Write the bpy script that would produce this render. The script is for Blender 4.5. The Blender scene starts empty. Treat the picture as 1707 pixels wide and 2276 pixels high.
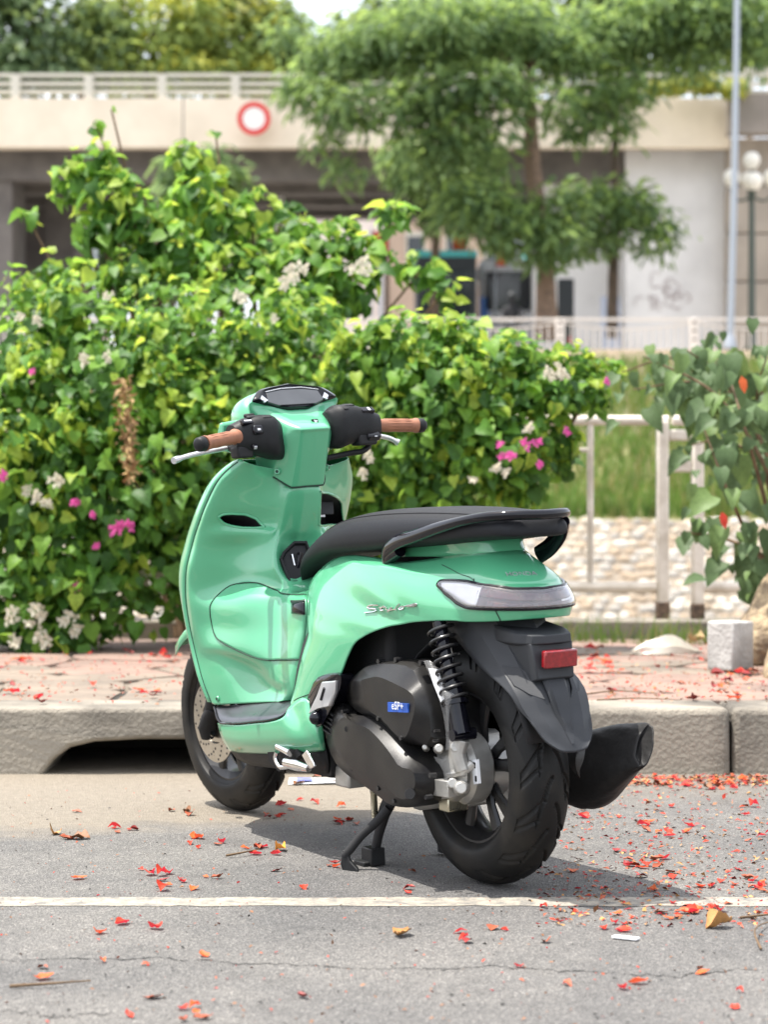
import bpy, bmesh, math, random
import numpy as np
from mathutils import Vector, Matrix, noise as mnoise
SC = bpy.context.scene
COL = SC.collection
# ---------------------------------------------------------------- camera, light, exposure
cam_d = bpy.data.cameras.new("camera"); CAM = bpy.data.objects.new("camera", cam_d); COL.objects.link(CAM)
CAM.location = (0, 0, 0.78); CAM.rotation_euler = (math.radians(90), 0, 0)
cam_d.sensor_fit = 'VERTICAL'; cam_d.sensor_height = 36.0
cam_d.lens = 36.0 * 4528.0 / 2276.0
cam_d.shift_y = 23.0 / 2276.0
cam_d.clip_start = 0.05; cam_d.clip_end = 1500
cam_d.dof.use_dof = True; cam_d.dof.focus_distance = 4.65; cam_d.dof.aperture_fstop = 4.2
SC.camera = CAM
SUN_TO = Vector((-0.30, 0.0, 0.955)).normalized()
SUN_EL = math.asin(SUN_TO.z); SUN_AZ = math.atan2(SUN_TO.x, SUN_TO.y)
world = bpy.data.worlds.new("World"); SC.world = world; world.use_nodes = True
wn = world.node_tree.nodes; wl = world.node_tree.links; wn.clear()
sky = wn.new('ShaderNodeTexSky'); sky.sky_type = 'NISHITA'; sky.sun_disc = False
sky.sun_elevation = SUN_EL; sky.sun_rotation = SUN_AZ
sky.air_density = 1.0; sky.dust_density = 4.0; sky.ozone_density = 1.0
bg = wn.new('ShaderNodeBackground'); bg.inputs['Strength'].default_value = 0.15
wo = wn.new('ShaderNodeOutputWorld'); 
# thin bright cloud over the whole sky
wtc = wn.new('ShaderNodeTexCoord'); wnz = wn.new('ShaderNodeTexNoise'); wnz.inputs['Scale'].default_value = 2.2; wnz.inputs['Detail'].default_value = 6
wl.new(wtc.outputs['Generated'], wnz.inputs['Vector']); wmr = wn.new('ShaderNodeMapRange'); wmr.inputs['From Min'].default_value = .35; wmr.inputs['From Max'].default_value = .65; wmr.inputs['To Min'].default_value = .45; wmr.inputs['To Max'].default_value = .85
wl.new(wnz.outputs['Fac'], wmr.inputs['Value']); wmx = wn.new('ShaderNodeMix'); wmx.data_type = 'RGBA'; wl.new(wmr.outputs['Result'], wmx.inputs[0]); wl.new(sky.outputs[0], wmx.inputs[6]); wmx.inputs[7].default_value = (5.2, 5.3, 5.5, 1)
wl.new(wmx.outputs[2], bg.inputs[0]); wl.new(bg.outputs[0], wo.inputs[0])
sun_d = bpy.data.lights.new("sun", 'SUN'); sun_d.energy = 3.3; sun_d.angle = math.radians(0.5); sun_d.color = (1.0, 0.955, 0.88)
SUN = bpy.data.objects.new("sun", sun_d); COL.objects.link(SUN)
SUN.rotation_euler = SUN_TO.to_track_quat('Z', 'Y').to_euler()
SC.view_settings.view_transform = 'Standard'; SC.view_settings.look = 'None'
SC.view_settings.exposure = 1.45; SC.view_settings.gamma = 1.0; SC.view_settings.use_curve_mapping = False
SC.render.engine = 'CYCLES'
SC.cycles.use_denoising = True
SC.cycles.max_bounces = 8; SC.cycles.transparent_max_bounces = 12
SC.cycles.sample_clamp_indirect = 8.0

# ---------------------------------------------------------------- materials
def mat(name, col, rough=0.5, metal=0.0, coat=0.0, coat_rough=0.05, spec=0.5, var=0.12, scale=30.0, bump=0.0, bscale=None,
        col2=None, trans=0.0, transl=0.0, sheen=0.0, ior=1.45, alpha=1.0, detail=4.0, rvar=0.08, contrast=None):
    m = bpy.data.materials.new(name); m.use_nodes = True
    nt = m.node_tree; N = nt.nodes; Lk = nt.links; N.clear()
    out = N.new('ShaderNodeOutputMaterial'); b = N.new('ShaderNodeBsdfPrincipled')
    tc = N.new('ShaderNodeTexCoord'); nz = N.new('ShaderNodeTexNoise')
    nz.inputs['Scale'].default_value = scale; nz.inputs['Detail'].default_value = detail
    Lk.new(tc.outputs['Object'], nz.inputs['Vector'])
    rp = N.new('ShaderNodeValToRGB')
    c = np.array(col, float)
    c2 = np.array(col2, float) if col2 is not None else c * (1 + var)
    c1 = c if col2 is not None else c * (1 - var)
    lo, hi = contrast if contrast else (0.3, 0.7)
    rp.color_ramp.elements[0].position = lo; rp.color_ramp.elements[1].position = hi
    rp.color_ramp.elements[0].color = (*np.clip(c1, 0, 1), 1); rp.color_ramp.elements[1].color = (*np.clip(c2, 0, 1), 1)
    Lk.new(nz.outputs['Fac'], rp.inputs['Fac']); Lk.new(rp.outputs['Color'], b.inputs['Base Color'])
    b.inputs['Metallic'].default_value = metal
    if rvar > 0:
        mr = N.new('ShaderNodeMapRange'); mr.inputs['To Min'].default_value = max(0.0, rough - rvar); mr.inputs['To Max'].default_value = min(1.0, rough + rvar)
        Lk.new(nz.outputs['Fac'], mr.inputs['Value']); Lk.new(mr.outputs['Result'], b.inputs['Roughness'])
    else:
        b.inputs['Roughness'].default_value = rough
    b.inputs['Specular IOR Level'].default_value = spec
    b.inputs['IOR'].default_value = ior
    b.inputs['Coat Weight'].default_value = coat; b.inputs['Coat Roughness'].default_value = coat_rough
    b.inputs['Transmission Weight'].default_value = trans
    b.inputs['Alpha'].default_value = alpha
    if sheen: b.inputs['Sheen Weight'].default_value = sheen
    if bump > 0:
        bz = N.new('ShaderNodeTexNoise'); bz.inputs['Scale'].default_value = bscale or scale * 3; bz.inputs['Detail'].default_value = 3
        Lk.new(tc.outputs['Object'], bz.inputs['Vector'])
        bp = N.new('ShaderNodeBump'); bp.inputs['Strength'].default_value = 1.0; bp.inputs['Distance'].default_value = bump
        Lk.new(bz.outputs['Fac'], bp.inputs['Height']); Lk.new(bp.outputs['Normal'], b.inputs['Normal'])
    if transl > 0:
        tr = N.new('ShaderNodeBsdfTranslucent'); mx = N.new('ShaderNodeMixShader'); mx.inputs[0].default_value = transl
        hs = N.new('ShaderNodeHueSaturation'); hs.inputs['Value'].default_value = 1.6; hs.inputs['Hue'].default_value = 0.48
        Lk.new(rp.outputs['Color'], hs.inputs['Color']); Lk.new(hs.outputs['Color'], tr.inputs['Color'])
        Lk.new(b.outputs[0], mx.inputs[1]); Lk.new(tr.outputs[0], mx.inputs[2]); Lk.new(mx.outputs[0], out.inputs[0])
    else:
        Lk.new(b.outputs[0], out.inputs[0])
    m['bsdf'] = b.name
    return m

# ---------------------------------------------------------------- object helpers
def tag(o, label=None, cat=None, group=None, kind=None):
    if label: o['label'] = label
    if cat: o['category'] = cat
    if group: o['group'] = group
    if kind: o['kind'] = kind
    return o

def empty(name, loc=(0, 0, 0), label=None, cat=None, group=None, rotz=0.0):
    o = bpy.data.objects.new(name, None); COL.objects.link(o)
    o.empty_display_size = 0.1; o.location = loc; o.rotation_euler = (0, 0, rotz)
    return tag(o, label, cat, group)

def link_mesh(name, me, parent=None):
    o = bpy.data.objects.new(name, me); COL.objects.link(o)
    if parent is not None: o.parent = parent
    return o

def mesh(name, verts, faces, material, parent=None, smooth=True, sharp=40.0, bevel=0.0, solid=0.0, mats=None, fmat=None, recalc=True, segs=2):
    me = bpy.data.meshes.new(name)
    me.from_pydata([tuple(map(float, v)) for v in verts], [], [tuple(map(int, f)) for f in faces])
    for mm in (mats or [material]): me.materials.append(mm)
    if fmat is not None: me.polygons.foreach_set('material_index', np.array(fmat, np.int32))
    if recalc:
        bm = bmesh.new(); bm.from_mesh(me); bmesh.ops.recalc_face_normals(bm, faces=bm.faces); bm.to_mesh(me); bm.free()
    if smooth:
        me.polygons.foreach_set('use_smooth', np.ones(len(me.polygons), bool))
        me.set_sharp_from_angle(angle=math.radians(sharp))
    me.update()
    o = link_mesh(name, me, parent)
    if solid:
        md = o.modifiers.new('thickness', 'SOLIDIFY'); md.thickness = solid; md.offset = -1
    if bevel:
        md = o.modifiers.new('bevel', 'BEVEL'); md.width = bevel; md.segments = segs; md.limit_method = 'ANGLE'; md.angle_limit = math.radians(35)
        md.harden_normals = False
    return o

class MB:
    """collects shapes into one mesh"""
    def __init__(s): s.v = []; s.f = []; s.m = []; s.k = 0
    def add(s, v, f):
        o = len(s.v); s.v += [tuple(map(float, p)) for p in v]; s.f += [tuple(i + o for i in q) for q in f]; s.m += [s.k] * len(f)
        return s
    def box(s, c, d, R=None):
        x, y, z = [q / 2 for q in d]
        P = [(-x, -y, -z), (x, -y, -z), (x, y, -z), (-x, y, -z), (-x, -y, z), (x, -y, z), (x, y, z), (-x, y, z)]
        if R is not None: P = [tuple(R @ Vector(p)) for p in P]
        return s.add([(p[0] + c[0], p[1] + c[1], p[2] + c[2]) for p in P], [(0, 3, 2, 1), (4, 5, 6, 7), (0, 1, 5, 4), (1, 2, 6, 5), (2, 3, 7, 6), (3, 0, 4, 7)])
    def tube(s, path, rad, n=12, caps=True, sec=None, up=(0, 0, 1)):
        P = [np.array(p, float) for p in path]
        if np.isscalar(rad): rad = [rad] * len(P)
        up = np.array(up, float); V = []; F = []
        N = None
        for i, p in enumerate(P):
            t = P[min(i + 1, len(P) - 1)] - P[max(i - 1, 0)]
            t = t / (np.linalg.norm(t) + 1e-12)
            if N is None:
                u = up if abs(t @ up) < 0.95 else np.array([1., 0, 0])
                N = u - (u @ t) * t
            else: N = N - (N @ t) * t
            N = N / (np.linalg.norm(N) + 1e-12); B = np.cross(t, N)
            r = rad[i]; ru, rb = (r if not np.isscalar(r) else (r, r))
            for k in range(n):
                a = 2 * math.pi * k / n
                V.append(p + N * math.cos(a) * ru + B * math.sin(a) * rb)
        for i in range(len(P) - 1):
            for k in range(n):
                F.append((i * n + k, i * n + (k + 1) % n, (i + 1) * n + (k + 1) % n, (i + 1) * n + k))
        if caps:
            F.append(tuple(range(n - 1, -1, -1))); F.append(tuple((len(P) - 1) * n + k for k in range(n)))
        return s.add(V, F)
    def lathe(s, prof, axis_o=(0, 0, 0), axis='y', n=48, close=False):
        """prof: list of (radius, axial)"""
        V = []; F = []; m = len(prof)
        for k in range(n):
            a = 2 * math.pi * k / n; c, d = math.cos(a), math.sin(a)
            for r, h in prof:
                if axis == 'y': V.append((axis_o[0] + r * c, axis_o[1] + h, axis_o[2] + r * d))
                elif axis == 'z': V.append((axis_o[0] + r * c, axis_o[1] + r * d, axis_o[2] + h))
                else: V.append((axis_o[0] + h, axis_o[1] + r * c, axis_o[2] + r * d))
        for k in range(n):
            k2 = (k + 1) % n
            for i in range(m if close else m - 1):
                j = (i + 1) % m
                F.append((k * m + i, k * m + j, k2 * m + j, k2 * m + i))
        return s.add(V, F)
    def loft(s, rings, cap0=True, cap1=True, closed=True):
        n = len(rings[0]); V = [p for r in rings for p in r]; F = []
        for i in range(len(rings) - 1):
            for k in range(n if closed else n - 1):
                k2 = (k + 1) % n
                F.append((i * n + k, i * n + k2, (i + 1) * n + k2, (i + 1) * n + k))
        if cap0: F.append(tuple(range(n - 1, -1, -1)))
        if cap1: F.append(tuple((len(rings) - 1) * n + k for k in range(n)))
        return s.add(V, F)
    def xf(s, fn): s.v = [tuple(fn(p)) for p in s.v]; return s
    def mirror_y(s):
        n = len(s.v); nf = len(s.f)
        s.v += [(p[0], -p[1], p[2]) for p in s.v[:n]]; s.f += [tuple(i + n for i in reversed(q)) for q in s.f[:nf]]; s.m += s.m[:nf]; return s
    def build(s, name, material, parent=None, **k):
        if isinstance(material, (list, tuple)): return mesh(name, s.v, s.f, None, parent, mats=list(material), fmat=s.m, **k)
        return mesh(name, s.v, s.f, material, parent, **k)

def chaikin(P, it=2, closed=True):
    P = [np.array(p, float) for p in P]
    for _ in range(it):
        Q = []
        n = len(P)
        rng = range(n) if closed else range(n - 1)
        if not closed: Q.append(P[0])
        for i in rng:
            a, b = P[i], P[(i + 1) % n]; Q += [a * .75 + b * .25, a * .25 + b * .75]
        if not closed: Q.append(P[-1])
        P = Q
    return P
def smooth_path(P, n=24):
    P = np.array(P, float); g = Surf(np.stack([P, P], 1))
    u = np.linspace(0, len(P) - 1, n); return g.ev(u, np.zeros(n))

# ---------------------------------------------------------------- smooth surfaces through a grid of control points (scooter frame: x forward, y left, z up, metres)
class Surf:
    def __init__(s, grid, lin=False):
        s.lin = lin
        s.g = np.array(grid, float); R, C = s.g.shape[:2]
        du = np.linalg.norm(np.diff(s.g, axis=0), axis=2).mean(1) ** 0.6 + 1e-5
        dv = np.linalg.norm(np.diff(s.g, axis=1), axis=2).mean(0) ** 0.6 + 1e-5
        s.ku = np.concatenate([[0], np.cumsum(du)]); s.kv = np.concatenate([[0], np.cumsum(dv)])
        s.R, s.C = R, C
    @staticmethod
    def w(k, t):
        """weights matrix (len(t), n) of the non-uniform Catmull-Rom curve, t in index units"""
        n = len(k); t = np.asarray(t, float); tt = np.interp(t, np.arange(n), k)
        i = np.clip(np.searchsorted(k, tt, side='right') - 1, 0, n - 2)
        W = np.zeros((len(tt), n)); h = k[i + 1] - k[i]; x = (tt - k[i]) / h
        h00 = 2 * x**3 - 3 * x**2 + 1; h10 = x**3 - 2 * x**2 + x; h01 = -2 * x**3 + 3 * x**2; h11 = x**3 - x**2
        r = np.arange(len(tt))
        np.add.at(W, (r, i), h00); np.add.at(W, (r, i + 1), h01)
        D = np.zeros((n, n))
        for j in range(n):
            if j == 0:
                q = k[1] - k[0]; D[0, 0] -= 1 / q; D[0, 1] += 1 / q
            elif j == n - 1:
                q = k[-1] - k[-2]; D[j, j - 1] -= 1 / q; D[j, j] += 1 / q
            else:
                a, b = k[j] - k[j - 1], k[j + 1] - k[j]
                D[j, j + 1] += a / b / (a + b); D[j, j] += -a / b / (a + b) + b / a / (a + b); D[j, j - 1] += -b / a / (a + b)
        W += (h10 * h)[:, None] * D[i] + (h11 * h)[:, None] * D[i + 1]
        return W
    def wv(s, v):
        if not s.lin: return s.w(s.kv, v)
        C_ = s.w(s.kv, v)
        v = np.asarray(v, float); i = np.clip(np.floor(v).astype(int), 0, s.C - 2); W = np.zeros((len(v), s.C)); r = np.arange(len(v))
        W[r, i] = 1 - (v - i); W[r, i + 1] = v - i
        return W * s.lin + C_ * (1 - s.lin)
    def ev(s, u, v):
        A = s.w(s.ku, np.clip(u, 0, s.R - 1)); B = s.wv(np.clip(v, 0, s.C - 1))
        return np.einsum('ki,kj,ijc->kc', A, B, s.g)
    def nrm(s, u, v, e=0.02):
        u = np.asarray(u, float); v = np.asarray(v, float)
        a = s.ev(np.minimum(u + e, s.R - 1), v) - s.ev(np.maximum(u - e, 0), v); b = s.ev(u, np.minimum(v + e, s.C - 1)) - s.ev(u, np.maximum(v - e, 0))
        n = np.cross(a, b); return n / (np.linalg.norm(n, axis=1, keepdims=True) + 1e-12)
    def grid(s, us, vs):
        return np.einsum('ui,vj,ijc->uvc', s.w(s.ku, us), s.wv(vs), s.g)
    def mesh_grid(s, sub_u, sub_v, u0=0, u1=None, v0=0, v1=None):
        u1 = s.R - 1 if u1 is None else u1; v1 = s.C - 1 if v1 is None else v1
        us = np.linspace(u0, u1, int((u1 - u0) * sub_u) + 1); vs = np.linspace(v0, v1, int((v1 - v0) * sub_v) + 1)
        G = s.grid(us, vs); nu, nv = len(us), len(vs)
        V = G.reshape(-1, 3); F = [(i * nv + j, i * nv + j + 1, (i + 1) * nv + j + 1, (i + 1) * nv + j) for i in range(nu - 1) for j in range(nv - 1)]
        return V, F, us, vs

def vlerp(a, b, f): return np.array(a) * (1 - f) + np.array(b) * f

def body_station(r0, r5, bulge, sh=None):
    r0 = np.array(r0); r5 = np.array(r5); fr = [0, .2, .3, .46, .68, .87, 1.0]
    if sh is None:
        return [vlerp(r0, r5, t) + np.array([0, bulge * math.sin(math.pi * min(1, t ** .8)) , 0]) for t in fr]
    sh = np.array(sh); s2 = sh + np.array([-.004, .003, -.007])
    return [r0, sh, s2] + [vlerp(s2, r5, t) + np.array([0, bulge * math.sin(math.pi * t), 0]) for t in (.27, .62, .85)] + [r5]

def tail_station(a):
    rows = [(-.03, .10, .062, .716, .722), (-.10, .117, .094, .676, .662), (-.10, .123, .098, .668, .655), (-.10, .134, .101, .655, .646),
            (-.11, .138, .115, .612, .611), (-.11, .138, .116, .596, .598), (-.11, .131, .112, .578, .584)]
    t = math.radians(a); c, s = math.cos(t), math.sin(t); p = .82
    return [np.array((xc - ax * s ** p, w * c ** p, zl + (zr - zl) * s)) for xc, ax, w, zl, zr in rows]

BODY_L = [
 body_station((0.604,0.172,0.354), (0.513,0.168,0.333), .010),
 body_station((0.598,0.16,0.393), (0.413,0.168,0.382), .014),
 body_station((0.583,0.145,0.47), (0.346,0.166,0.448), .018),
 body_station((0.568,0.135,0.521), (0.317,0.164,0.486), .020),
 body_station((0.585,0.127,0.543), (0.287,0.162,0.516), .022),
 body_station((0.604,0.117,0.573), (0.244,0.158,0.535), .024),
 body_station((0.619,0.106,0.611), (0.191,0.155,0.55), .026),
 body_station((0.613,0.098,0.643), (0.151,0.15,0.559), .026),
 body_station((0.565,0.094,0.675), (0.107,0.146,0.565), .024),
 body_station((0.492,0.093,0.701), (0.065,0.141,0.571), .016, (0.369,0.122,0.692)),
 body_station((0.408,0.098,0.709), (0.02,0.136,0.575), .012, (0.278,0.128,0.691)),
 body_station((0.29,0.102,0.707), (-0.03,0.13,0.578), .010, (0.163,0.129,0.686)),
 body_station((0.168,0.098,0.698), (-0.082,0.122,0.58), .008, (0.043,0.118,0.676)),
] + [tail_station(a) for a in (2, 22, 42, 60, 76, 90)]
NB = len(BODY_L)
BODY = Surf(BODY_L + [[np.array((p[0], -p[1], p[2])) for p in st] for st in BODY_L[-2::-1]])

ROWI = [0]
def sh_row(e0, e1, e2, e3, e4, cen=None):
    e4 = np.array(e4); i = ROWI[0]; ROWI[0] += 1; k = 1.0 if i < 7 else (.75 if i == 7 else (.4 if i == 8 else (.15 if i == 9 else 0))); ray = np.array((.871, -.491, 0))
    e3 = np.array(e3) + ray * .024 * k; e2 = np.array(e2) - ray * .049 * k
    e4 = e4 + ray * ((.036, .032, .008)[i] if i < 3 else 0)
    if cen is None: cen = [(e4[0] - .006, .022, e4[2]), (e4[0] - .008, 0, e4[2])]
    e3 = np.array(e3); e2 = np.array(e2)
    return [np.array(p) for p in (e0, e1, e2, e3, e4 * .84 + e3 * .16, e4 * .9 + np.array(cen[0]) * .1, *cen)]
SHIELD_L = [
 sh_row((0.865,0.15,0.945), (0.863,0.142,0.938), (0.855,0.115,0.928), (0.839,0.075,0.918), (0.803,0.05,0.91)),
 sh_row((0.896,0.17,0.924), (0.886,0.162,0.917), (0.877,0.122,0.914), (0.835,0.075,0.907), (0.807,0.05,0.897)),
 sh_row((0.929,0.188,0.893), (0.918,0.178,0.89), (0.895,0.127,0.877), (0.84,0.072,0.868), (0.814,0.05,0.867)),
 sh_row((0.976,0.2,0.837), (0.964,0.19,0.839), (0.929,0.132,0.828), (0.857,0.07,0.829), (0.83,0.052,0.832)),
 sh_row((1.024,0.204,0.78), (1.01,0.194,0.783), (0.935,0.136,0.784), (0.859,0.076,0.777), (0.852,0.054,0.78)),
 sh_row((1.042,0.205,0.758), (1.025,0.196,0.761), (0.919,0.147,0.76), (0.853,0.084,0.76), (0.862,0.056,0.759)),
 sh_row((1.062,0.206,0.729), (1.047,0.196,0.729), (0.936,0.144,0.725), (0.876,0.092,0.723), (0.879,0.057,0.728)),
 sh_row((1.092,0.208,0.677), (1.081,0.197,0.677), (0.947,0.152,0.673), (0.887,0.101,0.673), (0.871,0.065,0.676)),
 sh_row((1.106,0.208,0.626), (1.092,0.198,0.625), (0.956,0.162,0.627), (0.86,0.118,0.634), (0.792,0.085,0.623), [(0.747,0.055,0.619), (.72, 0, .64)]),
 sh_row((1.107,0.208,0.581), (1.093,0.198,0.581), (0.99,0.182,0.583), (0.869,0.152,0.59), (0.742,0.128,0.593), [(0.618,0.108,0.6), (.62, 0, .61)]),
 sh_row((1.094,0.208,0.523), (1.076,0.199,0.523), (0.987,0.186,0.522), (0.864,0.157,0.521), (0.734,0.135,0.521), [(0.607,0.118,0.526), (.60, 0, .53)]),
 sh_row((1.076,0.207,0.47), (1.056,0.198,0.47), (0.998,0.183,0.472), (0.872,0.156,0.46), (0.745,0.137,0.453), [(0.617,0.125,0.458), (.60, 0, .46)]),
 sh_row((1.061,0.206,0.433), (1.039,0.197,0.436), (0.98,0.178,0.444), (0.834,0.152,0.425), (0.739,0.14,0.402), [(0.633,0.132,0.409), (.60, 0, .42)]),
 sh_row((1.035,0.205,0.383), (1.019,0.196,0.386), (0.983,0.16,0.387), (0.872,0.128,0.39), (0.731,0.137,0.373), [(0.644,0.137,0.379), (.60, 0, .38)]),
 sh_row((0.993,0.204,0.329), (0.987,0.196,0.325), (0.931,0.172,0.331), (0.836,0.15,0.34), (0.74,0.142,0.349), [(0.665,0.14,0.357), (.60, 0, .35)]),
]
NS = len(SHIELD_L)
RAY = np.array((.871, -.491, 0))
def relax(rows, cols, rws, lam, wu=1.0, wv=.6):
    """slide control points along the line of depth so that the panel is taut (least second differences)"""
    G = np.array(rows, float); R_, C_ = G.shape[:2]; ids = {(i, j): k for k, (i, j) in enumerate((i, j) for i in rws for j in cols)}
    A = []; b = []
    def add(seq, w, knots):
        (a, c, d), (h1, h2) = seq, knots
        co = [(a, h2 / (h1 + h2)), (c, -1.0), (d, h1 / (h1 + h2))]
        row = np.zeros(len(ids)); rhs = 0.0; ok = False
        for p, k in co:
            rhs -= k * G[p][0]
            if p in ids: row[ids[p]] += k * RAY[0]; ok = True
        if ok: A.append(row * w); b.append(rhs * w)
    for j in range(C_):
        for i in range(1, R_ - 1):
            h1 = np.linalg.norm(G[i, j][1:] - G[i - 1, j][1:]) + .004; h2 = np.linalg.norm(G[i + 1, j][1:] - G[i, j][1:]) + .004
            add(((i - 1, j), (i, j), (i + 1, j)), wu, (h1, h2))
    for i in range(R_):
        for j in range(1, C_ - 1):
            h1 = np.linalg.norm(G[i, j][1:] - G[i, j - 1][1:]) + .004; h2 = np.linalg.norm(G[i, j + 1][1:] - G[i, j][1:]) + .004
            add(((i, j - 1), (i, j), (i, j + 1)), wv, (h1, h2))
    for k in range(len(ids)):
        row = np.zeros(len(ids)); row[k] = lam; A.append(row); b.append(0.0)
    t = np.linalg.lstsq(np.array(A), np.array(b), rcond=None)[0]
    for (i, j), k in ids.items(): G[i, j] += RAY * t[k]
    return [list(r) for r in G]
SHIELD_L = relax(SHIELD_L, (0, 1, 2, 3), list(range(0, 15)), .14, 1.0, .25)
SHIELD_L = relax(SHIELD_L, (4, 5), list(range(3, 15)), .2, 1.0, .0)
for i, j, d in ((5, 2, -.013), (5, 3, -.012), (4, 2, .004), (4, 3, .003), (6, 2, .002), (13, 3, .004)): SHIELD_L[i][j] = SHIELD_L[i][j] + RAY * d
SHIELD = Surf([r + [np.array((p[0], -p[1], p[2])) for p in r[-2::-1]] for r in SHIELD_L])

STRIP = Surf([
 [(1.007,0.185,0.318), (0.98,0.194,0.307), (0.949,0.203,0.293), (0.925,0.206,0.285)],
 [(0.957,0.17,0.324), (0.921,0.185,0.311), (0.868,0.203,0.299), (0.848,0.208,0.291)],
 [(0.859,0.158,0.334), (0.814,0.178,0.323), (0.748,0.203,0.314), (0.733,0.208,0.305)],
 [(0.757,0.15,0.345), (0.702,0.175,0.336), (0.648,0.2,0.326), (0.632,0.206,0.319)],
 [(0.687,0.147,0.353), (0.641,0.17,0.345), (0.594,0.195,0.338), (0.585,0.201,0.331)],
 [(0.649,0.146,0.357), (0.625,0.16,0.353), (0.588,0.182,0.348), (0.579,0.19,0.34)],
])
SKIRT = Surf([
 [(0.945,0.207,0.284), (0.935,0.207,0.264), (0.925,0.203,0.242), (0.938,0.18,0.212)],
 [(0.844,0.21,0.288), (0.841,0.21,0.268), (0.837,0.206,0.244), (0.874,0.18,0.213)],
 [(0.73,0.21,0.302), (0.727,0.21,0.278), (0.725,0.205,0.253), (0.765,0.18,0.222)],
 [(0.623,0.208,0.317), (0.616,0.208,0.292), (0.615,0.203,0.265), (0.644,0.178,0.233)],
 [(0.572,0.203,0.333), (0.548,0.205,0.302), (0.533,0.2,0.274), (0.556,0.176,0.243)],
 [(0.577,0.186,0.353), (0.511,0.196,0.317), (0.479,0.193,0.285), (0.492,0.172,0.252)],
 [(0.489,0.186,0.378), (0.451,0.19,0.325), (0.44,0.184,0.29), (0.452,0.165,0.259)],
 [(0.451,0.176,0.34), (0.439,0.172,0.317), (0.444,0.166,0.286), (0.458,0.155,0.261)],
])
FENDER_L = [
 [(0.027,0.086,0.572), (-0.069,0.078,0.589), (-0.141,0.062,0.591), (-0.189,0,0.588)],
 [(-0.003,0.086,0.552), (-0.093,0.077,0.566), (-0.156,0.06,0.568), (-0.206,0,0.566)],
 [(-0.112,0.085,0.484), (-0.177,0.078,0.492), (-0.223,0.058,0.491), (-0.247,0,0.488)],
 [(-0.233,0.091,0.436), (-0.25,0.085,0.436), (-0.268,0.055,0.433), (-0.28,0,0.431)],
 [(-0.262,0.084,0.402), (-0.275,0.079,0.399), (-0.288,0.05,0.396), (-0.293,0,0.391)],
 [(-0.294,0.07,0.373), (-0.294,0.065,0.37), (-0.306,0.042,0.368), (-0.309,0,0.367)],
 [(-0.313,0.057,0.344), (-0.313,0.052,0.342), (-0.318,0.032,0.338), (-0.325,0,0.337)],
 [(-0.329,0.034,0.324), (-0.33,0.03,0.322), (-0.33,0.018,0.318), (-0.332,0,0.316)],
]
FENDER = Surf([[np.array(p) for p in r] + [np.array((p[0], -p[1], p[2])) for p in r[-2::-1]] for r in FENDER_L], lin=1.0)

# ---------------------------------------------------------------- scooter materials
PAINT = mat('green_paint', (0.080, 0.36, 0.19), 0.32, coat=1.0, coat_rough=0.03, var=0.02, scale=6, spec=0.5, rvar=0.03)
GAP = mat('panel_gap_dark', (0.012, 0.03, 0.02), 0.7, rvar=0)
BLACKP = mat('textured_black_plastic', (0.011, 0.0115, 0.0125), 0.5, var=0.2, scale=60, bump=0.0004, bscale=900, spec=.28)
GREYP = mat('dark_grey_plastic', (0.030, 0.032, 0.036), 0.5, var=0.1, scale=25, bump=0.0003, bscale=900, spec=.3)
ENGB = mat('dusty_black_cover', (0.007, 0.007, 0.008), 0.36, var=0.2, scale=14, col2=(0.022, 0.0205, 0.018), bump=0.0002, bscale=700, contrast=(0.35, 0.8), spec=.4)
GLOSSB = mat('gloss_black', (0.004, 0.004, 0.007), 0.07, spec=.45, var=0.05, rvar=0.02)
VOIDB = mat('inner_black', (0.010, 0.010, 0.011), 0.7, rvar=0)
SEATM = mat('seat_vinyl', (0.011, 0.0115, 0.0135), 0.6, var=0.1, scale=40, bump=0.0006, bscale=420, spec=.25)
SEATS = mat('seat_side_vinyl', (0.012, 0.013, 0.016), 0.55, var=0.1, scale=40, bump=0.0005, bscale=500, spec=.25)
RUBBER = mat('tyre_rubber', (0.007, 0.007, 0.007), 0.55, var=0.2, scale=10, col2=(0.032, 0.027, 0.021), spec=.3, contrast=(0.45, 0.85), bump=0.0003, bscale=300)
RIMM = mat('rim_black', (0.010, 0.010, 0.011), 0.42, coat=0.15)
RIME = mat('rim_edge_metal', (0.30, 0.31, 0.33), 0.25, metal=1.0)
ALU = mat('cast_aluminium', (0.42, 0.41, 0.385), 0.38, metal=0.55, var=0.2, scale=18, bump=0.0005, bscale=250)
STEEL = mat('disc_steel', (0.52, 0.49, 0.44), 0.3, metal=1.0, var=0.08, scale=50)
CHROME = mat('chrome', (0.75, 0.75, 0.76), 0.08, metal=1.0, rvar=0.03)
SILVER = mat('silver_paint', (0.62, 0.63, 0.65), 0.34, metal=0.7, var=0.05)
BROWN = mat('brown_grip_rubber', (0.27, 0.115, 0.065), 0.6, var=0.12, scale=60, bump=0.0004, bscale=400)
MATM = mat('floor_metal_strip', (0.10, 0.10, 0.11), 0.3, metal=0.75, var=0.12, scale=20)
REDL = mat('red_reflector', (0.22, 0.004, 0.008), 0.15, coat=1.0, var=0.25, scale=150)
LENS = mat('clear_lens', (0.92, 0.90, 0.90), 0.02, coat=1.0, coat_rough=0.02, var=0.0, trans=1.0, rvar=0.0)
LAMPR = mat('lamp_red_inner', (0.055, 0.004, 0.008), 0.2, coat=0.6, var=0.25, scale=60)
LAMPS = mat('lamp_reflector', (0.055, 0.032, 0.036), 0.2, metal=0.2, var=0.2, scale=35)
STICK = mat('blue_sticker', (0.02, 0.09, 0.42), 0.35, var=0.15, scale=90)
WHITEP = mat('white_print', (0.75, 0.76, 0.78), 0.5, var=0.04)
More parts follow.
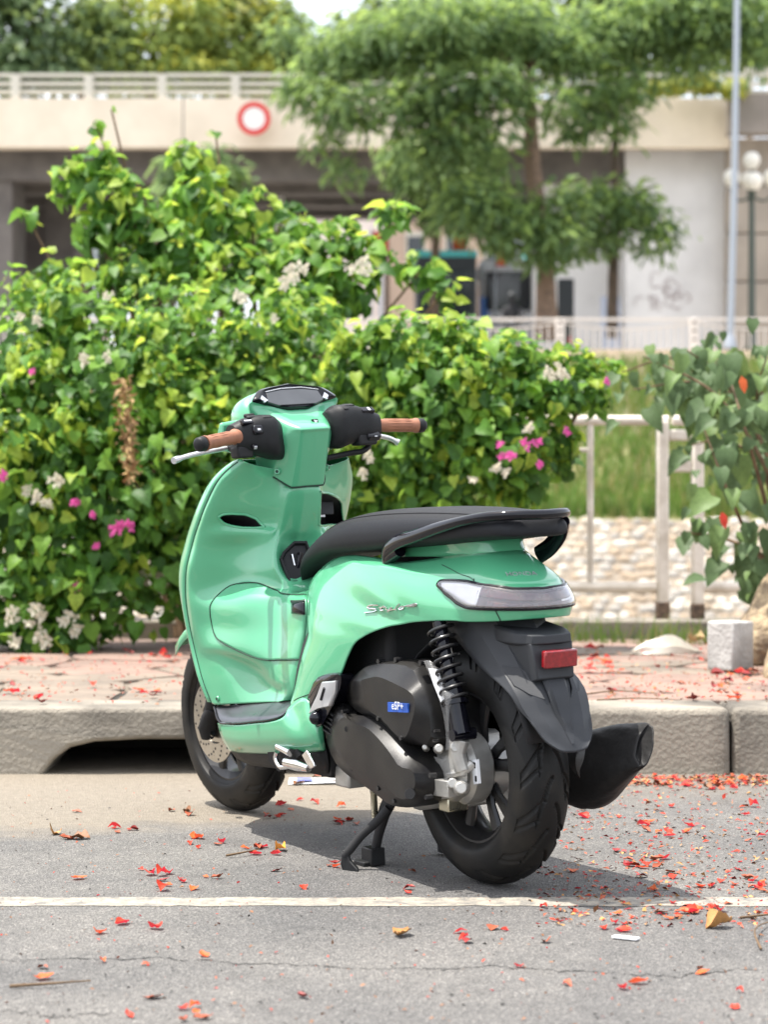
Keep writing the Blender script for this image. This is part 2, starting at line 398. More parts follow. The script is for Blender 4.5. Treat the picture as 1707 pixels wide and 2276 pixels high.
PLASTICW = mat('clear_plastic_wrap', (0.8, 0.8, 0.8), 0.12, trans=0.0, alpha=0.16, coat=1.0, bump=0.004, bscale=28)
SCRN = mat('display_glass', (0.05, 0.052, 0.055), 0.10, coat=1.0, var=0.15, scale=20)
SPRG = mat('zinc_spring', (0.55, 0.52, 0.40), 0.28, metal=1.0)
MUFW = mat('muffler_black', (0.02, 0.019, 0.019), 0.4, var=0.3, scale=14, coat=0.3, coat_rough=0.2)
FILM = mat('black_film_wrap', (0.013, 0.0125, 0.0125), 0.5, spec=.3, bump=0.004, bscale=22, var=0.25, scale=9)

# ---------------------------------------------------------------- scooter root and frame
TH = math.radians(29.4); LE = math.radians(2.5)
Fv = Vector((-math.sin(TH), math.cos(TH), 0)); Lh = Vector((-math.cos(TH), -math.sin(TH), 0)); Zv = Vector((0, 0, 1))
Uv = math.cos(LE) * Zv + math.sin(LE) * Lh; Vv = math.cos(LE) * Lh - math.sin(LE) * Zv
RC = Vector(((1095 - 853.5) / 4528 * 4.41, 4.41, 0.0))
SCO = empty('motor_scooter', (0, 0, 0), 'mint green motor scooter with brown grips parked on the road by the kerb', 'scooter')
MS = Matrix.Identity(4)
for i in range(3): MS[i][0] = Fv[i]; MS[i][1] = Vv[i]; MS[i][2] = Uv[i]; MS[i][3] = RC[i]
SCO.matrix_world = MS
# steering: head, grips and front wheel are turned a little to the left
ST0 = Vector((.84, 0, 1.0)); STM = Matrix.Rotation(math.radians(4.5), 3, Vector((-math.sin(math.radians(26.5)), 0, math.cos(math.radians(26.5)))))
def steer(p): q = STM @ (Vector(p) - ST0) + ST0; return (q.x, q.y, q.z)

def surf_mesh(name, sf, m, su=4, sv=4, parent=SCO, solid=0.003, cut=None, fn=None, sharp=50, both=False, **rng):
    V, F, us, vs = sf.mesh_grid(su, sv, **rng)
    if cut is not None:
        nv = len(vs); keep = []
        for f in F:
            i, j = f[0] // nv, f[0] % nv
            uc = (us[i] + us[i + 1]) / 2; vc = (vs[j] + vs[j + 1]) / 2
            if not cut(uc, vc): keep.append(f)
        F = keep
    V = [tuple(p) for p in V]
    if both:
        n = len(V); V += [(p[0], -p[1], p[2]) for p in V]; F += [tuple(i + n for i in reversed(f)) for f in F]
    if fn: V = [fn(p) for p in V]
    return mesh(name, V, F, m, parent, sharp=sharp, solid=solid, recalc=True)

def in_poly(P):
    P = np.array(P, float)
    def t(u, v):
        c = False; j = len(P) - 1
        for i in range(len(P)):
            if (P[i, 1] > v) != (P[j, 1] > v) and u < (P[j, 0] - P[i, 0]) * (v - P[i, 1]) / (P[j, 1] - P[i, 1] + 1e-12) + P[i, 0]: c = not c
            j = i
        return c
    return t

def on_surf(sf, uv, off):
    uv = np.array(uv, float); p = sf.ev(uv[:, 0], uv[:, 1]); n = sf.nrm(uv[:, 0], uv[:, 1])
    cen = np.array((.4, 0, .45)); s = np.sign(((p - cen) * n).sum(1).mean()) or 1
    return p + n * s * off

def resample(P, n):
    P = np.array(P, float); d = np.concatenate([[0], np.cumsum(np.linalg.norm(np.diff(P, axis=0), axis=1))])
    t = np.linspace(0, d[-1], n); return np.stack([np.interp(t, d, P[:, k]) for k in range(P.shape[1])], 1)

def patch(name, sf, top, bot, m, off=.002, n=28, k=10, parent=SCO, sgn=None, solid=0.002, edge=0.0, fn=None, mirror=False, sharp=40, dome=0.0):
    """a panel lying on a surface between two outline curves given in surface coordinates"""
    A = resample(top, n); B = resample(bot, n); V = []
    for j in range(k + 1):
        f = j / k
        pts = on_surf(sf, A * (1 - f) + B * f, off)
        if dome:
            nn = on_surf(sf, A * (1 - f) + B * f, off + 1.0) - pts
            w = np.array([math.sin(math.pi * min(max(i / (n - 1), 0), 1)) ** .4 * math.sin(math.pi * f) ** .4 for i in range(n)])
            pts = pts + nn * (dome * w)[:, None]
        V += [tuple(p) for p in pts]
    if mirror: V = [(p[0], -p[1], p[2]) for p in V]
    if fn: V = [fn(p) for p in V]
    F = [(j * n + i, j * n + i + 1, (j + 1) * n + i + 1, (j + 1) * n + i) for j in range(k) for i in range(n - 1)]
    return mesh(name, V, F, m, parent, solid=solid, sharp=sharp)

def line_on(sf, uv, rad, off=0.0, n=None, smooth=True):
    P = np.array(uv, float)
    if smooth and len(P) > 2:
        P = np.array(chaikin([np.array(p) for p in P], 2, closed=False))
    P = resample(P, n or max(8, 3 * len(uv)))
    return on_surf(sf, P, off)

# ---------------------------------------------------------------- body panels
TLT = [(12.274,2.719), (12.389,2.400), (12.598,2.449), (13.312,2.748), (14.525,2.873), (15.874,3.074), (17.390,3.080), (18.832,2.706), (20.487,2.248)]
TLB = [(12.266,2.789), (12.398,3.398), (12.715,3.878), (13.147,4.187), (14.003,4.248), (15.409,4.306), (17.181,4.433), (18.476,4.497), (19.979,4.159)]
UMIR = 2 * (NB - 1)
def mir(L): return [(UMIR - u, v) for u, v in L]
body = surf_mesh('side_body', BODY, PAINT, 5, 6, solid=0.003, sharp=60)
# one tail lamp that wraps from the left flank round the back to the right flank
lt = [p for p in TLT if p[0] < NB - 1.6]; lb = [p for p in TLB if p[0] < NB - 1.6]
TT = lt + [(NB - 1, lt[-1][1] + .04)] + mir(lt)[::-1]; TB = lb + [(NB - 1, lb[-1][1])] + mir(lb)[::-1]
tl_base = patch('tail_lamp_housing', BODY, TT, TB, LAMPS, off=.0015, n=90, k=10, solid=0.001)
def inset(Tc, Bc, ft, fb, a, b, n=90):
    A = resample(Tc, n); B = resample(Bc, n); i0, i1 = int(a * (n - 1)), int(b * (n - 1))
    return list((A * (1 - ft) + B * ft)[i0:i1 + 1]), list((A * (1 - fb) + B * fb)[i0:i1 + 1])
a_, b_ = inset(TT, TB, .16, .50, .15, .85); patch('tail_lamp_strip', BODY, a_, b_, LAMPR, off=.003, n=60, k=4, parent=tl_base, solid=0.001)
a_, b_ = inset(TT, TB, .58, .95, .22, .78); patch('tail_lamp_strip', BODY, a_, b_, LAMPR, off=.003, n=60, k=4, parent=tl_base, solid=0.001)
a_, b_ = inset(TT, TB, .08, .94, .03, .17); patch('tail_lamp_reflector', BODY, a_, b_, SILVER, off=.003, n=30, k=4, parent=tl_base, solid=0.001)
a_, b_ = inset(TT, TB, .08, .94, .60, .97); patch('tail_lamp_reflector', BODY, a_, b_, SILVER, off=.0022, n=40, k=4, parent=tl_base, solid=0.0008)  # silver patch stands in for whitish reflections at the right end of the lamp
patch('tail_lamp_lens', BODY, TT, TB, LENS, off=.006, n=90, k=10, parent=tl_base, solid=0.0015, dome=.004)
bz = MB(); ring = list(TT) + list(reversed(TB))
bz.tube(np.vstack([line_on(BODY, TT, 0, .003, 90, False), line_on(BODY, TB, 0, .003, 90, False)[::-1], line_on(BODY, TT, 0, .003, 90, False)[:1]]), .0042, 6)
bz.build('tail_lamp_bezel', GLOSSB, tl_base)
# panel seams on the tail
sm = MB()
sm.tube(line_on(BODY, [(14.772,4.338), (14.938,5.269), (15.083,6.000)], 0, .0), .0014, 5)
sm.tube(line_on(BODY, [(13.294,1.836), (13.388,2.639)], 0, .0), .0013, 5)
sm.tube(line_on(BODY, [(12.516,0.385), (12.698,0.956), (13.328,2.290)], 0, .0), .0010, 5)
sm.tube(line_on(BODY, [(0.452,1.235), (0.845,2.909), (1.049,3.644)], 0, .0), .0012, 5)
sm.build('panel_seam', GAP, SCO)
# neck under the seat
nr = []
for zz, xc, ax, w in ((.710, -.03, .102, .063), (.722, -.03, .100, .062), (.738, -.02, .100, .065), (.752, -.02, .100, .066)):
    r = []
    for k in range(41):
        t = math.pi * k / 40 - math.pi / 2; c, s = math.cos(t), math.sin(t)
        r.append((xc - ax * abs(c) ** .8, w * (1 if s >= 0 else -1) * abs(s) ** .8, zz))
    nr.append([(.16, -.095, zz)] + r + [(.16, .095, zz)])
MB().loft(nr, closed=False, cap0=False, cap1=False).build('seat_neck', PAINT, SCO, solid=.002)

# leg shield with pockets
PKT = [(3.638,1.479), (3.484,1.561), (3.416,1.832), (3.451,2.224), (3.671,2.481), (4.219,2.743)]
PKB = [(3.665,1.482), (3.928,1.620), (4.262,1.854), (4.463,2.136), (4.486,2.443), (4.293,2.745)]
UCEN = 6.0
PKTr = [(2.337,8.900), (2.392,11.252), (2.570,11.638), (2.895,12.082), (3.133,12.276)]
PKBr = [(4.353,8.883), (4.552,11.481), (4.804,12.510), (4.431,12.802), (3.717,12.546)]
pl_ = in_poly(PKT + PKB[::-1]); pr_ = in_poly(PKTr + PKBr[::-1])
shield = surf_mesh('leg_shield', SHIELD, PAINT, 14, 14, solid=0.0025, cut=lambda u, v: pl_(u, v) or pr_(u, v), sharp=60)
for T_, B_ in ((PKT, PKB), (PKTr, PKBr)):
    pk = MB(); A = on_surf(SHIELD, resample(T_, 16), 0.0); B = on_surf(SHIELD, resample(B_, 16), 0.0)
    out = np.vstack([A, B[::-1]]); c = out.mean(0); r0 = c + (out - c) * 1.04
    r1 = r0 + np.array((.035, 0, -.01)); r2 = c + (r0 - c) * .85 + np.array((.085, 0, -.03))
    pk.loft([r0, r1, r2], cap0=False, cap1=True)
    pk.build('pocket', VOIDB, SCO)
    lip = MB(); lip.tube(np.vstack([out, out[:1]]), .0032, 8, caps=False); lip.build('pocket_rim', PAINT, SCO)
cb = MB(); cb.box((0.944,-0.115,0.813), (.03, .05, .035)); cb.build('pocket_socket', GREYP, SCO, bevel=.003)
cb = MB(); cb.box((0.936,-0.105,0.8), (.008, .02, .02)); cb.build('pocket_tag', WHITEP, SCO)
# outer apron in front of the shield
ap = []
for r in SHIELD_L:
    x, y, z = r[0]; k = min(1, max(0, (z - .50) / .16)); k = k * k * (3 - 2 * k); fz = .16 * k
    t = 1.0 if z < .85 else max(.35, 1 - (z - .85) * 4)
    ap.append([(x, y, z), (x + .012, y + .004, z), (x + .03 + fz * .3 * t, y * .93, z), (x + .03 + fz * .75 * t, y * .55, z), (x + .03 + fz * t, 0, z)] if k > .02 else
              [(x, y, z), (x + .012, y + .004, z), (x + .02, y * .97, z), (x + .022, y * .86, z), (x + .015, y * .74, z)])
APRON = Surf(ap)
iz = max(i for i, r in enumerate(SHIELD_L) if r[0][2] > .52)
surf_mesh('front_apron', APRON, PAINT, 4, 4, solid=.002, both=True)
es = MB(); es.tube(line_on(SHIELD, [(u, .12) for u in np.linspace(0.3, NS - 1, 20)], 0, .0005), .0013, 5); es.tube(line_on(SHIELD, [(u, SHIELD.C - 1.12) for u in np.linspace(0.3, 6, 12)], 0, .0005), .0013, 5)
es.build('shield_seam', GAP, SCO)
# fuel lid and its latch
LDT = [(9.148,1.875), (8.727,1.958), (8.158,2.021), (7.953,2.202), (8.032,3.036), (8.191,3.516), (8.662,5.078), (8.647,6.003)]
LDB = [(9.260,1.881), (9.719,1.893), (10.173,1.972), (10.572,2.167), (10.865,2.785), (11.126,3.432), (11.118,3.980), (11.003,5.939)]
lid = patch('fuel_lid', SHIELD, LDT, LDB, PAINT, off=.0022, n=50, k=24, solid=.0018)
g = MB(); g.tube(np.vstack([line_on(SHIELD, LDT, 0, .0024, 60), line_on(SHIELD, LDB, 0, .0024, 60)[::-1], line_on(SHIELD, LDT, 0, .0024, 60)[:1]]), .0016, 6); g.build('lid_gap', GAP, lid)
LT = [(9.102,5.519), (9.089,5.749), (9.091,5.959)]; LB = [(9.478,5.536), (9.497,5.751), (9.514,5.956)]
patch('lid_latch', SHIELD, LT, LB, GLOSSB, off=.005, n=10, k=8, parent=lid, solid=.004, dome=.004)
LT = [(9.028,5.492), (9.032,5.963)]; LB = [(9.116,5.506), (9.118,5.958)]
patch('latch_shadow_gap', SHIELD, LT, LB, GAP, off=.0048, n=8, k=2, parent=lid, solid=.0005)
# key switch
KO = [(0.85,0.022,0.73), (0.844,-0.012,0.729), (0.843,-0.02,0.702), (0.842,-0.022,0.681), (0.836,-0.014,0.646), (0.827,-0.004,0.615), (0.836,0.05,0.614), (0.842,0.058,0.648), (0.855,0.062,0.685), (0.849,0.055,0.704)]
KN = np.array((-.88, .28, .36)); KO = [np.array(p) + KN * (.006, .006, .010, .014, .024, .032, .032, .024, .012, .008)[i] for i, p in enumerate(KO)]
kc = sum(KO) / len(KO)
def kring(k, h): return [kc + (np.array(p) - kc) * k + KN * h for p in KO]
q = MB(); q.loft([kring(1.0, -.02), kring(1.0, .008), kring(.97, .012), kring(.86, .012), kring(.80, .004)]); key = q.build('key_switch', BLACKP, SCO, sharp=25, bevel=.001)
q = MB(); sl = [np.array(p) + KN * .016 for p in ((0.857,0.026,0.698), (0.849,0.004,0.699), (0.845,0.006,0.645), (0.846,0.018,0.637), (0.848,0.028,0.646))]
q.loft([[np.array(p) + KN * .000 for p in sl], [np.array(p) + KN * .0062 for p in sl]]); q.build('key_slot', VOIDB, key)
q = MB(); q.tube([np.array((0.846,0.008,0.696)) + KN * .028, np.array((0.848,0.02,0.652)) + KN * .028], [(.008, .007), (.005, .005)], 8); q.build('key_lever', GLOSSB, key)
q = MB(); q.tube([np.array((0.85,0.03,0.694)) + KN * .024, np.array((0.844,0.027,0.666)) + KN * .024], .0032, 8); q.build('key_pin', CHROME, key)
# screws
for uv in ((1.975,1.075), ((1.975,1.075)[0], SHIELD.C - 1 - (1.975,1.075)[1]), (13.755,1.378)):
    a = on_surf(SHIELD, [uv], .0015)[0]; b = on_surf(SHIELD, [uv], .0045)[0]
    s_ = MB(); s_.tube([a, b], [.0075, .006], 12); w_ = s_.build('shield_screw', PAINT, SCO)
    s_ = MB(); s_.tube([b - (b - a) * .3, b + (b - a) * .2], [.0045, .004], 10); s_.build('screw_recess', GAP, w_)

surf_mesh('floor_strip', STRIP, MATM, 6, 6, solid=.003, both=True)
es = MB(); es.tube(line_on(STRIP, [(0, 0.0), (0.0, 1.5), (0.0, 3.0), (1, 3.0), (2, 3.0), (3, 3.0), (4, 3.0), (5, 3.0)], 0, .001, 60, False), .003, 6); es.build('strip_edge', GLOSSB, SCO)
surf_mesh('floor_skirt', SKIRT, PAINT, 5, 6, solid=.003, both=True)
# black belly under the skirt
bl = [[(0.942,0.178,0.213), (0.929,0.16,0.189), (0.893,0.12,0.171), (.95, 0, .215)], [(0.769,0.178,0.222), (0.769,0.16,0.197), (0.775,0.12,0.177), (.8, 0, .20)],
      [(0.648,0.176,0.233), (0.655,0.16,0.205), (0.662,0.12,0.181), (.7, 0, .20)], [(0.496,0.17,0.252), (0.509,0.16,0.22), (0.551,0.13,0.188), (.6, 0, .20)], [(0.458,0.155,0.262), (0.459,0.15,0.228), (0.49,0.13,0.188), (.54, 0, .20)]]
surf_mesh('belly_cover', Surf(bl), BLACKP, 4, 4, solid=.003, both=True)
# dark filler behind and under the panels
q = MB(); q.box((.42, 0, .50), (.36, .20, .22)); q.box((.60, 0, .42), (.2, .18, .36)); q.box((.12, 0, .64), (.52, .15, .12)); q.box((.80, 0, .30), (.34, .26, .10)); q.box((.52, 0, .36), (.10, .22, .3)); q.build('inner_frame', VOIDB, SCO, bevel=.02)
q = MB(); rg = []
for k in range(13):
    a = math.radians(20 + k * 12); rr = .285
    rg.append([(rr * math.cos(a), y, .256 + rr * math.sin(a)) for y in (-.075, -.06, 0, .06, .075)])
q.loft(rg, False, False, closed=False); q.build('inner_mudguard', VOIDB, SCO, solid=.003)
q = MB(); q.add([(0.573,0.128,0.534), (0.53,0.132,0.548), (0.549,0.136,0.505), (0.57,0.146,0.456), (0.616,0.158,0.364), (0.623,0.14,0.435), (0.604,0.13,0.498)], [(0, 1, 2, 6), (6, 2, 3, 5), (5, 3, 4)])
q.build('side_vent', VOIDB, SCO, solid=.004)

# ---------------------------------------------------------------- seat
seat_px = [(0.778,0,0.653), (0.739,0,0.683), (0.689,0,0.714), (0.617,0,0.745), (0.52,0,0.779), (0.414,0,0.802), (0.281,0,0.813), (0.123,0,0.816), (-0.025,0,0.813), (-0.13,0,0.807), (-0.191,0,0.8)]
seat_w = [.040, .062, .080, .098, .116, .126, .128, .124, .114, .102, .090]
seat_b = [.640, .660, .676, .692, .706, .713, .718, .728, .738, .746, .750]
rings = []; xs = [p[0] for p in seat_px]
def seat_ring(x, zt, zb, w):
    r = []
    for k in range(40):
        t = 2 * math.pi * k / 40; c, s = math.cos(t), math.sin(t)
        e = .62 if s > 0 else .35
        yy = w * (1 if c >= 0 else -1) * abs(c) ** (.55 if s > 0 else .35)
        zm = zb + (zt - zb) * .45
        zz = zm + ((zt - zm) * abs(s) ** .75 if s > 0 else -(zm - zb) * abs(s) ** .5)
        if s > 0: yy *= 1 - .10 * abs(s)
        r.append((x, yy, zz))
    return r
SP = Surf([[(p[0], w, 0), (p[2], b, 0)] for p, w, b in zip(seat_px, seat_w, seat_b)])
uu = np.linspace(0, 10, 56); A = SP.ev(uu, np.zeros(56)); B = SP.ev(uu, np.ones(56))
rings = [seat_ring(a[0], b[0], b[1], a[1]) for a, b in zip(A, B)]
x0, zt0, zb0, w0 = A[0][0], B[0][0], B[0][1], A[0][1]
rings = [seat_ring(x0 + .022, zb0 + .004, zb0 - .006, w0 * .35), seat_ring(x0 + .014, zt0 - .022, zb0 - .003, w0 * .75)] + rings
x1, zt1, zb1, w1 = A[-1][0], B[-1][0], B[-1][1], A[-1][1]
rings += [seat_ring(x1 - .022, zt1 - .005, zb1, w1 * .92), seat_ring(x1 - .038, zt1 - .014, zb1 + .002, w1 * .78), seat_ring(x1 - .046, zt1 - .03, zb1 + .006, w1 * .5)]
seat = MB().loft(rings).build('seat', [SEATM, SEATS], SCO, sharp=65)
# side band of the cushion is a smoother vinyl, parted by a sewn seam
for p_ in seat.data.polygons:
    if abs(p_.normal.y) > .72: p_.material_index = 1
pp = MB()
for sy in (1, -1):
    pth = []
    for rr in rings[8:-4]:
        cand = rr[5]; pth.append((cand[0], sy * (abs(cand[1]) + .0006), cand[2]))
    pp.tube(pth, .0016, 6)
pp.build('seat_seam', SEATM, seat)
# ---------------------------------------------------------------- grab rail
gl = [(.222, .108, .700), (.205, .116, .722), (.150, .122, .742), (.060, .124, .758), (-.040, .121, .776), (-.130, .112, .790), (-.195, .092, .797), (-.235, .055, .798), (-.250, 0, .797)]
gp = smooth_path(gl + [(p[0], -p[1], p[2]) for p in gl[-2::-1]], 90)
rad = []
for k in range(90):
    f = abs(k / 89 - .5) * 2
    rad.append((.0105 + .014 * max(0, f - .4) / .6 * (1 if f < .97 else .8), .0115))
gr = MB(); gr.tube(gp, rad, 16); grab = gr.build('grab_rail', GLOSSB, SCO)
for sy in (1, -1):
    gr = MB(); gr.tube(smooth_path([(.225, sy * .104, .690), (.20, sy * .112, .704), (.15, sy * .114, .722)], 12), [(.012, .014)] * 12, 12); gr.build('rail_mount', GLOSSB, grab)
gr = MB(); gr.tube(smooth_path([(-.10, -.085, .708), (-.13, -.094, .725), (-.16, -.100, .755), (-.19, -.088, .785)], 14), [(.020, .012)] * 14, 12)
gr.build('rail_mount', GLOSSB, grab)

# ---------------------------------------------------------------- rear fender and number plate bracket
fen = surf_mesh('rear_fender', FENDER, GREYP, 5, 4, solid=.004, sharp=14)
fg = MB()
A = FENDER.ev(np.linspace(2.3, 6.2, 14), np.full(14, 3.0)); wd = np.linspace(.030, .004, 14)
V = []; Fc = []
for i, (p, w) in enumerate(zip(A, wd)):
    n_ = np.array((-.87, 0, .45)) ; h = .010 * math.sin(math.pi * min(1, (i + .4) / 10)) ** .5 if i < 13 else 0.001
    V += [p + (0, w, 0), p + (0, w * .7, 0) + n_ * h, p + (0, -w * .7, 0) + n_ * h, p + (0, -w, 0)]
for i in range(13): Fc += [(i * 4 + k, i * 4 + k + 1, i * 4 + 5 + k, i * 4 + 4 + k) for k in range(3)]
fg.add(V, Fc); fg.build('fender_rib', GREYP, fen, sharp=25)
Rb = Matrix.Rotation(math.radians(-24), 3, 'Y')
hd = MB()   # hood over the plate lamp
def hood(z0, x0, pts): return [(x0 + a, b, z0 + c) for a, b, c in pts]
o_ = [(-.135, .058), (-.150, .066), (-.225, .066), (-.262, .048), (-.270, .020), (-.270, -.020), (-.262, -.048), (-.225, -.066), (-.150, -.066), (-.135, -.058)]
hd.loft([[(x + .012, y * .93, .565 + (x + .2) * .16) for x, y in o_], [(x, y, .558 + (x + .2) * .10) for x, y in o_], [(x - .002, y * 1.01, .536 + (x + .2) * .04) for x, y in o_], [(x + .01, y * .9, .530) for x, y in o_]])
hd.build('plate_lamp_hood', GREYP, fen, bevel=.002)
bk = MB(); bk.loft([[(-.17, s * y, .545) if k < 2 else (-.262, s * y, .535) for k, (s, y) in enumerate(((1, .06), (-1, .06), (-1, .052), (1, .052)))],
                    [(-.20, s * y, .44) if k < 2 else (-.275, s * y, .462) for k, (s, y) in enumerate(((1, .055), (-1, .055), (-1, .045), (1, .045)))]])
bk.build('plate_bracket', GREYP, fen, bevel=.003)
rf = MB(); rf.box((-.283, -.004, .503), (.016, .080, .036), Matrix.Rotation(math.radians(-6), 3, 'Y')); rfo = rf.build('reflector', REDL, fen, bevel=.003)
for sy in (1, -1):   # bolt tabs left and right with their holes
    o_ = [(.700, .006), (.700, -.004)]
    A = [(2.05, 1.05), (2.10, 1.95), (2.25, 2.15), (2.95, 2.30), (3.35, 2.45), (3.05, 1.75), (2.75, 1.15)]
    uv = np.array([(u, v if sy > 0 else FENDER.C - 1 - v) for u, v in A]); P0 = FENDER.ev(uv[:, 0], uv[:, 1])
    up = np.array((-.75, 0, .66)); h_ = [.002, .002, .003, .004, .001, .004, .004]
    tb = MB(); tb.loft([[p - up * .004 for p in P0], [p + up * h for p, h in zip(P0, h_)]]); tbo = tb.build('fender_tab', GREYP, fen, bevel=.0015, sharp=20)
    c_ = P0[[0, 1, 3, 6]].mean(0); n_ = np.cross(P0[1] - P0[0], P0[6] - P0[0]); n_ /= np.linalg.norm(n_); n_ *= np.sign(n_ @ up); hb = MB(); hb.tube([c_ + n_ * .001, c_ + n_ * .0058], .0062, 8); hb.build('tab_hole', VOIDB, tbo)

# ---------------------------------------------------------------- wheels
def tyre(name, R, hw, parent, cx, flip, pitch=14):
    prof = np.array([(-.74, .163), (-.86, .170), (-.985, R - .076), (-1.0, R - .055), (-.90, R - .032), (-.68, R - .0135), (-.36, R - .0035), (0, R),
                     (.36, R - .0035), (.68, R - .0135), (.90, R - .032), (1.0, R - .055), (.985, R - .076), (.86, .170), (.74, .163)])
    PS = Surf(np.stack([np.stack([prof[:, 0] * hw, prof[:, 1], prof[:, 0] * 0], 1)] * 2, 1))
    t = np.concatenate([np.linspace(0, 3.5, 9)[:-1], np.linspace(3.5, 10.5, 64), np.linspace(10.5, 14, 9)[1:]])
    Q = PS.ev(t, np.zeros(len(t))); m = len(t)
    n = 1000; th = np.arange(n) * 2 * math.pi / n
    s = np.clip(Q[:, 0] / (hw * .96), -1, 1)
    S_, T_ = np.meshgrid(s, th); D = np.zeros_like(S_)
    P = 2 * math.pi / pitch
    def groove(off, s0, s1, sgn, slope, curve, wid):
        a = np.abs(S_); act = (np.sign(S_) == sgn) & (a > s0) & (a < s1)
        tc = off + slope * (a - s0) + curve * (a - s0) ** 2
        m_ = (slope + 2 * curve * (a - s0)) * R / hw
        d = np.abs((T_ - flip * tc + P / 2) % P - P / 2) * R / np.sqrt(1 + m_ * m_)
        return np.where(act, np.clip(1.6 - d / wid, 0, 1), 0)
    for sgn, ph in ((1, 0), (-1, P / 2)):
        D = np.maximum(D, groove(ph, .06, .52, sgn, .20, 1.25, .0032))
        D = np.maximum(D, groove(ph + P * .42, .30, .97, sgn, .10, .42, .0030))
        D = np.maximum(D, groove(ph + P * .80, .44, .97, sgn, .10, .40, .0028))
    D *= (Q[:, 1] > R - .060)[None, :]
    RR = np.tile(Q[:, 1], (n, 1)) - .0062 * D
    V = np.stack([cx[0] + RR * np.cos(T_), np.tile(Q[:, 0], (n, 1)), cx[2] + RR * np.sin(T_)], 2).reshape(-1, 3)
    F = [(k * m + i, k * m + i + 1, ((k + 1) % n) * m + i + 1, ((k + 1) % n) * m + i) for k in range(n) for i in range(m - 1)]
    return V, F
def wheel(name, cx, R, hw, flip, fn=None, disc=False):
    fn = fn or (lambda p: p)
    q = MB()   # rim barrel, spokes and hub
    q.lathe([(.170, -hw * .72), (.163, -hw * .70), (.150, -hw * .45), (.146, 0), (.150, hw * .45), (.163, hw * .70), (.170, hw * .72), (.158, hw * .72), (.142, hw * .4), (.139, 0), (.142, -hw * .4), (.158, -hw * .72)], cx, 'y', 72, close=True)
    q.lathe([(.0, -.045), (.038, -.045), (.042, -.02), (.042, .02), (.038, .045), (0, .045)], cx, 'y', 32)
    for k in range(5):
        for dk in (-.16, .16):
            a = 2 * math.pi * k / 5 + .3; a2 = a + dk * 1.4
            p0 = np.array((cx[0] + .036 * math.cos(a + dk), .012, cx[2] + .036 * math.sin(a + dk)))
            p1 = np.array((cx[0] + .146 * math.cos(a2), .018, cx[2] + .146 * math.sin(a2)))
            q.tube([p0, p0 * .5 + p1 * .5 + (0, .004, 0), p1], [(.010, .016), (.008, .013), (.010, .018)], 8, up=(0, 1, 0))
    q.xf(fn); w = q.build(name, RIMM, SCO, sharp=35)
    V, F = tyre('tyre', R, hw, w, cx, flip); V = [fn(p) for p in V]
    mesh('tyre', V, F, RUBBER, w, sharp=32)
    for sy in (1, -1):
        q = MB(); q.lathe([(.1665, sy * hw * .735), (.1695, sy * hw * .745), (.1645, sy * hw * .745)], cx, 'y', 72, close=True); q.xf(fn); q.build('rim_edge', RIME, w)
    return w
RW = wheel('rear_wheel', (0, 0, .256), .256, .064, 1)
FW = wheel('front_wheel', (1.275, 0, .250), .250, .053, 1, steer)
q = MB(); q.lathe([(.060, .062), (.110, .062), (.110, .0665), (.060, .0665)], (1.275, 0, .25), 'y', 72, close=True)
q.lathe([(.0, .060), (.063, .060), (.063, .064), (.0, .064)], (1.275, 0, .25), 'y', 6)
q.xf(steer); DISC = q.build('brake_disc', STEEL, FW)
q = MB()
for k in range(48):
    a = 2 * math.pi * k / 48; rr = (.073, .083, .093, .102)[k % 4]
    c = (1.275 + rr * math.cos(a), .0667, .25 + rr * math.sin(a)); q.lathe([(0, 0), (.0034, 0), (.0034, .0004), (0, .0004)], c, 'y', 8)
q.xf(steer); o_ = q.build('disc_holes', VOIDB, DISC); tag(o_, kind='stuff')
q = MB(); q.lathe([(0, .066), (.013, .066), (.013, .098), (.009, .102), (0, .102)], (1.275, 0, .25), 'y', 6); q.xf(steer); q.build('axle_nut', ALU, FW, bevel=.001)
q = MB(); q.tube([(1.244,0.085,0.287), (1.258,0.088,0.263), (1.274,0.088,0.232), (1.279,0.086,0.202)], [(.016, .017), (.022, .018), (.026, .018), (.017, .016)], 14, up=(0, 1, 0)); q.build('brake_caliper', VOIDB, SCO, bevel=.003)
q = MB(); q.tube([(1.198,0.108,0.225), (1.17,0.118,0.23)], .008, 6); q.build('caliper_bolt', CHROME, SCO)
q = MB()
for sy in (1, -1): q.tube([(1.275, sy * .083, .25), (1.20, sy * .083, .40), (1.03, sy * .083, .74)], [.016, .018, .018], 14)
q.tube([(1.275, -.10, .25), (1.275, .085, .25)], .012, 12); q.tube([(1.03, -.083, .74), (1.03, .083, .74)], .02, 12); q.xf(steer); q.build('front_fork', VOIDB, SCO)
q = MB(); rg = []
for k in range(16):
    a = math.radians(46 + k * 8.0); rr = .272
    rg.append([(1.275 + (rr - .03) * math.cos(a), -.080, .25 + (rr - .03) * math.sin(a)), (1.275 + rr * math.cos(a), -.068, .25 + rr * math.sin(a)), (1.275 + (rr + .008) * math.cos(a), 0, .25 + (rr + .008) * math.sin(a)),
               (1.275 + rr * math.cos(a), .068, .25 + rr * math.sin(a)), (1.275 + (rr - .03) * math.cos(a), .080, .25 + (rr - .03) * math.sin(a))])
q.loft(rg, False, False, closed=False); q.xf(steer); q.build('front_mudguard', PAINT, SCO, solid=.003)

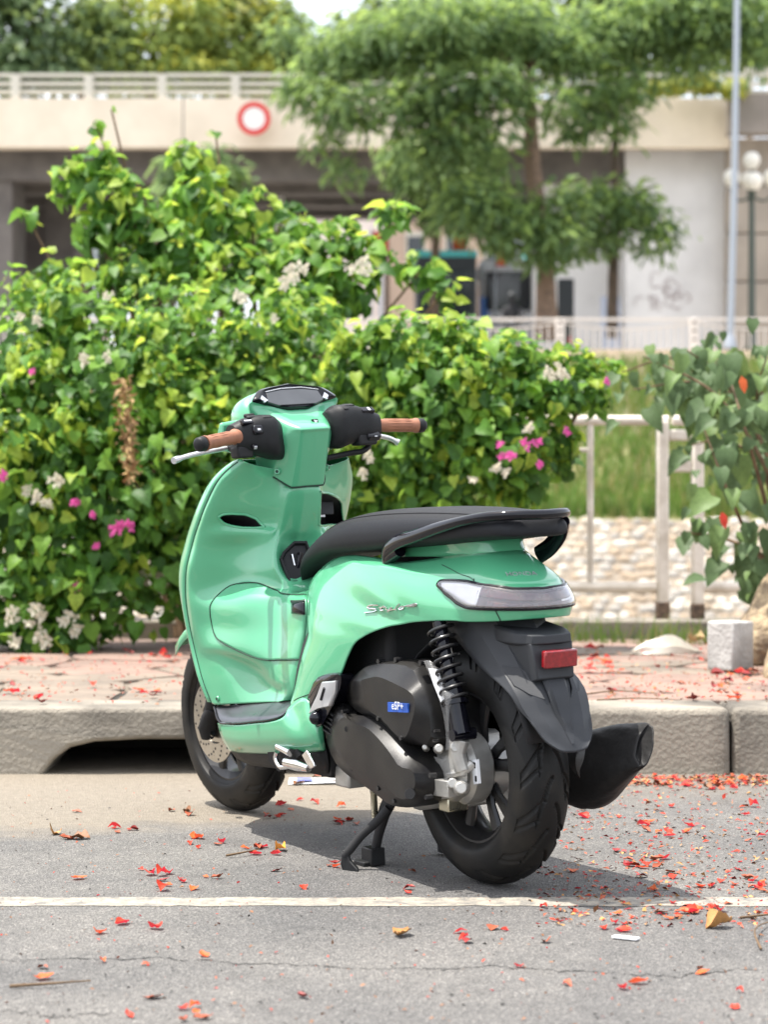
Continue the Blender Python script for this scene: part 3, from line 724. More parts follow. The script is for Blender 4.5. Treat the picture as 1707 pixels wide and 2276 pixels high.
# ---------------------------------------------------------------- handlebar head
H0 = [(.835, 0, 1.064), (.836, .030, 1.0645), (0.849,0.082,1.08), (.847, .122, 1.091), (.868, .092, 1.116), (.880, 0, 1.129)]
HEAD_L = [
 H0,
 [(.822, 0, 1.050), (.823, .033, 1.0505), (0.852,0.087,1.075), (.850, .130, 1.085), (.885, .100, 1.108), (.905, 0, 1.118)],
 [None, (0.757,0.042,1.015), (0.816,0.078,1.029), (.862, .118, 1.052), (.925, .110, 1.06), (.965, 0, 1.07)],
 [None, (0.761,0.042,1.003), (0.802,0.076,1.006), (.866, .105, 1.035), (.930, .105, 1.04), (.975, 0, 1.04)],
 [None, (0.78,0.043,0.953), (0.806,0.07,0.971), (.880, .085, .985), (.935, .085, .99), (.965, 0, .99)],
 [None, (0.798,0.045,0.909), (0.836,0.074,0.933), (.895, .082, .945), (.935, .075, .945), (.950, 0, .945)],
 [None, (0.814,0.047,0.871), (0.85,0.076,0.9), (.905, .078, .905), (.935, .07, .905), (.945, 0, .905)],
]
hr = []
for r in HEAD_L:
    if r[0] is None: r[0] = (r[1][0] - .004, 0, r[1][2])
    r = [np.array(p, float) for p in r]; m_ = [np.array((p[0], -p[1], p[2])) for p in r[1:-1]]
    hr.append(r[::-1] + m_ + [r[-1]])
HEAD = Surf(hr, lin=.6)
surf_mesh('handlebar_cover', HEAD, PAINT, 8, 8, solid=.002, fn=steer, sharp=24)
dr = [HEAD.ev(np.zeros(64), np.linspace(0, HEAD.C - 1, 64)[:64])]
o = dr[0][:-1]; c = o.mean(0); dn = np.array((-.80, 0, .60))
def dring(k, h): return [c + (p - c) * k + dn * h for p in o]
q = MB(); q.loft([dring(1.015, -.006), dring(1.02, .001), dring(.99, .006), dring(.90, .010), dring(.86, .006)], cap0=False, cap1=True); q.xf(steer); dash = q.build('instrument_panel', GLOSSB, SCO, sharp=50)
q = MB()
scr = [(c + np.array((a * .55, b, a * .83)) + dn * .0085) for a, b in ((.020, -.075), (.027, -.03), (.027, .03), (.020, .075), (-.008, .082), (-.020, .055), (-.020, -.055), (-.008, -.082))]
q.loft([[p + dn * -.006 for p in scr], scr]); q.xf(steer); q.build('display', SCRN, dash, bevel=.001)
q = MB()
for sy in (1, -1):
    p_ = [c + np.array((a * .55, sy * b, a * .83)) + dn * .0095 for a, b in ((.012, .092), (.002, .100), (-.010, .092), (-.004, .080))]
    q.loft([[p + dn * -.004 for p in p_], p_])
q.xf(steer); q.build('indicator_window', SILVER, dash)
q = MB(); q.tube([steer(c + np.array((a * .55, b, a * .83)) + dn * .0092) for a, b in ((.022, .078), (.030, .03), (.031, -.03), (.022, -.078))], .0012, 6); q.build('display_rim', SILVER, dash)
q = MB(); q.tube([steer(p) for p in HEAD.ev(np.full(40, HEAD.R - 1), np.linspace(1.6, HEAD.C - 2.6, 40))], .0022, 6); q.build('cover_seam', GAP, SCO)  # dark tube draws the shadow in the seam below the cover
# badge
bd = []
for x, y in ((862,291), (893,291), (903,322), (875,326)): bd.append(np.array((1.552,0,1.214)) * 0 + 0)
B4 = [(0.784,-0.008,1.036), (0.782,-0.022,1.036), (0.781,-0.026,1.022), (0.782,-0.012,1.021)]
q = MB(); q.loft([[np.array(p) + (.004, 0, 0) for p in B4], [np.array(p) + (-.003, 0, .0015) for p in B4]]); q.xf(steer); bdo = q.build('badge', GLOSSB, SCO)
bc = sum(np.array(p) for p in B4) / 4 + np.array((-.0036, 0, .0018)); e1 = (np.array(B4[1]) - B4[0]) * .5; e2 = (np.array(B4[0]) - B4[3]) * .5
q = MB(); W2 = [(-.7, .75), (.75, .45), (.65, .25), (.35, .22), (.6, .02), (.15, -.02), (.45, -.25), (-.1, -.3), (.1, -.6), (-.35, -.55), (-.6, -.1)]
q.add([bc + e1 * a + e2 * b for a, b in W2], [tuple(range(len(W2)))]); q.xf(steer); q.build('wing_emblem', SILVER, bdo)
for sy, px in ((1, (0.831,0.075,0.913)), (-1, ((0.831,0.075,0.913)[0], -.075, (0.831,0.075,0.913)[2]))):
    q = MB(); p = np.array(px); d_ = np.array((-.75, .6 * sy, 0.1)); q.tube([p + d_ * -.004, p + d_ * .003], [.0085, .0065], 12); q.xf(steer); w_ = q.build('cover_screw', PAINT, SCO)
    q = MB(); q.tube([p, p + d_ * .0035], [.0045, .004], 10); q.xf(steer); q.build('screw_recess', GAP, w_)
# headlight shell on the front of the head
q = MB(); rg = []
for k in range(11):
    f = k / 10; a = f * math.pi / 2
    x = .89 + .13 * math.sin(a); kk = max(.05, math.cos(a) ** .55)
    rg.append([(x, .136 * kk * (1 if math.cos(t) >= 0 else -1) * abs(math.cos(t)) ** .6, 1.048 - .012 * f + (.070 if math.sin(t) > 0 else .085) * kk * (1 if math.sin(t) > 0 else -1) * abs(math.sin(t)) ** .7) for t in np.linspace(0, 2 * math.pi, 33)[:-1]])
r0_ = rg[0]; cc_ = np.mean(r0_, 0); q.loft([[(p[0] - .035, p[1] * .9, min(p[2], 1.065)) for p in r0_]] + rg, True, True); q.xf(steer); q.build('headlight_shell', PAINT, SCO, sharp=60)
for sy in (1, -1):   # green wing in front of each switch housing
    q = MB(); q.loft([[(.915 + a, sy * .09, 1.0 + b) for a, b in ((0, .055), (.03, .02), (.02, -.05), (-.02, -.05), (-.02, .05))], [(.885 + a, sy * .20, 1.005 + b) for a, b in ((0, .04), (.018, .01), (.012, -.03), (-.012, -.03), (-.012, .036))]])
    q.xf(steer); q.build('cover_wing', PAINT, SCO, bevel=.008)
# switch housings
def housing(cs, rs, name):
    q = MB(); rg = []
    P = smooth_path(cs, 16); Rz = np.interp(np.linspace(0, 1, 16), np.linspace(0, 1, len(rs)), [r[0] for r in rs]); Rx = np.interp(np.linspace(0, 1, 16), np.linspace(0, 1, len(rs)), [r[1] for r in rs])
    for p, a, b in zip(P, Rz, Rx):
        rg.append([(p[0] + b * (1 if math.cos(t) >= 0 else -1) * abs(math.cos(t)) ** .72, p[1], p[2] + a * (1 if math.sin(t) >= 0 else -1) * abs(math.sin(t)) ** .72) for t in np.linspace(0, 2 * math.pi, 33)[:-1]])
    q.loft(rg); q.xf(steer); return q.build(name, BLACKP, SCO, sharp=50)
HL = [(0.828,0.066,0.989), (0.826,0.092,0.999), (0.828,0.135,1.006), (0.833,0.172,1.005), (0.836,0.196,1.002)]
hl = housing(HL, [(.048, .028), (.056, .045), (.050, .042), (.041, .034), (.033, .028)], 'switch_housing')
HRr = [(0.807,-0.062,1.009), (0.798,-0.085,1.014), (0.794,-0.13,1.019), (0.784,-0.165,1.015), (0.783,-0.197,1.012)]
hr_ = housing(HRr, [(.044, .026), (.056, .045), (.048, .042), (.040, .034), (.030, .026)], 'switch_housing')
def rel(H, i, a): return np.array(H[i]) + np.array(a)
q = MB()
for c_, sz, rt in (((0.833,0.143,1.056), (.020, .024, .010), 0),): q.box(c_, sz)
q.xf(steer); q.build('mirror_hole', VOIDB, hl, bevel=.004)
def button(px, sz, m, par, dx=-.006, b=.002):
    q = MB(); p = np.array(px) + (dx, 0, 0); q.box(p, sz); q.xf(steer); return q.build('button', m, par, bevel=b)
def on_house(H, rs, y, ang, out=0.0):
    """point on the skin of a housing at lateral y and angle ang (0 = rear, 90 = top)"""
    hy = [p[1] for p in H]; s = 1 if hy[-1] > hy[0] else -1
    yy = [s * v for v in hy]; t = np.interp(s * y, yy, range(len(H)))
    c_ = np.array([np.interp(t, range(len(H)), [p[k] for p in H]) for k in range(3)])
    a = np.interp(t, range(len(rs)), [r[0] for r in rs]); b = np.interp(t, range(len(rs)), [r[1] for r in rs]); g_ = math.radians(ang)
    return c_ + np.array((-(b + out) * math.cos(g_) ** .72, 0, (a + out) * (1 if g_ >= 0 else -1) * abs(math.sin(g_)) ** .72))
RL = [(.055, .04), (.056, .045), (.050, .042), (.041, .034), (.033, .028)]; RRr = [(.055, .04), (.056, .045), (.048, .042), (.040, .034), (.030, .026)]
def hbutton(H, rs, y, ang, sz, m, par, name='button', b=.002, out=.0):
    q = MB(); p = on_house(H, rs, y, ang, out); q.box((0, 0, 0), sz, Matrix.Rotation(math.radians(ang), 3, 'Y')); q.v = [tuple(np.array(v) + p) for v in q.v]; q.xf(steer); return q.build(name, m, par, bevel=b)
b1 = hbutton(HL, RL, .165, 48, (.010, .034, .016), GLOSSB, hl); hbutton(HL, RL, .165, 48, (.012, .020, .004), WHITEP, b1, 'button_mark', .0005)
b1 = hbutton(HL, RL, .145, 10, (.012, .028, .024), GLOSSB, hl, b=.005); hbutton(HL, RL, .145, 10, (.0135, .009, .005), WHITEP, b1, 'button_mark', .0005)
b1 = hbutton(HL, RL, .155, -28, (.014, .016, .012), GLOSSB, hl, b=.004); hbutton(HL, RL, .155, -28, (.0165, .008, .008), SILVER, b1, 'button_mark', .001)
hbutton(HL, RL, .112, 60, (.004, .024, .012), VOIDB, hl, 'housing_slot', .003, .0); hbutton(HL, RL, .145, 76, (.006, .028, .014), VOIDB, hl, 'housing_slot', .004)
hbutton(HRr, RRr, -.098, 52, (.004, .014, .014), VOIDB, hr_, 'housing_slot', .002)
hbutton(HRr, RRr, -.115, 76, (.005, .030, .016), VOIDB, hr_, 'housing_slot', .003)
b1 = hbutton(HRr, RRr, -.160, 55, (.010, .036, .018), GLOSSB, hr_); hbutton(HRr, RRr, -.163, 55, (.012, .006, .012), WHITEP, b1, 'button_mark', .0005)
b1 = hbutton(HRr, RRr, -.170, -45, (.02, .040, .02), GLOSSB, hr_, b=.005); hbutton(HRr, RRr, -.172, -38, (.021, .009, .009), WHITEP, b1, 'button_mark', .001)
# grips, caps, levers
def grip(a, b, side):
    a = np.array(a); b = np.array(b); q = MB(); n = 22; P = [a + (b - a) * i / (n - 1) for i in range(n)]
    rad = [.0205 if i in (0, 1) else (.0192 if i >= n - 2 else .0168 + .0004 * math.cos(i)) for i in range(n)]
    q.tube(P, rad, 22); q.xf(steer); g_ = q.build('grip', BROWN, SCO, sharp=60)
    d = (b - a) / np.linalg.norm(b - a); q = MB()
    for k in range(9):
        t = -60 + k * 26; off = np.array((-math.cos(math.radians(t)), 0, math.sin(math.radians(t)))) * .0168
        q.tube([a + (b - a) * f + off * (1 if f not in (.22, .84) else .96) for f in (.22, .3, .6, .78, .84)], .0011, 5)
    q.xf(steer); q.build('grip_ribs', BROWN, g_)
    q = MB(); q.tube([b, b + d * .004, b + d * .018, b + d * .024], [.016, .0185, .0178, .012], 20); q.xf(steer); q.build('bar_end_cap', BLACKP, g_, sharp=50)
grip((0.82,0.19,1.006), (0.772,0.308,0.994), 1)
grip((0.78,-0.192,1.012), (0.767,-0.312,1.005), -1)
def lever(P, name='brake_lever'):
    q = MB(); q.tube(smooth_path(P, 16), [(.0105 - .003 * math.sin(math.pi * i / 15), .006) if i < 14 else (.0095, .0085) for i in range(16)], 12, up=(1, 0, 0)); q.xf(steer); return q.build(name, SILVER, SCO, sharp=60)
lever([(0.868,0.179,0.982), (0.862,0.217,0.977), (0.85,0.267,0.973), (0.838,0.317,0.967), (0.825,0.365,0.958)])
lever([(0.845,-0.221,0.99), (0.845,-0.248,0.984), (0.838,-0.272,0.977), (0.828,-0.293,0.964)])
q = MB(); q.tube(smooth_path([(0.795,-0.18,0.98), (0.788,-0.175,0.963), (0.785,-0.155,0.95), (0.796,-0.12,0.946), (0.809,-0.06,0.938)], 26), .0075, 10); q.xf(steer); q.build('brake_hose', BLACKP, SCO)
q = MB(); q.box(on_house(HRr, RRr, -.155, -80, -.004), (.045, .055, .03)); q.xf(steer); q.build('lever_bracket', VOIDB, hr_, bevel=.006)
q = MB(); q.box(on_house(HL, RL, .175, -80, -.002), (.04, .045, .03)); q.xf(steer); q.build('lever_bracket', VOIDB, hl, bevel=.006)

# ---------------------------------------------------------------- engine and transmission
def plate(name, out, cap, y0, y1, y2, m, parent=SCO, it=1, sharp=40):
    """thick cover: outline (scooter x,z) from y0 to y1, drawn in to the cap outline at y2"""
    A = [np.array(p, float) for p in out]; B = [np.array(p, float) for p in cap]
    q = MB(); A_ = chaikin(A, it); B_ = chaikin(B, it)
    r0 = [(p[0], y0, p[2]) for p in A_]; r1 = [(p[0], y1, p[2]) for p in A_]
    r15 = [((a[0] * .85 + b[0] * .15), y1 + (y2 - y1) * .35, a[2] * .85 + b[2] * .15) for a, b in zip(A_, B_)]
    r2 = [(p[0], y2, p[2]) for p in B_]
    q.loft([r0, r1, r15, r2]); return q.build(name, m, parent, sharp=sharp)
cvt_o = [(0.454,0.14,0.289), (0.449,0.14,0.326), (0.417,0.14,0.366), (0.364,0.14,0.376), (0.331,0.14,0.35), (0.248,0.14,0.356), (0.187,0.14,0.347), (0.138,0.14,0.329), (0.092,0.14,0.308), (0.048,0.14,0.282), (0.001,0.14,0.262), (-0.011,0.14,0.229), (0.006,0.14,0.193), (0.051,0.14,0.175), (0.11,0.14,0.167), (0.17,0.14,0.166), (0.22,0.14,0.181), (0.292,0.14,0.198), (0.366,0.14,0.213), (0.419,0.14,0.239)]
cvt_c = [(0.358,0.172,0.295), (0.35,0.172,0.322), (0.328,0.172,0.345), (0.302,0.172,0.352), (0.26,0.185,0.341), (0.201,0.19,0.337), (0.158,0.192,0.321), (0.12,0.194,0.302), (0.09,0.195,0.283), (0.064,0.195,0.264), (0.004,0.192,0.264), (-0.006,0.19,0.239), (0.01,0.188,0.21), (0.035,0.188,0.198), (0.064,0.188,0.194), (0.093,0.188,0.201), (0.137,0.188,0.218), (0.196,0.186,0.229), (0.26,0.182,0.239), (0.325,0.175,0.257)]
cvt = plate('belt_cover', cvt_o, cvt_c, .07, .155, .186, ENGB, it=1, sharp=28)
q = MB(); q.tube([(0.02,0.186,0.21), (-0.004,0.2,0.215)], [.012, .011], 16); q.tube([(0.321,0.17,0.322), (0.295,0.184,0.325)], .007, 12); q.build('cover_bolt_hole', VOIDB, cvt)
q = MB()
for k in range(5): q.box(np.array((0.394,0.15,0.353)) + np.array((.012 * .2 * k, 0, -.0115 * k)), (.045, .06, .0045), Matrix.Rotation(-.25, 3, 'Y'))
o_ = q.build('cooling_fins', BLACKP, cvt, bevel=.001)
q = MB()
for e_ in ((0.328,0.175,0.36), (0.36,0.172,0.269), (0.293,0.176,0.235), (0.171,0.178,0.205), (0.102,0.178,0.185), (-0.027,0.172,0.208), (-0.047,0.172,0.256), (0.17,0.172,0.358), (0.072,0.172,0.324)): q.tube([np.array(e_) - (0, .012, 0), np.array(e_) + (0, .004, 0)], .0055, 6)
q.build('cover_bolts', RIMM, cvt)['kind'] = 'stuff'
air_o = [(0.381,0.12,0.38), (0.375,0.12,0.417), (0.342,0.12,0.435), (0.297,0.12,0.46), (0.249,0.12,0.472), (0.171,0.12,0.483), (0.057,0.12,0.484), (0.021,0.12,0.446), (-0.002,0.12,0.411), (-0.013,0.12,0.383), (-0.021,0.12,0.309), (0.065,0.12,0.305), (0.127,0.12,0.302), (0.173,0.12,0.323), (0.223,0.12,0.341), (0.274,0.12,0.351), (0.321,0.12,0.355), (0.374,0.12,0.374)]
air_c = [(0.237,0.175,0.397), (0.25,0.175,0.433), (0.239,0.175,0.439), (0.204,0.175,0.445), (0.175,0.175,0.45), (0.142,0.175,0.448), (0.088,0.175,0.439), (0.03,0.175,0.428), (0.011,0.175,0.415), (0.009,0.172,0.391), (0.034,0.165,0.349), (0.056,0.16,0.325), (0.077,0.158,0.323), (0.108,0.158,0.334), (0.146,0.16,0.353), (0.182,0.165,0.364), (0.207,0.168,0.369), (0.23,0.172,0.383)]
air = plate('air_cleaner_box', air_o, air_c, .02, .135, .172, ENGB, it=1, sharp=26)
q = MB()
for e_ in ((0.215,0.138,0.478), (0.138,0.138,0.486), (0.031,0.138,0.486)): q.tube([np.array(e_) - (0, .01, 0), np.array(e_) + (0, .006, 0)], .006, 10)
for e_ in ((-0.03,0.146,0.346), (-0.023,0.146,0.324)): q.tube([np.array(e_) - (0, .01, 0), np.array(e_) + (0, .004, 0)], .003, 8)
q.build('box_bolt', RIMM, air)
S4 = [(0.119,0.176,0.398), (0.033,0.176,0.401), (0.035,0.173,0.382), (0.121,0.175,0.377)]
q = MB(); q.loft([[np.array(p) - (0, .004, 0) for p in S4], [np.array(p) + (0, .0012, 0) for p in S4]]); stk = q.build('sticker', STICK, air)
def text_mesh(body, name, origin, ex, ey, size, m, parent, thick=.001, fn=None, shear=0.0):
    cu = bpy.data.curves.new('lettering', 'FONT'); cu.body = body; cu.size = 1.0; cu.extrude = 0.0; cu.align_x = 'CENTER'; cu.align_y = 'CENTER'; cu.shear = shear; cu.resolution_u = 3
    to = bpy.data.objects.new('lettering', cu); COL.objects.link(to)
    dg = bpy.context.evaluated_depsgraph_get(); me = bpy.data.meshes.new_from_object(to.evaluated_get(dg)); bpy.data.objects.remove(to); bpy.data.curves.remove(cu)
    ex = np.array(ex, float); ey = np.array(ey, float); n = np.cross(ex, ey); n /= np.linalg.norm(n); o = np.array(origin, float)
    V = [tuple(o + ex * v.co.x * size + ey * v.co.y * size) for v in me.vertices]; F = [tuple(p.vertices) for p in me.polygons]
    if fn: V = [fn(v) for v in V]
    bpy.data.meshes.remove(me)
    return mesh(name, V, F, m, parent, smooth=False, solid=thick, recalc=False)
ux = np.array(S4[1]) - np.array(S4[0]); ux /= np.linalg.norm(ux); uy = np.array(S4[0]) - np.array(S4[3]); uy /= np.linalg.norm(uy); sc_ = sum(np.array(p) for p in S4) / 4 + (0, .0018, 0)
text_mesh('eSP+', 'lettering', sc_ + uy * .003, ux, uy, .0255, WHITEP, stk, .0004)
# logo on the flank and maker's name on the tail
lg = MB()
def stroke(P, r=.0022): lg.tube(on_surf(BODY, resample(np.array(chaikin([np.array(p) for p in P], 2, closed=False)), 4 * len(P)), .002), [(r, r * .7)] * (4 * len(P)), 6)
stroke([(8.632,4.205), (8.322,4.072), (8.015,4.074), (7.928,4.204), (8.231,4.364), (8.222,4.456), (7.879,4.493), (7.349,4.360)], .0020)
stroke([(8.878,4.313), (8.406,4.466), (8.346,4.538), (8.540,4.543)], .0020)
stroke([(8.486,4.356), (8.885,4.400)], .0014)
stroke([(8.852,4.457), (8.668,4.568), (8.820,4.605), (9.164,4.485)], .0018)
stroke([(9.240,4.469), (8.846,4.678), (8.536,4.739), (8.599,4.664), (9.242,4.645)], .0016)
stroke([(9.999,4.211), (9.358,4.563), (9.146,4.692), (9.326,4.673)], .0018)
stroke([(10.043,4.407), (9.761,4.455), (9.474,4.611), (9.548,4.680), (9.901,4.566), (10.023,4.430)], .0017)
stroke([(9.975,4.452), (10.564,4.274), (11.021,4.119), (10.809,4.348), (10.201,4.427)], .0018)
lg.build('script_logo', CHROME, body)
uvh = [(16.052,0.736), (18.237,0.731), (17.115,0.621), (16.801,0.820)]
hp = on_surf(BODY, uvh, .0015); hx = hp[1] - hp[0]; wx = np.linalg.norm(hx); hx /= wx; hy_ = hp[2] - hp[3]; hy_ -= hx * (hy_ @ hx); hy_ /= np.linalg.norm(hy_)
text_mesh('HONDA', 'lettering', hp.mean(0), hx, hy_, wx / 3.1, SILVER, body, .001)
# gear case, hub drum, shock absorber
gear_o = [(0.144,0.06,0.279), (0.091,0.06,0.269), (0.059,0.06,0.315), (0.037,0.06,0.33), (-0.017,0.06,0.334), (-0.019,0.06,0.304), (-0.053,0.06,0.285), (-0.058,0.06,0.226), (-0.038,0.06,0.197), (0.022,0.06,0.173), (0.08,0.06,0.161), (0.179,0.06,0.143), (0.192,0.06,0.165), (0.155,0.06,0.202)]
gear_c = [(0.027,0.115,0.284), (-0.015,0.115,0.276), (-0.047,0.115,0.313), (-0.063,0.115,0.331), (-0.093,0.115,0.334), (-0.086,0.115,0.307), (-0.098,0.115,0.284), (-0.1,0.115,0.241), (-0.089,0.115,0.219), (-0.056,0.115,0.205), (-0.023,0.115,0.199), (0.025,0.115,0.191), (0.038,0.115,0.202), (0.027,0.115,0.23)]
gear = plate('gear_case', gear_o, gear_c, -.02, .085, .115, ALU, it=1, sharp=35)
q = MB(); q.box((-0.023,0.125,0.223), (.075, .03, .036), Matrix.Rotation(.03, 3, 'Y')); q.tube([(-0.049,0.1,0.222), (-0.131,0.15,0.237)], [.020, .012], 16); q.tube([(-0.014,0.1,0.228), (-0.081,0.14,0.24)], .011, 12); q.tube([(-0.032,0.1,0.308), (-0.09,0.135,0.317)], .011, 12); q.tube([(0.039,0.13,0.301), (0.012,0.15,0.308)], [.009, .006], 8); q.tube([(0.006,0.12,0.302), (-0.039,0.145,0.31)], [.012, .009], 10)
q.tube([(-0.088,0.118,0.264), (-0.079,0.122,0.3), (-0.088,0.118,0.332)], [.018, .016, .018], 10); q.tube([(-0.025,0.114,0.248), (-0.088,0.118,0.262), (-0.101,0.1,0.281)], .010, 8)
q.build('case_boss', ALU, gear, bevel=.002)
q = MB(); q.box((0.003,0.09,0.182), (.04, .05, .03)); q.build('drain_block', SPRG, gear, bevel=.003)
q = MB(); q.lathe([(0, .03), (.074, .03), (.078, .035), (.078, .075), (.070, .088), (.055, .092), (0, .092)], (0, 0, .256), 'y', 48); drum = q.build('brake_drum', ALU, SCO, sharp=30)
B4 = [(-0.091,0.098,0.286), (-0.112,0.098,0.289), (-0.117,0.098,0.239), (-0.098,0.098,0.235)]
q = MB(); q.loft([[np.array(p) - (0, .006, 0) for p in B4], [np.array(p) + (0, .001, 0) for p in B4]]); lb_ = q.build('paper_label', WHITEP, drum)
q = MB(); q.box(np.array((-0.104,0.099,0.276)), (.009, .001, .012)); q.box(np.array((-0.108,0.099,0.248)), (.008, .001, .012)); q.build('label_print', VOIDB, lb_)
s0 = np.array((-0.02,0.122,0.575)); s1 = np.array((-0.095,0.122,0.342)); sd = (s1 - s0)
q = MB(); q.tube([s0, s0 + sd * .55], .015, 16); q.tube([s0 + sd * .55, s1], .0215, 16); q.tube([s1 + (0, -.03, 0), s1 + (0, .024, 0)], .013, 14); q.tube([s0 + sd * .70, s0 + sd * .74], .028, 18); shock = q.build('shock_absorber', GLOSSB, SCO)
coil = []; axd = sd / np.linalg.norm(sd); e1 = np.cross(axd, (0, 1, 0)); e1 /= np.linalg.norm(e1); e2 = np.cross(axd, e1)
for k in range(8 * 20 + 1):
    t = k / 20; f = t / 8; coil.append(s0 + sd * (.02 + .70 * f) + (e1 * math.cos(2 * math.pi * t) + e2 * math.sin(2 * math.pi * t)) * .027)
q = MB(); q.tube(coil, .0037, 8); q.build('coil_spring', RIMM, shock)
# paper tag under clear film beside the shock
B4 = [(0.007,0.137,0.476), (-0.031,0.137,0.476), (-0.053,0.138,0.443), (-0.071,0.139,0.411), (-0.046,0.139,0.404), (-0.015,0.138,0.441)]
q = MB(); q.loft([[np.array(p) - (0, .0015, 0) for p in B4], B4]); tg_ = q.build('paper_tag', WHITEP, air)
fl = [[(0.022,0.139,0.491), (0.001,0.136,0.492), (-0.013,0.125,0.483)], [(-0.016,0.142,0.448), (-0.051,0.146,0.453), (-0.049,0.128,0.449)], [(-0.044,0.145,0.417), (-0.088,0.15,0.423), (-0.092,0.132,0.422)], [(-0.055,0.143,0.389), (-0.085,0.147,0.396), (-0.082,0.132,0.399)], [(-0.061,0.14,0.341), (-0.08,0.143,0.348), (-0.071,0.132,0.351)], [(-0.041,0.13,0.304), (-0.07,0.133,0.312), (-0.077,0.126,0.315)]]
surf_mesh('clear_film', Surf(fl), PLASTICW, 8, 8, solid=.0, parent=air)
# swing arm, crank case below
q = MB(); q.box((0.436,0.1,0.196), (.07, .06, .05)); q.box((.26, 0, .22), (.20, .2, .12)); q.box((.08, .0, .20), (.16, .12, .06)); q.build('crank_case', ALU, SCO, bevel=.006)
q = MB(); q.tube([(.30, .02, .40), (.10, .02, .40)], .05, 12); q.box((.30, 0, .34), (.22, .18, .14)); q.build('engine_block', VOIDB, SCO, bevel=.01)
q = MB(); q.tube([(-.02, -.10, .256), (.05, -.10, .25), (.35, -.08, .28)], [.03, .03, .03], 10); q.tube([(0, -.10, .256), (0, .10, .256)], .02, 12); q.build('swing_arm', RIMM, SCO)
fp = [((0.485,0.15,0.308)), ((0.436,0.15,0.312)), ((0.466,0.14,0.195)), ((0.517,0.14,0.188))]
q = MB(); q.loft([[np.array(p) - (0, .12, 0) for p in fp], fp]); q.build('splash_guard', VOIDB, SCO)
# folded pillion peg
pg_o = [(0.524,0.168,0.337), (0.494,0.168,0.381), (0.452,0.168,0.428), (0.397,0.168,0.442), (0.336,0.168,0.449), (0.337,0.168,0.42), (0.365,0.168,0.386), (0.404,0.168,0.35), (0.442,0.168,0.313), (0.492,0.168,0.309)]
pg_c = [(0.479,0.186,0.343), (0.448,0.186,0.383), (0.409,0.186,0.429), (0.363,0.186,0.442), (0.31,0.186,0.448), (0.312,0.186,0.423), (0.338,0.186,0.39), (0.378,0.186,0.355), (0.413,0.186,0.321), (0.452,0.186,0.318)]
peg = plate('pillion_peg_bracket', pg_o, pg_c, .14, .180, .187, GLOSSB, sharp=35)
po = [(0.392,0.192,0.425), (0.326,0.192,0.432), (0.333,0.192,0.405), (0.36,0.192,0.372), (0.417,0.192,0.361), (0.466,0.192,0.345), (0.455,0.192,0.358), (0.42,0.192,0.391)]
cpo = sum(np.array(p) for p in po) / len(po)
q = MB(); q.loft([[np.array(p) - (0, .008, 0) for p in po], po, [cpo + (np.array(p) - cpo) * .93 + (0, .003, 0) for p in po]]); pgo = q.build('pillion_peg', SILVER, peg)
q = MB(); q.tube([(0.376,0.196,0.412), (0.386,0.196,0.398), (0.395,0.196,0.384)], [(.0035, .0035)] * 3, 8); q.build('peg_slot', VOIDB, pgo)
q = MB(); q.lathe([(0, -.012), (.009, -.011), (.0155, -.004), (.017, .003), (.013, .013), (.006, .018), (0, .019)], (0.43,0.19,0.339), 'y', 20); q.build('peg_pivot', GLOSSB, peg)
# side stand folded up
rc_ = [(0.707,0.186,0.253), (0.634,0.188,0.264), (0.57,0.188,0.273), (0.527,0.184,0.245), (0.607,0.178,0.21), (0.673,0.172,0.187), (0.715,0.178,0.21)]
q = MB(); q.loft([[np.array(p) - (0, .01, 0) for p in rc_], [np.array(p) + (0, .002, 0) for p in rc_]]); rco = q.build('stand_recess', VOIDB, SCO)
q = MB(); q.tube([(0.627,0.196,0.255), (0.562,0.196,0.246)], [.0085, .0095], 14); q.tube(smooth_path([(0.636,0.195,0.241), (0.644,0.195,0.226), (0.627,0.194,0.207), (0.581,0.194,0.211)], 12), .006, 10)
q.tube([(0.593,0.196,0.219), (0.531,0.196,0.219), (0.47,0.196,0.218)], [(.012, .008), (.014, .008), (.009, .008)], 12); q.build('side_stand', CHROME, SCO)
ft = [(0.502,0.198,0.247), (0.476,0.198,0.261), (0.442,0.198,0.235), (0.438,0.198,0.227), (0.463,0.198,0.217)]
q = MB(); q.loft([[np.array(p) - (0, .006, 0) for p in ft], ft]); q.build('side_stand_foot', CHROME, SCO, bevel=.002)
# centre stand on the ground
q = MB(); q.tube([(0.241,0.11,0.166), (0.271,0.11,0.134), (0.301,0.11,0.082), (0.328,0.11,0.025)], [(.022, .012), (.020, .011), (.014, .010), (.013, .010)], 10, up=(1, 0, 0))
q.tube([(.33, -.11, .20), (.36, -.11, .02)], .012, 10); q.tube([(.33, -.11, .19), (.33, .11, .19)], .014, 10); cs = q.build('center_stand', VOIDB, SCO, bevel=.002)
q = MB(); q.box((0.323,0.115,0.027), (.050, .036, .040)); q.box(np.array((0.335,0.125,0.007)), (.05, .045, .02)); q.build('stand_foot', BLACKP, cs, bevel=.003)
q = MB(); q.box((.362, -.112, .012), (.05, .04, .024)); q.build('stand_foot', BLACKP, cs, bevel=.003)
q = MB(); q.lathe([(0, -.10), (.135, -.10), (.14, -.105), (.135, -.115), (0, -.115)], (0.01, 0, .262), 'y', 40); q.add([(.02, -.10, .30), (.30, -.10, .28), (.30, -.10, .50), (-.06, -.10, .46)], [(0, 1, 2, 3)]); q.build('hub_guard', VOIDB, SCO)  # black disc and plate added to darken the view through the rear wheel
q = MB(); q.tube(smooth_path([(0.235,0.12,0.147), (0.26,0.14,0.113), (0.284,0.165,0.084), (0.297,0.19,0.052), (0.304,0.2,0.04)], 14), [(.010, .008)] * 14, 10); q.build('stand_pedal_arm', VOIDB, cs)
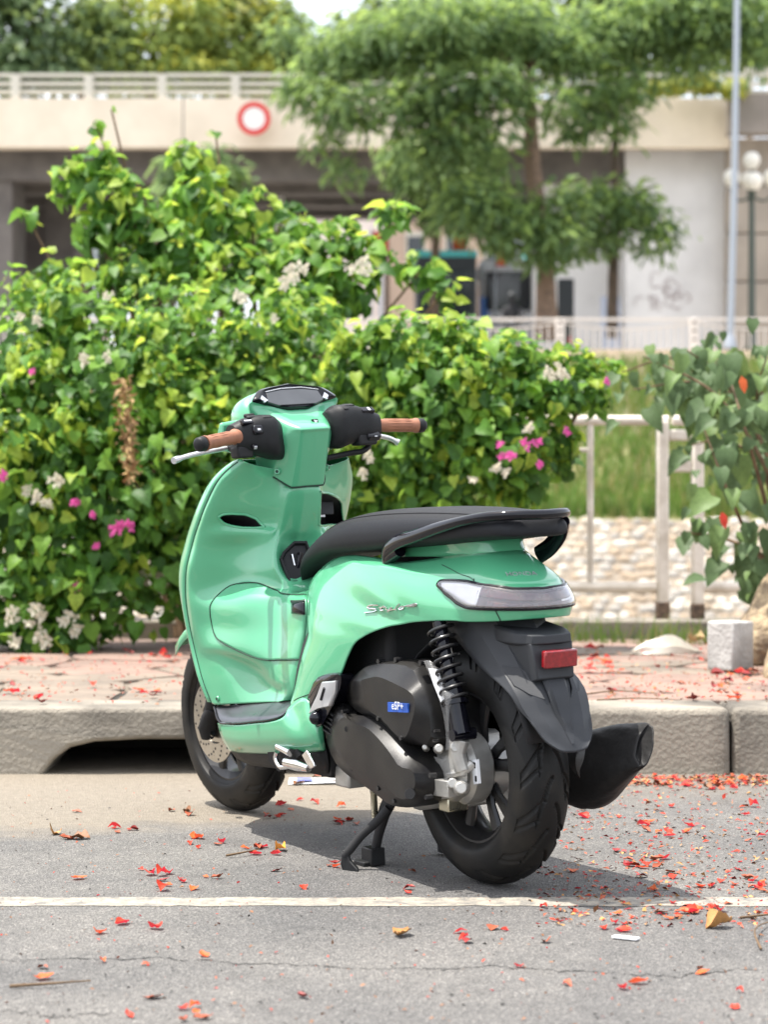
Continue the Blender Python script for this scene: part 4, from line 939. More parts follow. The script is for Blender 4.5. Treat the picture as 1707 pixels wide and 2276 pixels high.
pd = [(0.302,0.205,0.055), (0.293,0.195,0.048), (0.286,0.195,0.03), (0.26,0.19,0.014), (0.261,0.19,-0.003), (0.299,0.205,-0.009), (0.305,0.21,0.022)]
q = MB(); q.loft([[np.array(p) + (.02, -.014, 0) for p in pd], pd]); q.build('stand_pedal', BLACKP, cs, bevel=.004)
q = MB(); a0 = np.array((0.291,0.125,0.186)); a1 = np.array((0.29,0.125,0.118)); co = []
for k in range(22 * 10 + 1): t = k / 10; co.append(a0 + (a1 - a0) * (t / 22) + np.array((math.cos(2 * math.pi * t), math.sin(2 * math.pi * t), 0)) * .0065)
q.tube(co, .0018, 6); q.tube([a0 + (0, 0, .03), a0], .003, 6); q.build('stand_spring', SPRG, cs)
# exhaust: silencer on the right, wrapped in packing film
q = MB(); q.lathe([(0, -.19), (.045, -.19), (.060, -.18), (.064, -.15), (.064, .02), (.05, .06), (.02, .10), (0, .10)], (0, -.165, .235), 'x', 32)
q.v = [(p[0], p[1], p[2] - p[0] * .18) for p in q.v]; q.tube([(.08, -.165, .215), (.25, -.13, .18), (.42, -.05, .2)], .018, 12); muf = q.build('exhaust_silencer', MUFW, SCO, sharp=35)
rnd = random.Random(5); wr = []
for ct, ry, rz, rot_ in (((-0.096,-0.15,0.222), .050, .058, 0), ((-0.115,-0.162,0.228), .076, .076, .1), ((-0.151,-0.17,0.249), .078, .084, .2), ((-0.194,-0.176,0.265), .062, .077, .35), ((-0.238,-0.18,0.281), .044, .068, .45), ((-0.283,-0.18,0.299), .026, .056, .5), ((-0.314,-0.18,0.307), .014, .050, .5), ((-0.326,-0.18,0.31), .010, .047, .5), ((-0.327,-0.18,0.31), .006, .043, .5), ((-0.314,-0.18,0.308), .003, .036, .5)):
    r = []
    for k in range(48):
        t = 2 * math.pi * k / 48; w = 1 + .06 * math.sin(3 * t + ct[0] * 30) + .045 * math.sin(7 * t - ct[0] * 55) + .03 * math.sin(13 * t + ct[0] * 90)
        y_, z_ = ry * math.cos(t) * w, rz * math.sin(t) * w
        r.append((ct[0] + .02 * math.sin(t + 1), ct[1] + y_ * math.cos(rot_) - z_ * math.sin(rot_), ct[2] + y_ * math.sin(rot_) + z_ * math.cos(rot_)))
    wr.append(r)
q = MB(); q.loft(wr, False, True); fo = q.build('packing_film', FILM, muf, sharp=70, solid=.004)
sd_ = fo.modifiers.new('folds', 'SUBSURF'); sd_.levels = 1; sd_.render_levels = 1

# ================================================================ the place
RNG = np.random.default_rng(11); R = random.Random(11)
def nodes_of(m): return m.node_tree.nodes, m.node_tree.links, m.node_tree.nodes[m['bsdf']]
# ---------------------------------------------------------------- ground materials
def asphalt():
    m = mat('asphalt', (0.1, 0.1, 0.1), 0.85); N, Lk, b = nodes_of(m)
    tc = N.new('ShaderNodeTexCoord')
    def noise(scale, det=4, rough=.6, dist=0.0):
        n = N.new('ShaderNodeTexNoise'); n.inputs['Scale'].default_value = scale; n.inputs['Detail'].default_value = det; n.inputs['Roughness'].default_value = rough; n.inputs['Distortion'].default_value = dist
        Lk.new(tc.outputs['Object'], n.inputs['Vector']); return n
    def ramp(src, stops):
        r = N.new('ShaderNodeValToRGB'); e = r.color_ramp.elements
        while len(e) < len(stops): e.new(.5)
        for k, (p, c) in enumerate(stops): e[k].position = p; e[k].color = (*c, 1) if len(c) == 3 else c
        Lk.new(src, r.inputs['Fac']); return r
    def mix(f, a, c, mode='MIX'):
        x = N.new('ShaderNodeMix'); x.data_type = 'RGBA'; x.blend_type = mode
        if isinstance(f, float): x.inputs[0].default_value = f
        else: Lk.new(f, x.inputs[0])
        Lk.new(a, x.inputs[6]); Lk.new(c, x.inputs[7]); return x.outputs[2]
    vor = N.new('ShaderNodeTexVoronoi'); vor.inputs['Scale'].default_value = 230; Lk.new(tc.outputs['Object'], vor.inputs['Vector'])
    agg = ramp(vor.outputs['Color'], [(.0, (.080, .079, .078)), (.45, (.125, .123, .120)), (.75, (.165, .161, .156)), (1, (.28, .272, .26))])
    fine = ramp(noise(260, 2).outputs['Fac'], [(.3, (.66, .66, .66)), (.7, (1.28, 1.26, 1.24))])
    big = ramp(noise(1.3, 5, .6, .4).outputs['Fac'], [(.3, (.74, .74, .75)), (.7, (1.22, 1.19, 1.14))])
    c = mix(1.0, agg.outputs[0], fine.outputs[0], 'MULTIPLY'); c = mix(1.0, c, big.outputs[0], 'MULTIPLY'); med = ramp(noise(9, 6, .7, .3).outputs['Fac'], [(.28, (.80, .80, .80)), (.5, (1, 1, 1)), (.75, (1.12, 1.11, 1.09))]); c = mix(1.0, c, med.outputs[0], 'MULTIPLY')
    # sand washed out of the drain lies over the asphalt near the kerb
    sep = N.new('ShaderNodeSeparateXYZ'); Lk.new(tc.outputs['Object'], sep.inputs[0])
    def math_(op, a, b2=None):
        n = N.new('ShaderNodeMath'); n.operation = op
        for k, v in enumerate((a, b2)):
            if v is None: continue
            if isinstance(v, (int, float)): n.inputs[k].default_value = v
            else: Lk.new(v, n.inputs[k])
        return n.outputs[0]
    dx = math_('DIVIDE', math_('SUBTRACT', sep.outputs['X'], -.72), 1.05); dy = math_('DIVIDE', math_('SUBTRACT', sep.outputs['Y'], 5.95), .92)
    d = math_('SQRT', math_('ADD', math_('MULTIPLY', dx, dx), math_('MULTIPLY', dy, dy)))
    d = math_('ADD', d, math_('MULTIPLY', math_('SUBTRACT', noise(2.6, 5).outputs['Fac'], .5), .9))
    sm_ = ramp(d, [(.75, (1, 1, 1)), (1.05, (0, 0, 0))])
    sand = ramp(noise(38, 6, .7).outputs['Fac'], [(.3, (.19, .16, .12)), (.7, (.28, .24, .185))])
    grain = mix(1.0, sand.outputs[0], fine.outputs[0], 'MULTIPLY')
    mask = N.new('ShaderNodeRGBToBW'); Lk.new(sm_.outputs[0], mask.inputs[0])
    c = mix(math_('MULTIPLY', mask.outputs[0], .75), c, sand.outputs[0])
    # pale dust along the gutter
    gy = ramp(math_('ADD', math_('MULTIPLY', math_('SUBTRACT', sep.outputs['Y'], 5.5), 1.0), math_('MULTIPLY', noise(3.1, 4).outputs['Fac'], .6)), [(.3, (0, 0, 0)), (1.0, (.45, .45, .45))])
    gm = N.new('ShaderNodeRGBToBW'); Lk.new(gy.outputs[0], gm.inputs[0]); c = mix(gm.outputs[0], c, grain)
    Lk.new(c, b.inputs['Base Color'])
    bp = N.new('ShaderNodeBump'); bp.inputs['Distance'].default_value = .005; bp.inputs['Strength'].default_value = .9
    Lk.new(vor.outputs['Distance'], bp.inputs['Height']); Lk.new(bp.outputs['Normal'], b.inputs['Normal'])
    return m
ROADM = asphalt()
def concrete(name, base, dirt, scale=5, bump=.004, bscale=60, dots=True, c3=None):
    m = mat(name, base, .85, scale=scale, col2=dirt, contrast=(.38, .66), bump=bump, bscale=bscale, detail=8)
    return m
KERBM = mat('kerb_concrete', (.27, .24, .195), .88, scale=3.4, col2=(.085, .076, .064), contrast=(.44, .70), bump=.007, bscale=70, detail=10)
SLABP = concrete('pink_stone', (.25, .165, .130), (.165, .118, .096), 4, .005, 40)
SLABB = concrete('beige_stone', (.21, .168, .13), (.14, .115, .092), 4, .005, 40)
BEDM = concrete('sandy_joint', (.13, .105, .08), (.19, .155, .12), 14, .006, 80)
RAILW = concrete('old_white_paint', (.72, .66, .58), (.52, .46, .38), 9, .003, 60)
RUSTM = concrete('rusty_stain', (.06, .04, .03), (.18, .12, .08), 30, .004, 80)
DARKC = mat('drain_dark', (.03, .027, .022), .95, rvar=0)
SOILM = concrete('dry_soil', (.24, .18, .125), (.16, .13, .085), 2.5, .03, 12)
MORTM = concrete('bank_mortar', (.20, .165, .125), (.27, .225, .175), 2.2, .02, 20)
STONES = [concrete('bank_stone_%s' % n, c, tuple(q * .72 for q in c), 7, .008, 30) for n, c in (('pale', (.50, .43, .34)), ('grey', (.37, .34, .30)), ('tan', (.40, .31, .22)), ('white', (.60, .56, .49)))]
for k, s_ in enumerate(('pale', 'grey', 'tan', 'white')): pass
GRASSM = mat('grass_blade', (.10, .19, .03), .6, var=.35, scale=3, transl=.35)
GRASSD = mat('grass_dry', (.26, .24, .08), .6, var=.3, scale=3, transl=.3)
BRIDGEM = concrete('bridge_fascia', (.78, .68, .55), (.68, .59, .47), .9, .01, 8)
BRIDGED = concrete('bridge_soffit', (.16, .145, .135), (.11, .10, .095), 1.5, .01, 8)  # dark tone includes the shade under the deck, also on the piers
ABUTM = concrete('abutment_wall', (.72, .71, .71), (.60, .59, .59), .7, .01, 8)
WALLB = concrete('old_block_wall', (.36, .31, .26), (.27, .235, .20), .9, .02, 8)
BRAIL = mat('bridge_rail_paint', (.58, .55, .47), .6, var=.08)
FARW = mat('far_railing_white', (.66, .60, .54), .6, var=.08)
POLEM = mat('galvanised_pole', (.36, .39, .43), .4, metal=.4, var=.08)
GLOBE = mat('lamp_globe', (.78, .74, .66), .25, var=.03)
BARK = concrete('tree_bark', (.23, .15, .10), (.13, .09, .065), 9, .02, 18)
BARKD = concrete('dark_bark', (.11, .075, .052), (.065, .05, .036), 9, .02, 18)
BARKY = concrete('pale_root_bark', (.34, .26, .16), (.15, .11, .075), 16, .03, 22)
TWIG = mat('twig', (.12, .075, .04), .8, var=.3)

# ---------------------------------------------------------------- road, kerb, pavement
def sheet(name, pts, m, **k): return tag(mesh(name, pts, [tuple(range(len(pts)))], m, smooth=False, **k), kind='structure')
sheet('road', [(-60, -12, 0), (60, -12, 0), (60, 7.0, 0), (-60, 7.0, 0)], ROADM)
def line_mat():
    m = mat('worn_road_paint', (.50, .455, .38), .75, scale=60, var=.1); N, Lk, b = nodes_of(m)
    tc = N.new('ShaderNodeTexCoord'); n1 = N.new('ShaderNodeTexNoise'); n1.inputs['Scale'].default_value = 26; n1.inputs['Detail'].default_value = 9; n1.inputs['Roughness'].default_value = .8
    Lk.new(tc.outputs['Object'], n1.inputs['Vector']); r = N.new('ShaderNodeValToRGB'); r.color_ramp.elements[0].position = .40; r.color_ramp.elements[1].position = .60
    r.color_ramp.elements[0].color = (.13, .125, .115, 1); r.color_ramp.elements[1].color = (.34, .30, .24, 1)
    Lk.new(n1.outputs['Fac'], r.inputs['Fac']); Lk.new(r.outputs[0], b.inputs['Base Color']); return m
nx = 260; V = []; 
for i in range(nx + 1):
    x = -6 + 12 * i / nx; w0 = .040 + .014 * R.random(); w1 = .040 + .014 * R.random()
    V += [(x, 4.185 - w0, .0012), (x, 4.185 + w1, .0012)]
tag(mesh('road_line', V, [(2 * i, 2 * i + 2, 2 * i + 3, 2 * i + 1) for i in range(nx)], line_mat(), smooth=False), kind='structure')
CRK = mat('crack_dark', (.03, .029, .028), .95, rvar=0)
def crack(p0, p1, wid, seed):
    rr = random.Random(seed); n = 90; V = []; off = 0
    for i in range(n + 1):
        f = i / n; off += rr.uniform(-.012, .012); off *= .93
        x = p0[0] + (p1[0] - p0[0]) * f; y = p0[1] + (p1[1] - p0[1]) * f + off; w = wid * rr.uniform(.15, 1) * math.sin(math.pi * min(1, max(.02, f))) ** .2
        V += [(x, y - w, .001), (x, y + w, .001)]
    return tag(mesh('road_crack', V, [(2 * i, 2 * i + 2, 2 * i + 3, 2 * i + 1) for i in range(n)], CRK, smooth=False), kind='structure')
crack((-0.686,3.637,0), (0.137,3.539,0), .0032, 3); crack((0.057,3.562,0), (0.662,3.514,0), .0035, 4); crack((-0.611,3.239,0), (-0.433,3.233,0), .004, 5)
KZ0, KZ1, KH = 6.31, 6.62, .204
kerb = empty('kerb', (0, KZ0, 0)); tag(kerb, kind='structure')
def kstone(x0, x1, hole=None):
    if hole:
        a, b2 = hole
        arc = [(a, -.03), (a, .0), (a + .035, .045), (a + .085, .082), (a + .16, .100), (a + .30, .106), (b2 - .2, .106), (b2 - .06, .085), (b2, .03), (b2, -.03)]
        out = [(x0, -.03)] + arc + [(x1, -.03), (x1, KH), (x0, KH)]
    else: out = [(x0, -.03), (x1, -.03), (x1, KH), (x0, KH)]
    n = len(out)
    V = [(x, KZ0 + .012 * (z > .1) , z) for x, z in out] + [(x, KZ1, z) for x, z in out]
    F = [tuple(range(n)), tuple(range(2 * n - 1, n - 1, -1))] + [(i, (i + 1) % n, (i + 1) % n + n, i + n) for i in range(n)]
    o = mesh('kerb_stone', V, F, KERBM, None, smooth=True, sharp=30, bevel=.022, segs=3); o.parent = kerb; o.matrix_parent_inverse = Matrix.Translation((0, -KZ0, 0))
    return o
ks = [-9.3, -7.3, -5.3, -3.3, -1.62, .08, 1.08, 2.08, 3.08, 5.1, 7.1, 9.1]
for a, b2 in zip(ks, ks[1:]): kstone(a + .004, b2 - .004, (-1.06, -.22) if a == -1.62 else None)
q = MB(); q.add([(-1.2, 6.36, -.02), (-.1, 6.36, -.02), (-.1, 7.1, -.25), (-1.2, 7.1, -.25), (-1.2, 7.1, .19), (-.1, 7.1, .19), (-1.2, 6.36, .19), (-.1, 6.36, .19)], [(0, 1, 2, 3), (3, 2, 5, 4), (0, 3, 4, 6), (1, 7, 5, 2), (6, 4, 5, 7)])
tag(q.build('drain_pit', DARKC), kind='structure')
pave = sheet('pavement', [(-30, KZ1, .185), (30, KZ1, .185), (30, 10.35, .185), (-30, 10.35, .185)], BEDM)
# irregular flagstones: jittered cells clipped to leave a joint
def cells(x0, x1, y0, y1, nx, ny, jit, rng, gap):
    P = [[None] * (nx + 1) for _ in range(ny + 1)]
    for j in range(ny + 1):
        for i in range(nx + 1):
            P[j][i] = (x0 + (x1 - x0) * (i + (.5 if j % 2 else 0) * .6) / nx + rng.uniform(-jit, jit) * (x1 - x0) / nx, y0 + (y1 - y0) * j / ny + (rng.uniform(-jit, jit) * (y1 - y0) / ny if 0 < j < ny else 0))
    out = []
    for j in range(ny):
        for i in range(nx):
            a, b2, c, d = P[j][i], P[j][i + 1], P[j + 1][i + 1], P[j + 1][i]
            q = [np.array(p) for p in (a, b2, c, d)]; cen = sum(q) / 4
            q = [cen + (p - cen) * (1 - gap / max(.05, np.linalg.norm(p - cen))) for p in q]
            out.append((cen, q))
    return out
def slab(cen, q, h, z, m, name, parent, rng, tilt=.008, wob=.08):
    pts = []
    for i in range(4):
        a, b2 = q[i], q[(i + 1) % 4]
        pts += [a * .9 + b2 * .1 + (cen - a) * .03, (a + b2) / 2 + (cen - (a + b2) / 2) * rng.uniform(-.10, .10) * wob * 8, a * .1 + b2 * .9 + (cen - b2) * .03]
    tx, ty = rng.uniform(-tilt, tilt), rng.uniform(-tilt, tilt)
    top = [(p[0], p[1], z + h + (p[0] - cen[0]) * tx + (p[1] - cen[1]) * ty) for p in pts]
    ins = [tuple(np.array((cen[0], cen[1], z + h)) + (np.array(p) - np.array((cen[0], cen[1], z + h))) * .93 + np.array((0, 0, .004))) for p in top]
    low = [(p[0], p[1], z - .01) for p in pts]
    n = len(pts); V = low + top + ins
    F = [(i, (i + 1) % n, (i + 1) % n + n, i + n) for i in range(n)] + [(i + n, (i + 1) % n + n, (i + 1) % n + 2 * n, i + 2 * n) for i in range(n)] + [tuple(range(2 * n, 3 * n))]
    return mesh(name, V, F, m, parent, sharp=50)
rs = random.Random(21)
for cen, q_ in cells(-3.6, 3.9, KZ1 + .01, 10.2, 17, 9, .22, rs, .009):
    pink = (cen[1] > 8.0 or cen[0] > .2) and rs.random() < .85
    slab(cen, q_, .009 + rs.uniform(-.003, .005), .185, SLABP if pink else SLABB, 'paving_stone', pave, rs)
# ledge at the back of the pavement
q = MB(); q.box((0, 10.45, .19), (40, .34, .19)); led = tag(q.build('ledge', KERBM, bevel=.012), kind='structure')

# ---------------------------------------------------------------- near railing
rl = empty('railing', (0, 10.45, .285), 'weathered white concrete pipe railing behind the bushes and beside the grass', 'railing')
rl_inv = Matrix.Translation((0, -10.45, -.285))
def rpart(o): o.parent = rl; o.matrix_parent_inverse = rl_inv; return o
RZ = 10.45
def pole(p0, p1, r, name, m=RAILW, n=14): 
    q = MB(); P = [np.array(p0) + (np.array(p1) - np.array(p0)) * t for t in np.linspace(0, 1, 9)]; q.tube(P, [r * (1 + .03 * math.sin(7 * i + p0[0] * 9)) for i in range(9)], n); return rpart(q.build(name, m, sharp=60))
zt = (-1.97,10.450,1.303)[2]; zb = (-1.97,10.450,0.448)[2]
for seg in (-9.6, -7.2, -4.8, -2.4, 0, 2.4):
    xa, xb = 1.43 + seg, 1.61 + seg
    for x in (xa, xb):
        q = MB(); q.box((x, RZ, (.285 + zt - (.11 if x == xb else 0)) / 2 + .0), (.062, .062, zt - .285 - (.11 if x == xb else 0))); rpart(q.build('post', RAILW, bevel=.012))
        q = MB(); q.box((x, RZ - .002, .285 + .04), (.068, .068, .08 + .02 * R.random())); rpart(q.build('post_base', RUSTM, bevel=.008))
    for zz in ((-1.97,10.450,1.227)[2], (-1.97,10.450,1.066)[2]):
        q = MB(); q.box(((xa + xb) / 2, RZ, zz), (.118, .05, .058)); rpart(q.build('cross_bar', RAILW, bevel=.01))
    pole((xa - .37, RZ, zb), (xa - .37, RZ, zt), .017, 'thin_post')
    pole((xb + .03, RZ, zb), (xa + 2.4 - .032, RZ, zb), .028, 'lower_rail')
    pole((xa + .05 if seg < 2 else xa, RZ, zt), (xa + 2.4 + .03, RZ, zt), .026, 'top_rail')
q = MB(); q.box((1.022,10.400,1.149), (.05, .03, .022)); rpart(q.build('rail_stub', RAILW, bevel=.004))

# ---------------------------------------------------------------- canal, far bank, upper ground
q = MB(); q.add([(-60, 10.62, .185), (60, 10.62, .185), (60, 10.63, -2.8), (-60, 10.63, -2.8)], [(0, 1, 2, 3)]); tag(q.build('canal_wall', MORTM, smooth=False), kind='structure')
sheet('canal_water', [(-60, 10.6, -2.5), (60, 10.6, -2.5), (60, 28.6, -2.5), (-60, 28.6, -2.5)], mat('canal_water', (.05, .06, .04), .08, var=.2, scale=2))
PROF = [(28.0, -2.8), (29.6, -.95), (31.5, .80), (34, 1.75), (36, 2.35), (40, 3.3), (44, 4.2), (46.5, 4.72), (48.6, 4.8), (70, 5.0), (140, 5.3), (400, 6)]
def terrain_z(y): return float(np.interp(y, [p[0] for p in PROF], [p[1] for p in PROF]))
def strip(name, i0, i1, m):
    V = []; F = []; xs = np.linspace(-80, 90, 60)
    ys = []
    for k in range(i0, i1): ys += list(np.linspace(PROF[k][0], PROF[k + 1][0], 6)[:-1])
    ys.append(PROF[i1][0])
    for y in ys:
        for x in xs: V.append((x, y, terrain_z(y) + .06 * mnoise.noise(Vector((x * .6, y * .6, 2)))))
    n = len(xs)
    for j in range(len(ys) - 1):
        for i in range(n - 1): F.append((j * n + i, j * n + i + 1, (j + 1) * n + i + 1, (j + 1) * n + i))
    return tag(mesh(name, V, F, m), kind='structure')
bank = strip('canal_bank', 0, 2, MORTM); strip('grass_slope', 2, 4, concrete('slope_earth', (.13, .15, .045), (.20, .17, .08), 1.2, .03, 9)); strip('soil_slope', 4, 7, SOILM)
strip('promenade', 7, 11, concrete('promenade_paving', (.40, .36, .31), (.33, .30, .26), .5, .01, 6))
# pitching stones of the far bank
def stone_mesh(seed):
    rr = random.Random(seed); bm = bmesh.new(); bmesh.ops.create_icosphere(bm, subdivisions=2, radius=1)
    for v in bm.verts: v.co *= 1 + .22 * mnoise.noise(v.co * 1.7 + Vector((seed * 3.1, 0, 0))); v.co.z *= .45
    me = bpy.data.meshes.new('stone'); bm.to_mesh(me); bm.free(); me.polygons.foreach_set('use_smooth', np.ones(len(me.polygons), bool)); return me
sm_ = []
for k in range(8):
    me = stone_mesh(k); me.materials.append(STONES[k % 4]); sm_.append(me)
ang = math.atan2(1.75, 1.9); cnt = 0
for j in range(15):
    for i in range(40):
        if cnt >= 296: break
        y = 29.72 + .125 * j + R.uniform(-.03, .03); x = 1.6 + .19 * (i + .5 * (j % 2)) + R.uniform(-.05, .05)
        px = 829 + x / y * 4400
        if px < 1170 or px > 1700: continue
        z = terrain_z(y); s = R.uniform(.075, .108)
        o = link_mesh('stone', sm_[R.randrange(8)], bank); o.location = (x, y, z + .01); o.rotation_euler = (ang, R.uniform(-.1, .1), 0); o.scale = (s * R.uniform(.9, 1.3), s * R.uniform(.75, 1.05), s * 1.0); cnt += 1
bms = MB()
for j in range(15):
    for i in range(110):
        y = 29.72 + .125 * j + R.uniform(-.03, .03); x = -9 + .21 * (i + .5 * (j % 2)) + R.uniform(-.05, .05); px_ = 829 + x / y * 4400
        if 1165 < px_ < 1705: continue
        s = R.uniform(.07, .10); c_ = Vector((x, y, terrain_z(y) + .01)); Rm = Matrix.Rotation(ang, 3, 'X'); ring = [(1.1 * math.cos(a), .9 * math.sin(a)) for a in np.linspace(0, 6.28, 8)[:-1]]
        bms.k = R.randrange(4); bms.add([c_ + Rm @ Vector((p * s, q_ * s, 0)) for p, q_ in ring] + [c_ + Rm @ Vector((p * s * .6, q_ * s * .6, s * .42)) for p, q_ in ring], [(k, (k + 1) % 7, (k + 1) % 7 + 7, k + 7) for k in range(7)] + [tuple(range(7, 14))])
tag(bms.build('bank_stones', STONES, bank), kind='stuff')
# ---------------------------------------------------------------- leaves: one routine fills a mesh with leaf-shaped faces
HEART = (np.array([(0, 0, 0), (0, .28, .0), (0, .62, -.03), (0, 1, -.16), (.30, -.06, .05), (.46, .24, .13), (.30, .62, .07), (-.30, -.06, .05), (-.46, .24, .13), (-.30, .62, .07)]),
         [(0, 4, 5, 1), (1, 5, 6, 2), (2, 6, 3), (0, 1, 8, 7), (1, 2, 9, 8), (2, 3, 9)])
OVAL = (np.array([(0, 0, 0), (0, .5, -.02), (0, 1, -.18), (.22, .30, .07), (.20, .66, .03), (-.22, .30, .07), (-.20, .66, .03)]), [(0, 3, 1), (3, 4, 1), (1, 4, 2), (0, 1, 5), (5, 1, 6), (1, 2, 6)])
SIMPLE = (np.array([(0, 0, 0), (.26, .45, .05), (0, 1, -.12), (-.26, .45, .05)]), [(0, 1, 2, 3)])
FROND = (np.array([(0, 0, 0), (.15, .3, .02), (.13, .7, -.06), (0, 1.05, -.2), (-.13, .7, -.06), (-.15, .3, .02)]), [(0, 1, 2, 3), (0, 3, 4, 5)])
def leaf_frames(P, Nn, Tp, S):
    Nn = Nn / (np.linalg.norm(Nn, axis=1, keepdims=True) + 1e-9)
    Y = Tp - (Tp * Nn).sum(1, keepdims=True) * Nn; Y /= (np.linalg.norm(Y, axis=1, keepdims=True) + 1e-9)
    X = np.cross(Y, Nn); return X, Y, Nn
def leaf_mesh(name, P, Nn, Tp, S, tpl, mats, mi, parent, kind='stuff'):
    X, Y, Z = leaf_frames(P, Nn, Tp, S); T, F = tpl; k = len(T); rv = np.random.default_rng(len(P)); X = X * rv.uniform(.72, 1.15, (len(P), 1)); Z = Z * rv.uniform(.3, 2.6, (len(P), 1)) + Y * rv.uniform(-.3, .3, (len(P), 1))
    V = P[:, None, :] + S[:, None, None] * (T[None, :, 0, None] * X[:, None] + T[None, :, 1, None] * Y[:, None] + T[None, :, 2, None] * Z[:, None])
    V = V.reshape(-1, 3); n = len(P)
    me = bpy.data.meshes.new(name); me.vertices.add(len(V)); me.vertices.foreach_set('co', V.astype(np.float32).ravel())
    lens = np.array([len(f) for f in F]); flat = np.concatenate([np.array(f) for f in F])
    loops = (flat[None] + (np.arange(n) * k)[:, None]).ravel(); tl = np.tile(lens, n); st = np.concatenate([[0], np.cumsum(tl)[:-1]])
    me.loops.add(len(loops)); me.loops.foreach_set('vertex_index', loops.astype(np.int32))
    me.polygons.add(len(tl)); me.polygons.foreach_set('loop_start', st.astype(np.int32)); me.polygons.foreach_set('loop_total', tl.astype(np.int32))
    for m in mats: me.materials.append(m)
    me.polygons.foreach_set('material_index', np.repeat(mi, len(F)).astype(np.int32)); me.polygons.foreach_set('use_smooth', np.ones(len(tl), bool))
    me.update(calc_edges=True); me.validate()
    o = link_mesh(name, me, parent)
    if kind: o['kind'] = kind
    return o
def sample_clumps(cl, n, rng, shell=.7):
    """cl: (x, y, z, radius, flatten); returns points, outward vectors, radial share, height share"""
    cl = np.array(cl, float); w = cl[:, 3] ** 2.2; idx = rng.choice(len(cl), n, p=w / w.sum())
    d = rng.normal(size=(n, 3)); d /= np.linalg.norm(d, axis=1, keepdims=True)
    rr = np.where(rng.random(n) < shell, rng.uniform(.72, 1.06, n), rng.uniform(.2, .8, n))
    # bumpy outline
    bump = np.array([mnoise.noise(Vector(v) * 2.2 + Vector((k * 1.3, 0, 0))) for v, k in zip(d, idx)])
    rr = rr * (1 + .35 * bump)
    off = d * rr[:, None] * cl[idx, 3][:, None]; off[:, 2] *= cl[idx, 4]
    P = cl[idx, :3] + off
    return P, d, rr, idx

# ---------------------------------------------------------------- foliage materials
def leafm(name, c, rough=.5, tr=.32, var=.3, scale=9, spec=.3): return mat(name, c, rough, var=var, scale=scale, transl=tr, spec=spec, rvar=.1)
BG = [leafm('bougainvillea_leaf_deep', (.045, .118, .022), tr=.38), leafm('bougainvillea_leaf', (.088, .205, .030), tr=.44), leafm('bougainvillea_leaf_light', (.16, .31, .042), tr=.52), leafm('new_leaf_yellow_green', (.29, .40, .055), tr=.5)]
SH = [leafm('shrub_leaf_grey_green', (.075, .125, .050), .55, .25, .2, 14, .3), leafm('shrub_leaf_light', (.12, .19, .060), .55, .22, .2, 14, .3), leafm('shrub_leaf_yellow', (.26, .24, .05), .5, .3)]
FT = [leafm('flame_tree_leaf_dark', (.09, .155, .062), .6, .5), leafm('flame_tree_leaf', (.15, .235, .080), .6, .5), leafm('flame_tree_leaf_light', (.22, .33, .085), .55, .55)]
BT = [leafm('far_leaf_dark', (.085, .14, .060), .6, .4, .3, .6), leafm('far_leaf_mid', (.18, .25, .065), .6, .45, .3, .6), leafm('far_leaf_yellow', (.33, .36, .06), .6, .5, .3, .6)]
WPET = leafm('white_bract', (.52, .49, .39), .6, .3, .08); PPET = leafm('pink_bract', (.62, .10, .33), .6, .3, .15); RPET = leafm('red_petal', (.46, .050, .022), .5, .25, .3, 40); OPET = leafm('orange_petal', (.56, .13, .035), .5, .25, .3, 40)
def px(x, y, Z, r, fl=1.0):
    """clump of given image radius at distance Z, stored as a point and radius in metres"""
    return ((x - 829.4) / 4400 * Z, Z, .78 - (y - 1128.3) / 4400 * Z, r / 4400 * Z, fl)
def stems(cl, base, r0, m, parent, name='stem', seed=1, frac=1.0):
    rr = random.Random(seed); q = MB()
    for c in cl:
        if rr.random() > frac: continue
        b = np.array(base) + (rr.uniform(-.15, .15), rr.uniform(-.1, .1), 0); e = np.array(c[:3]); m_ = (b + e) / 2 + (rr.uniform(-.15, .15), rr.uniform(-.1, .1), rr.uniform(0, .25))
        q.tube(smooth_path([b, m_, e], 10), list(np.linspace(r0, r0 * .3, 10)), 6)
    return q.build(name, m, parent)
LEAFCACHE = {}
def leaf_obj_mesh(tpl_name, tpl, m):
    k = (tpl_name, m.name)
    if k not in LEAFCACHE:
        me = bpy.data.meshes.new('leaf'); me.from_pydata([tuple(v) for v in tpl[0]], [], tpl[1]); me.materials.append(m)
        me.polygons.foreach_set('use_smooth', np.ones(len(me.polygons), bool)); LEAFCACHE[k] = me
    return LEAFCACHE[k]
def bract_mesh(name, m, seed):
    rr = random.Random(seed); q = MB()
    for k in range(6):
        c = np.array((rr.uniform(-.9, .9), rr.uniform(-.5, .5), rr.uniform(-.6, .6)))
        for j in range(3):
            a = 2 * math.pi * j / 3 + rr.uniform(0, 1); d = np.array((math.cos(a), -.35, math.sin(a))); u = np.array((-math.sin(a), -.2, math.cos(a)))
            q.add([c, c + d * .35 + u * .32, c + d * .8 + (0, -.12, 0), c + d * .35 - u * .32], [(0, 1, 2, 3)])
    me = bpy.data.meshes.new(name); me.from_pydata(q.v, [], q.f); me.materials.append(m); return me
BRW = [bract_mesh('flower_cluster', WPET, k) for k in range(3)]; BRP = [bract_mesh('flower_cluster', PPET, k + 7) for k in range(3)]
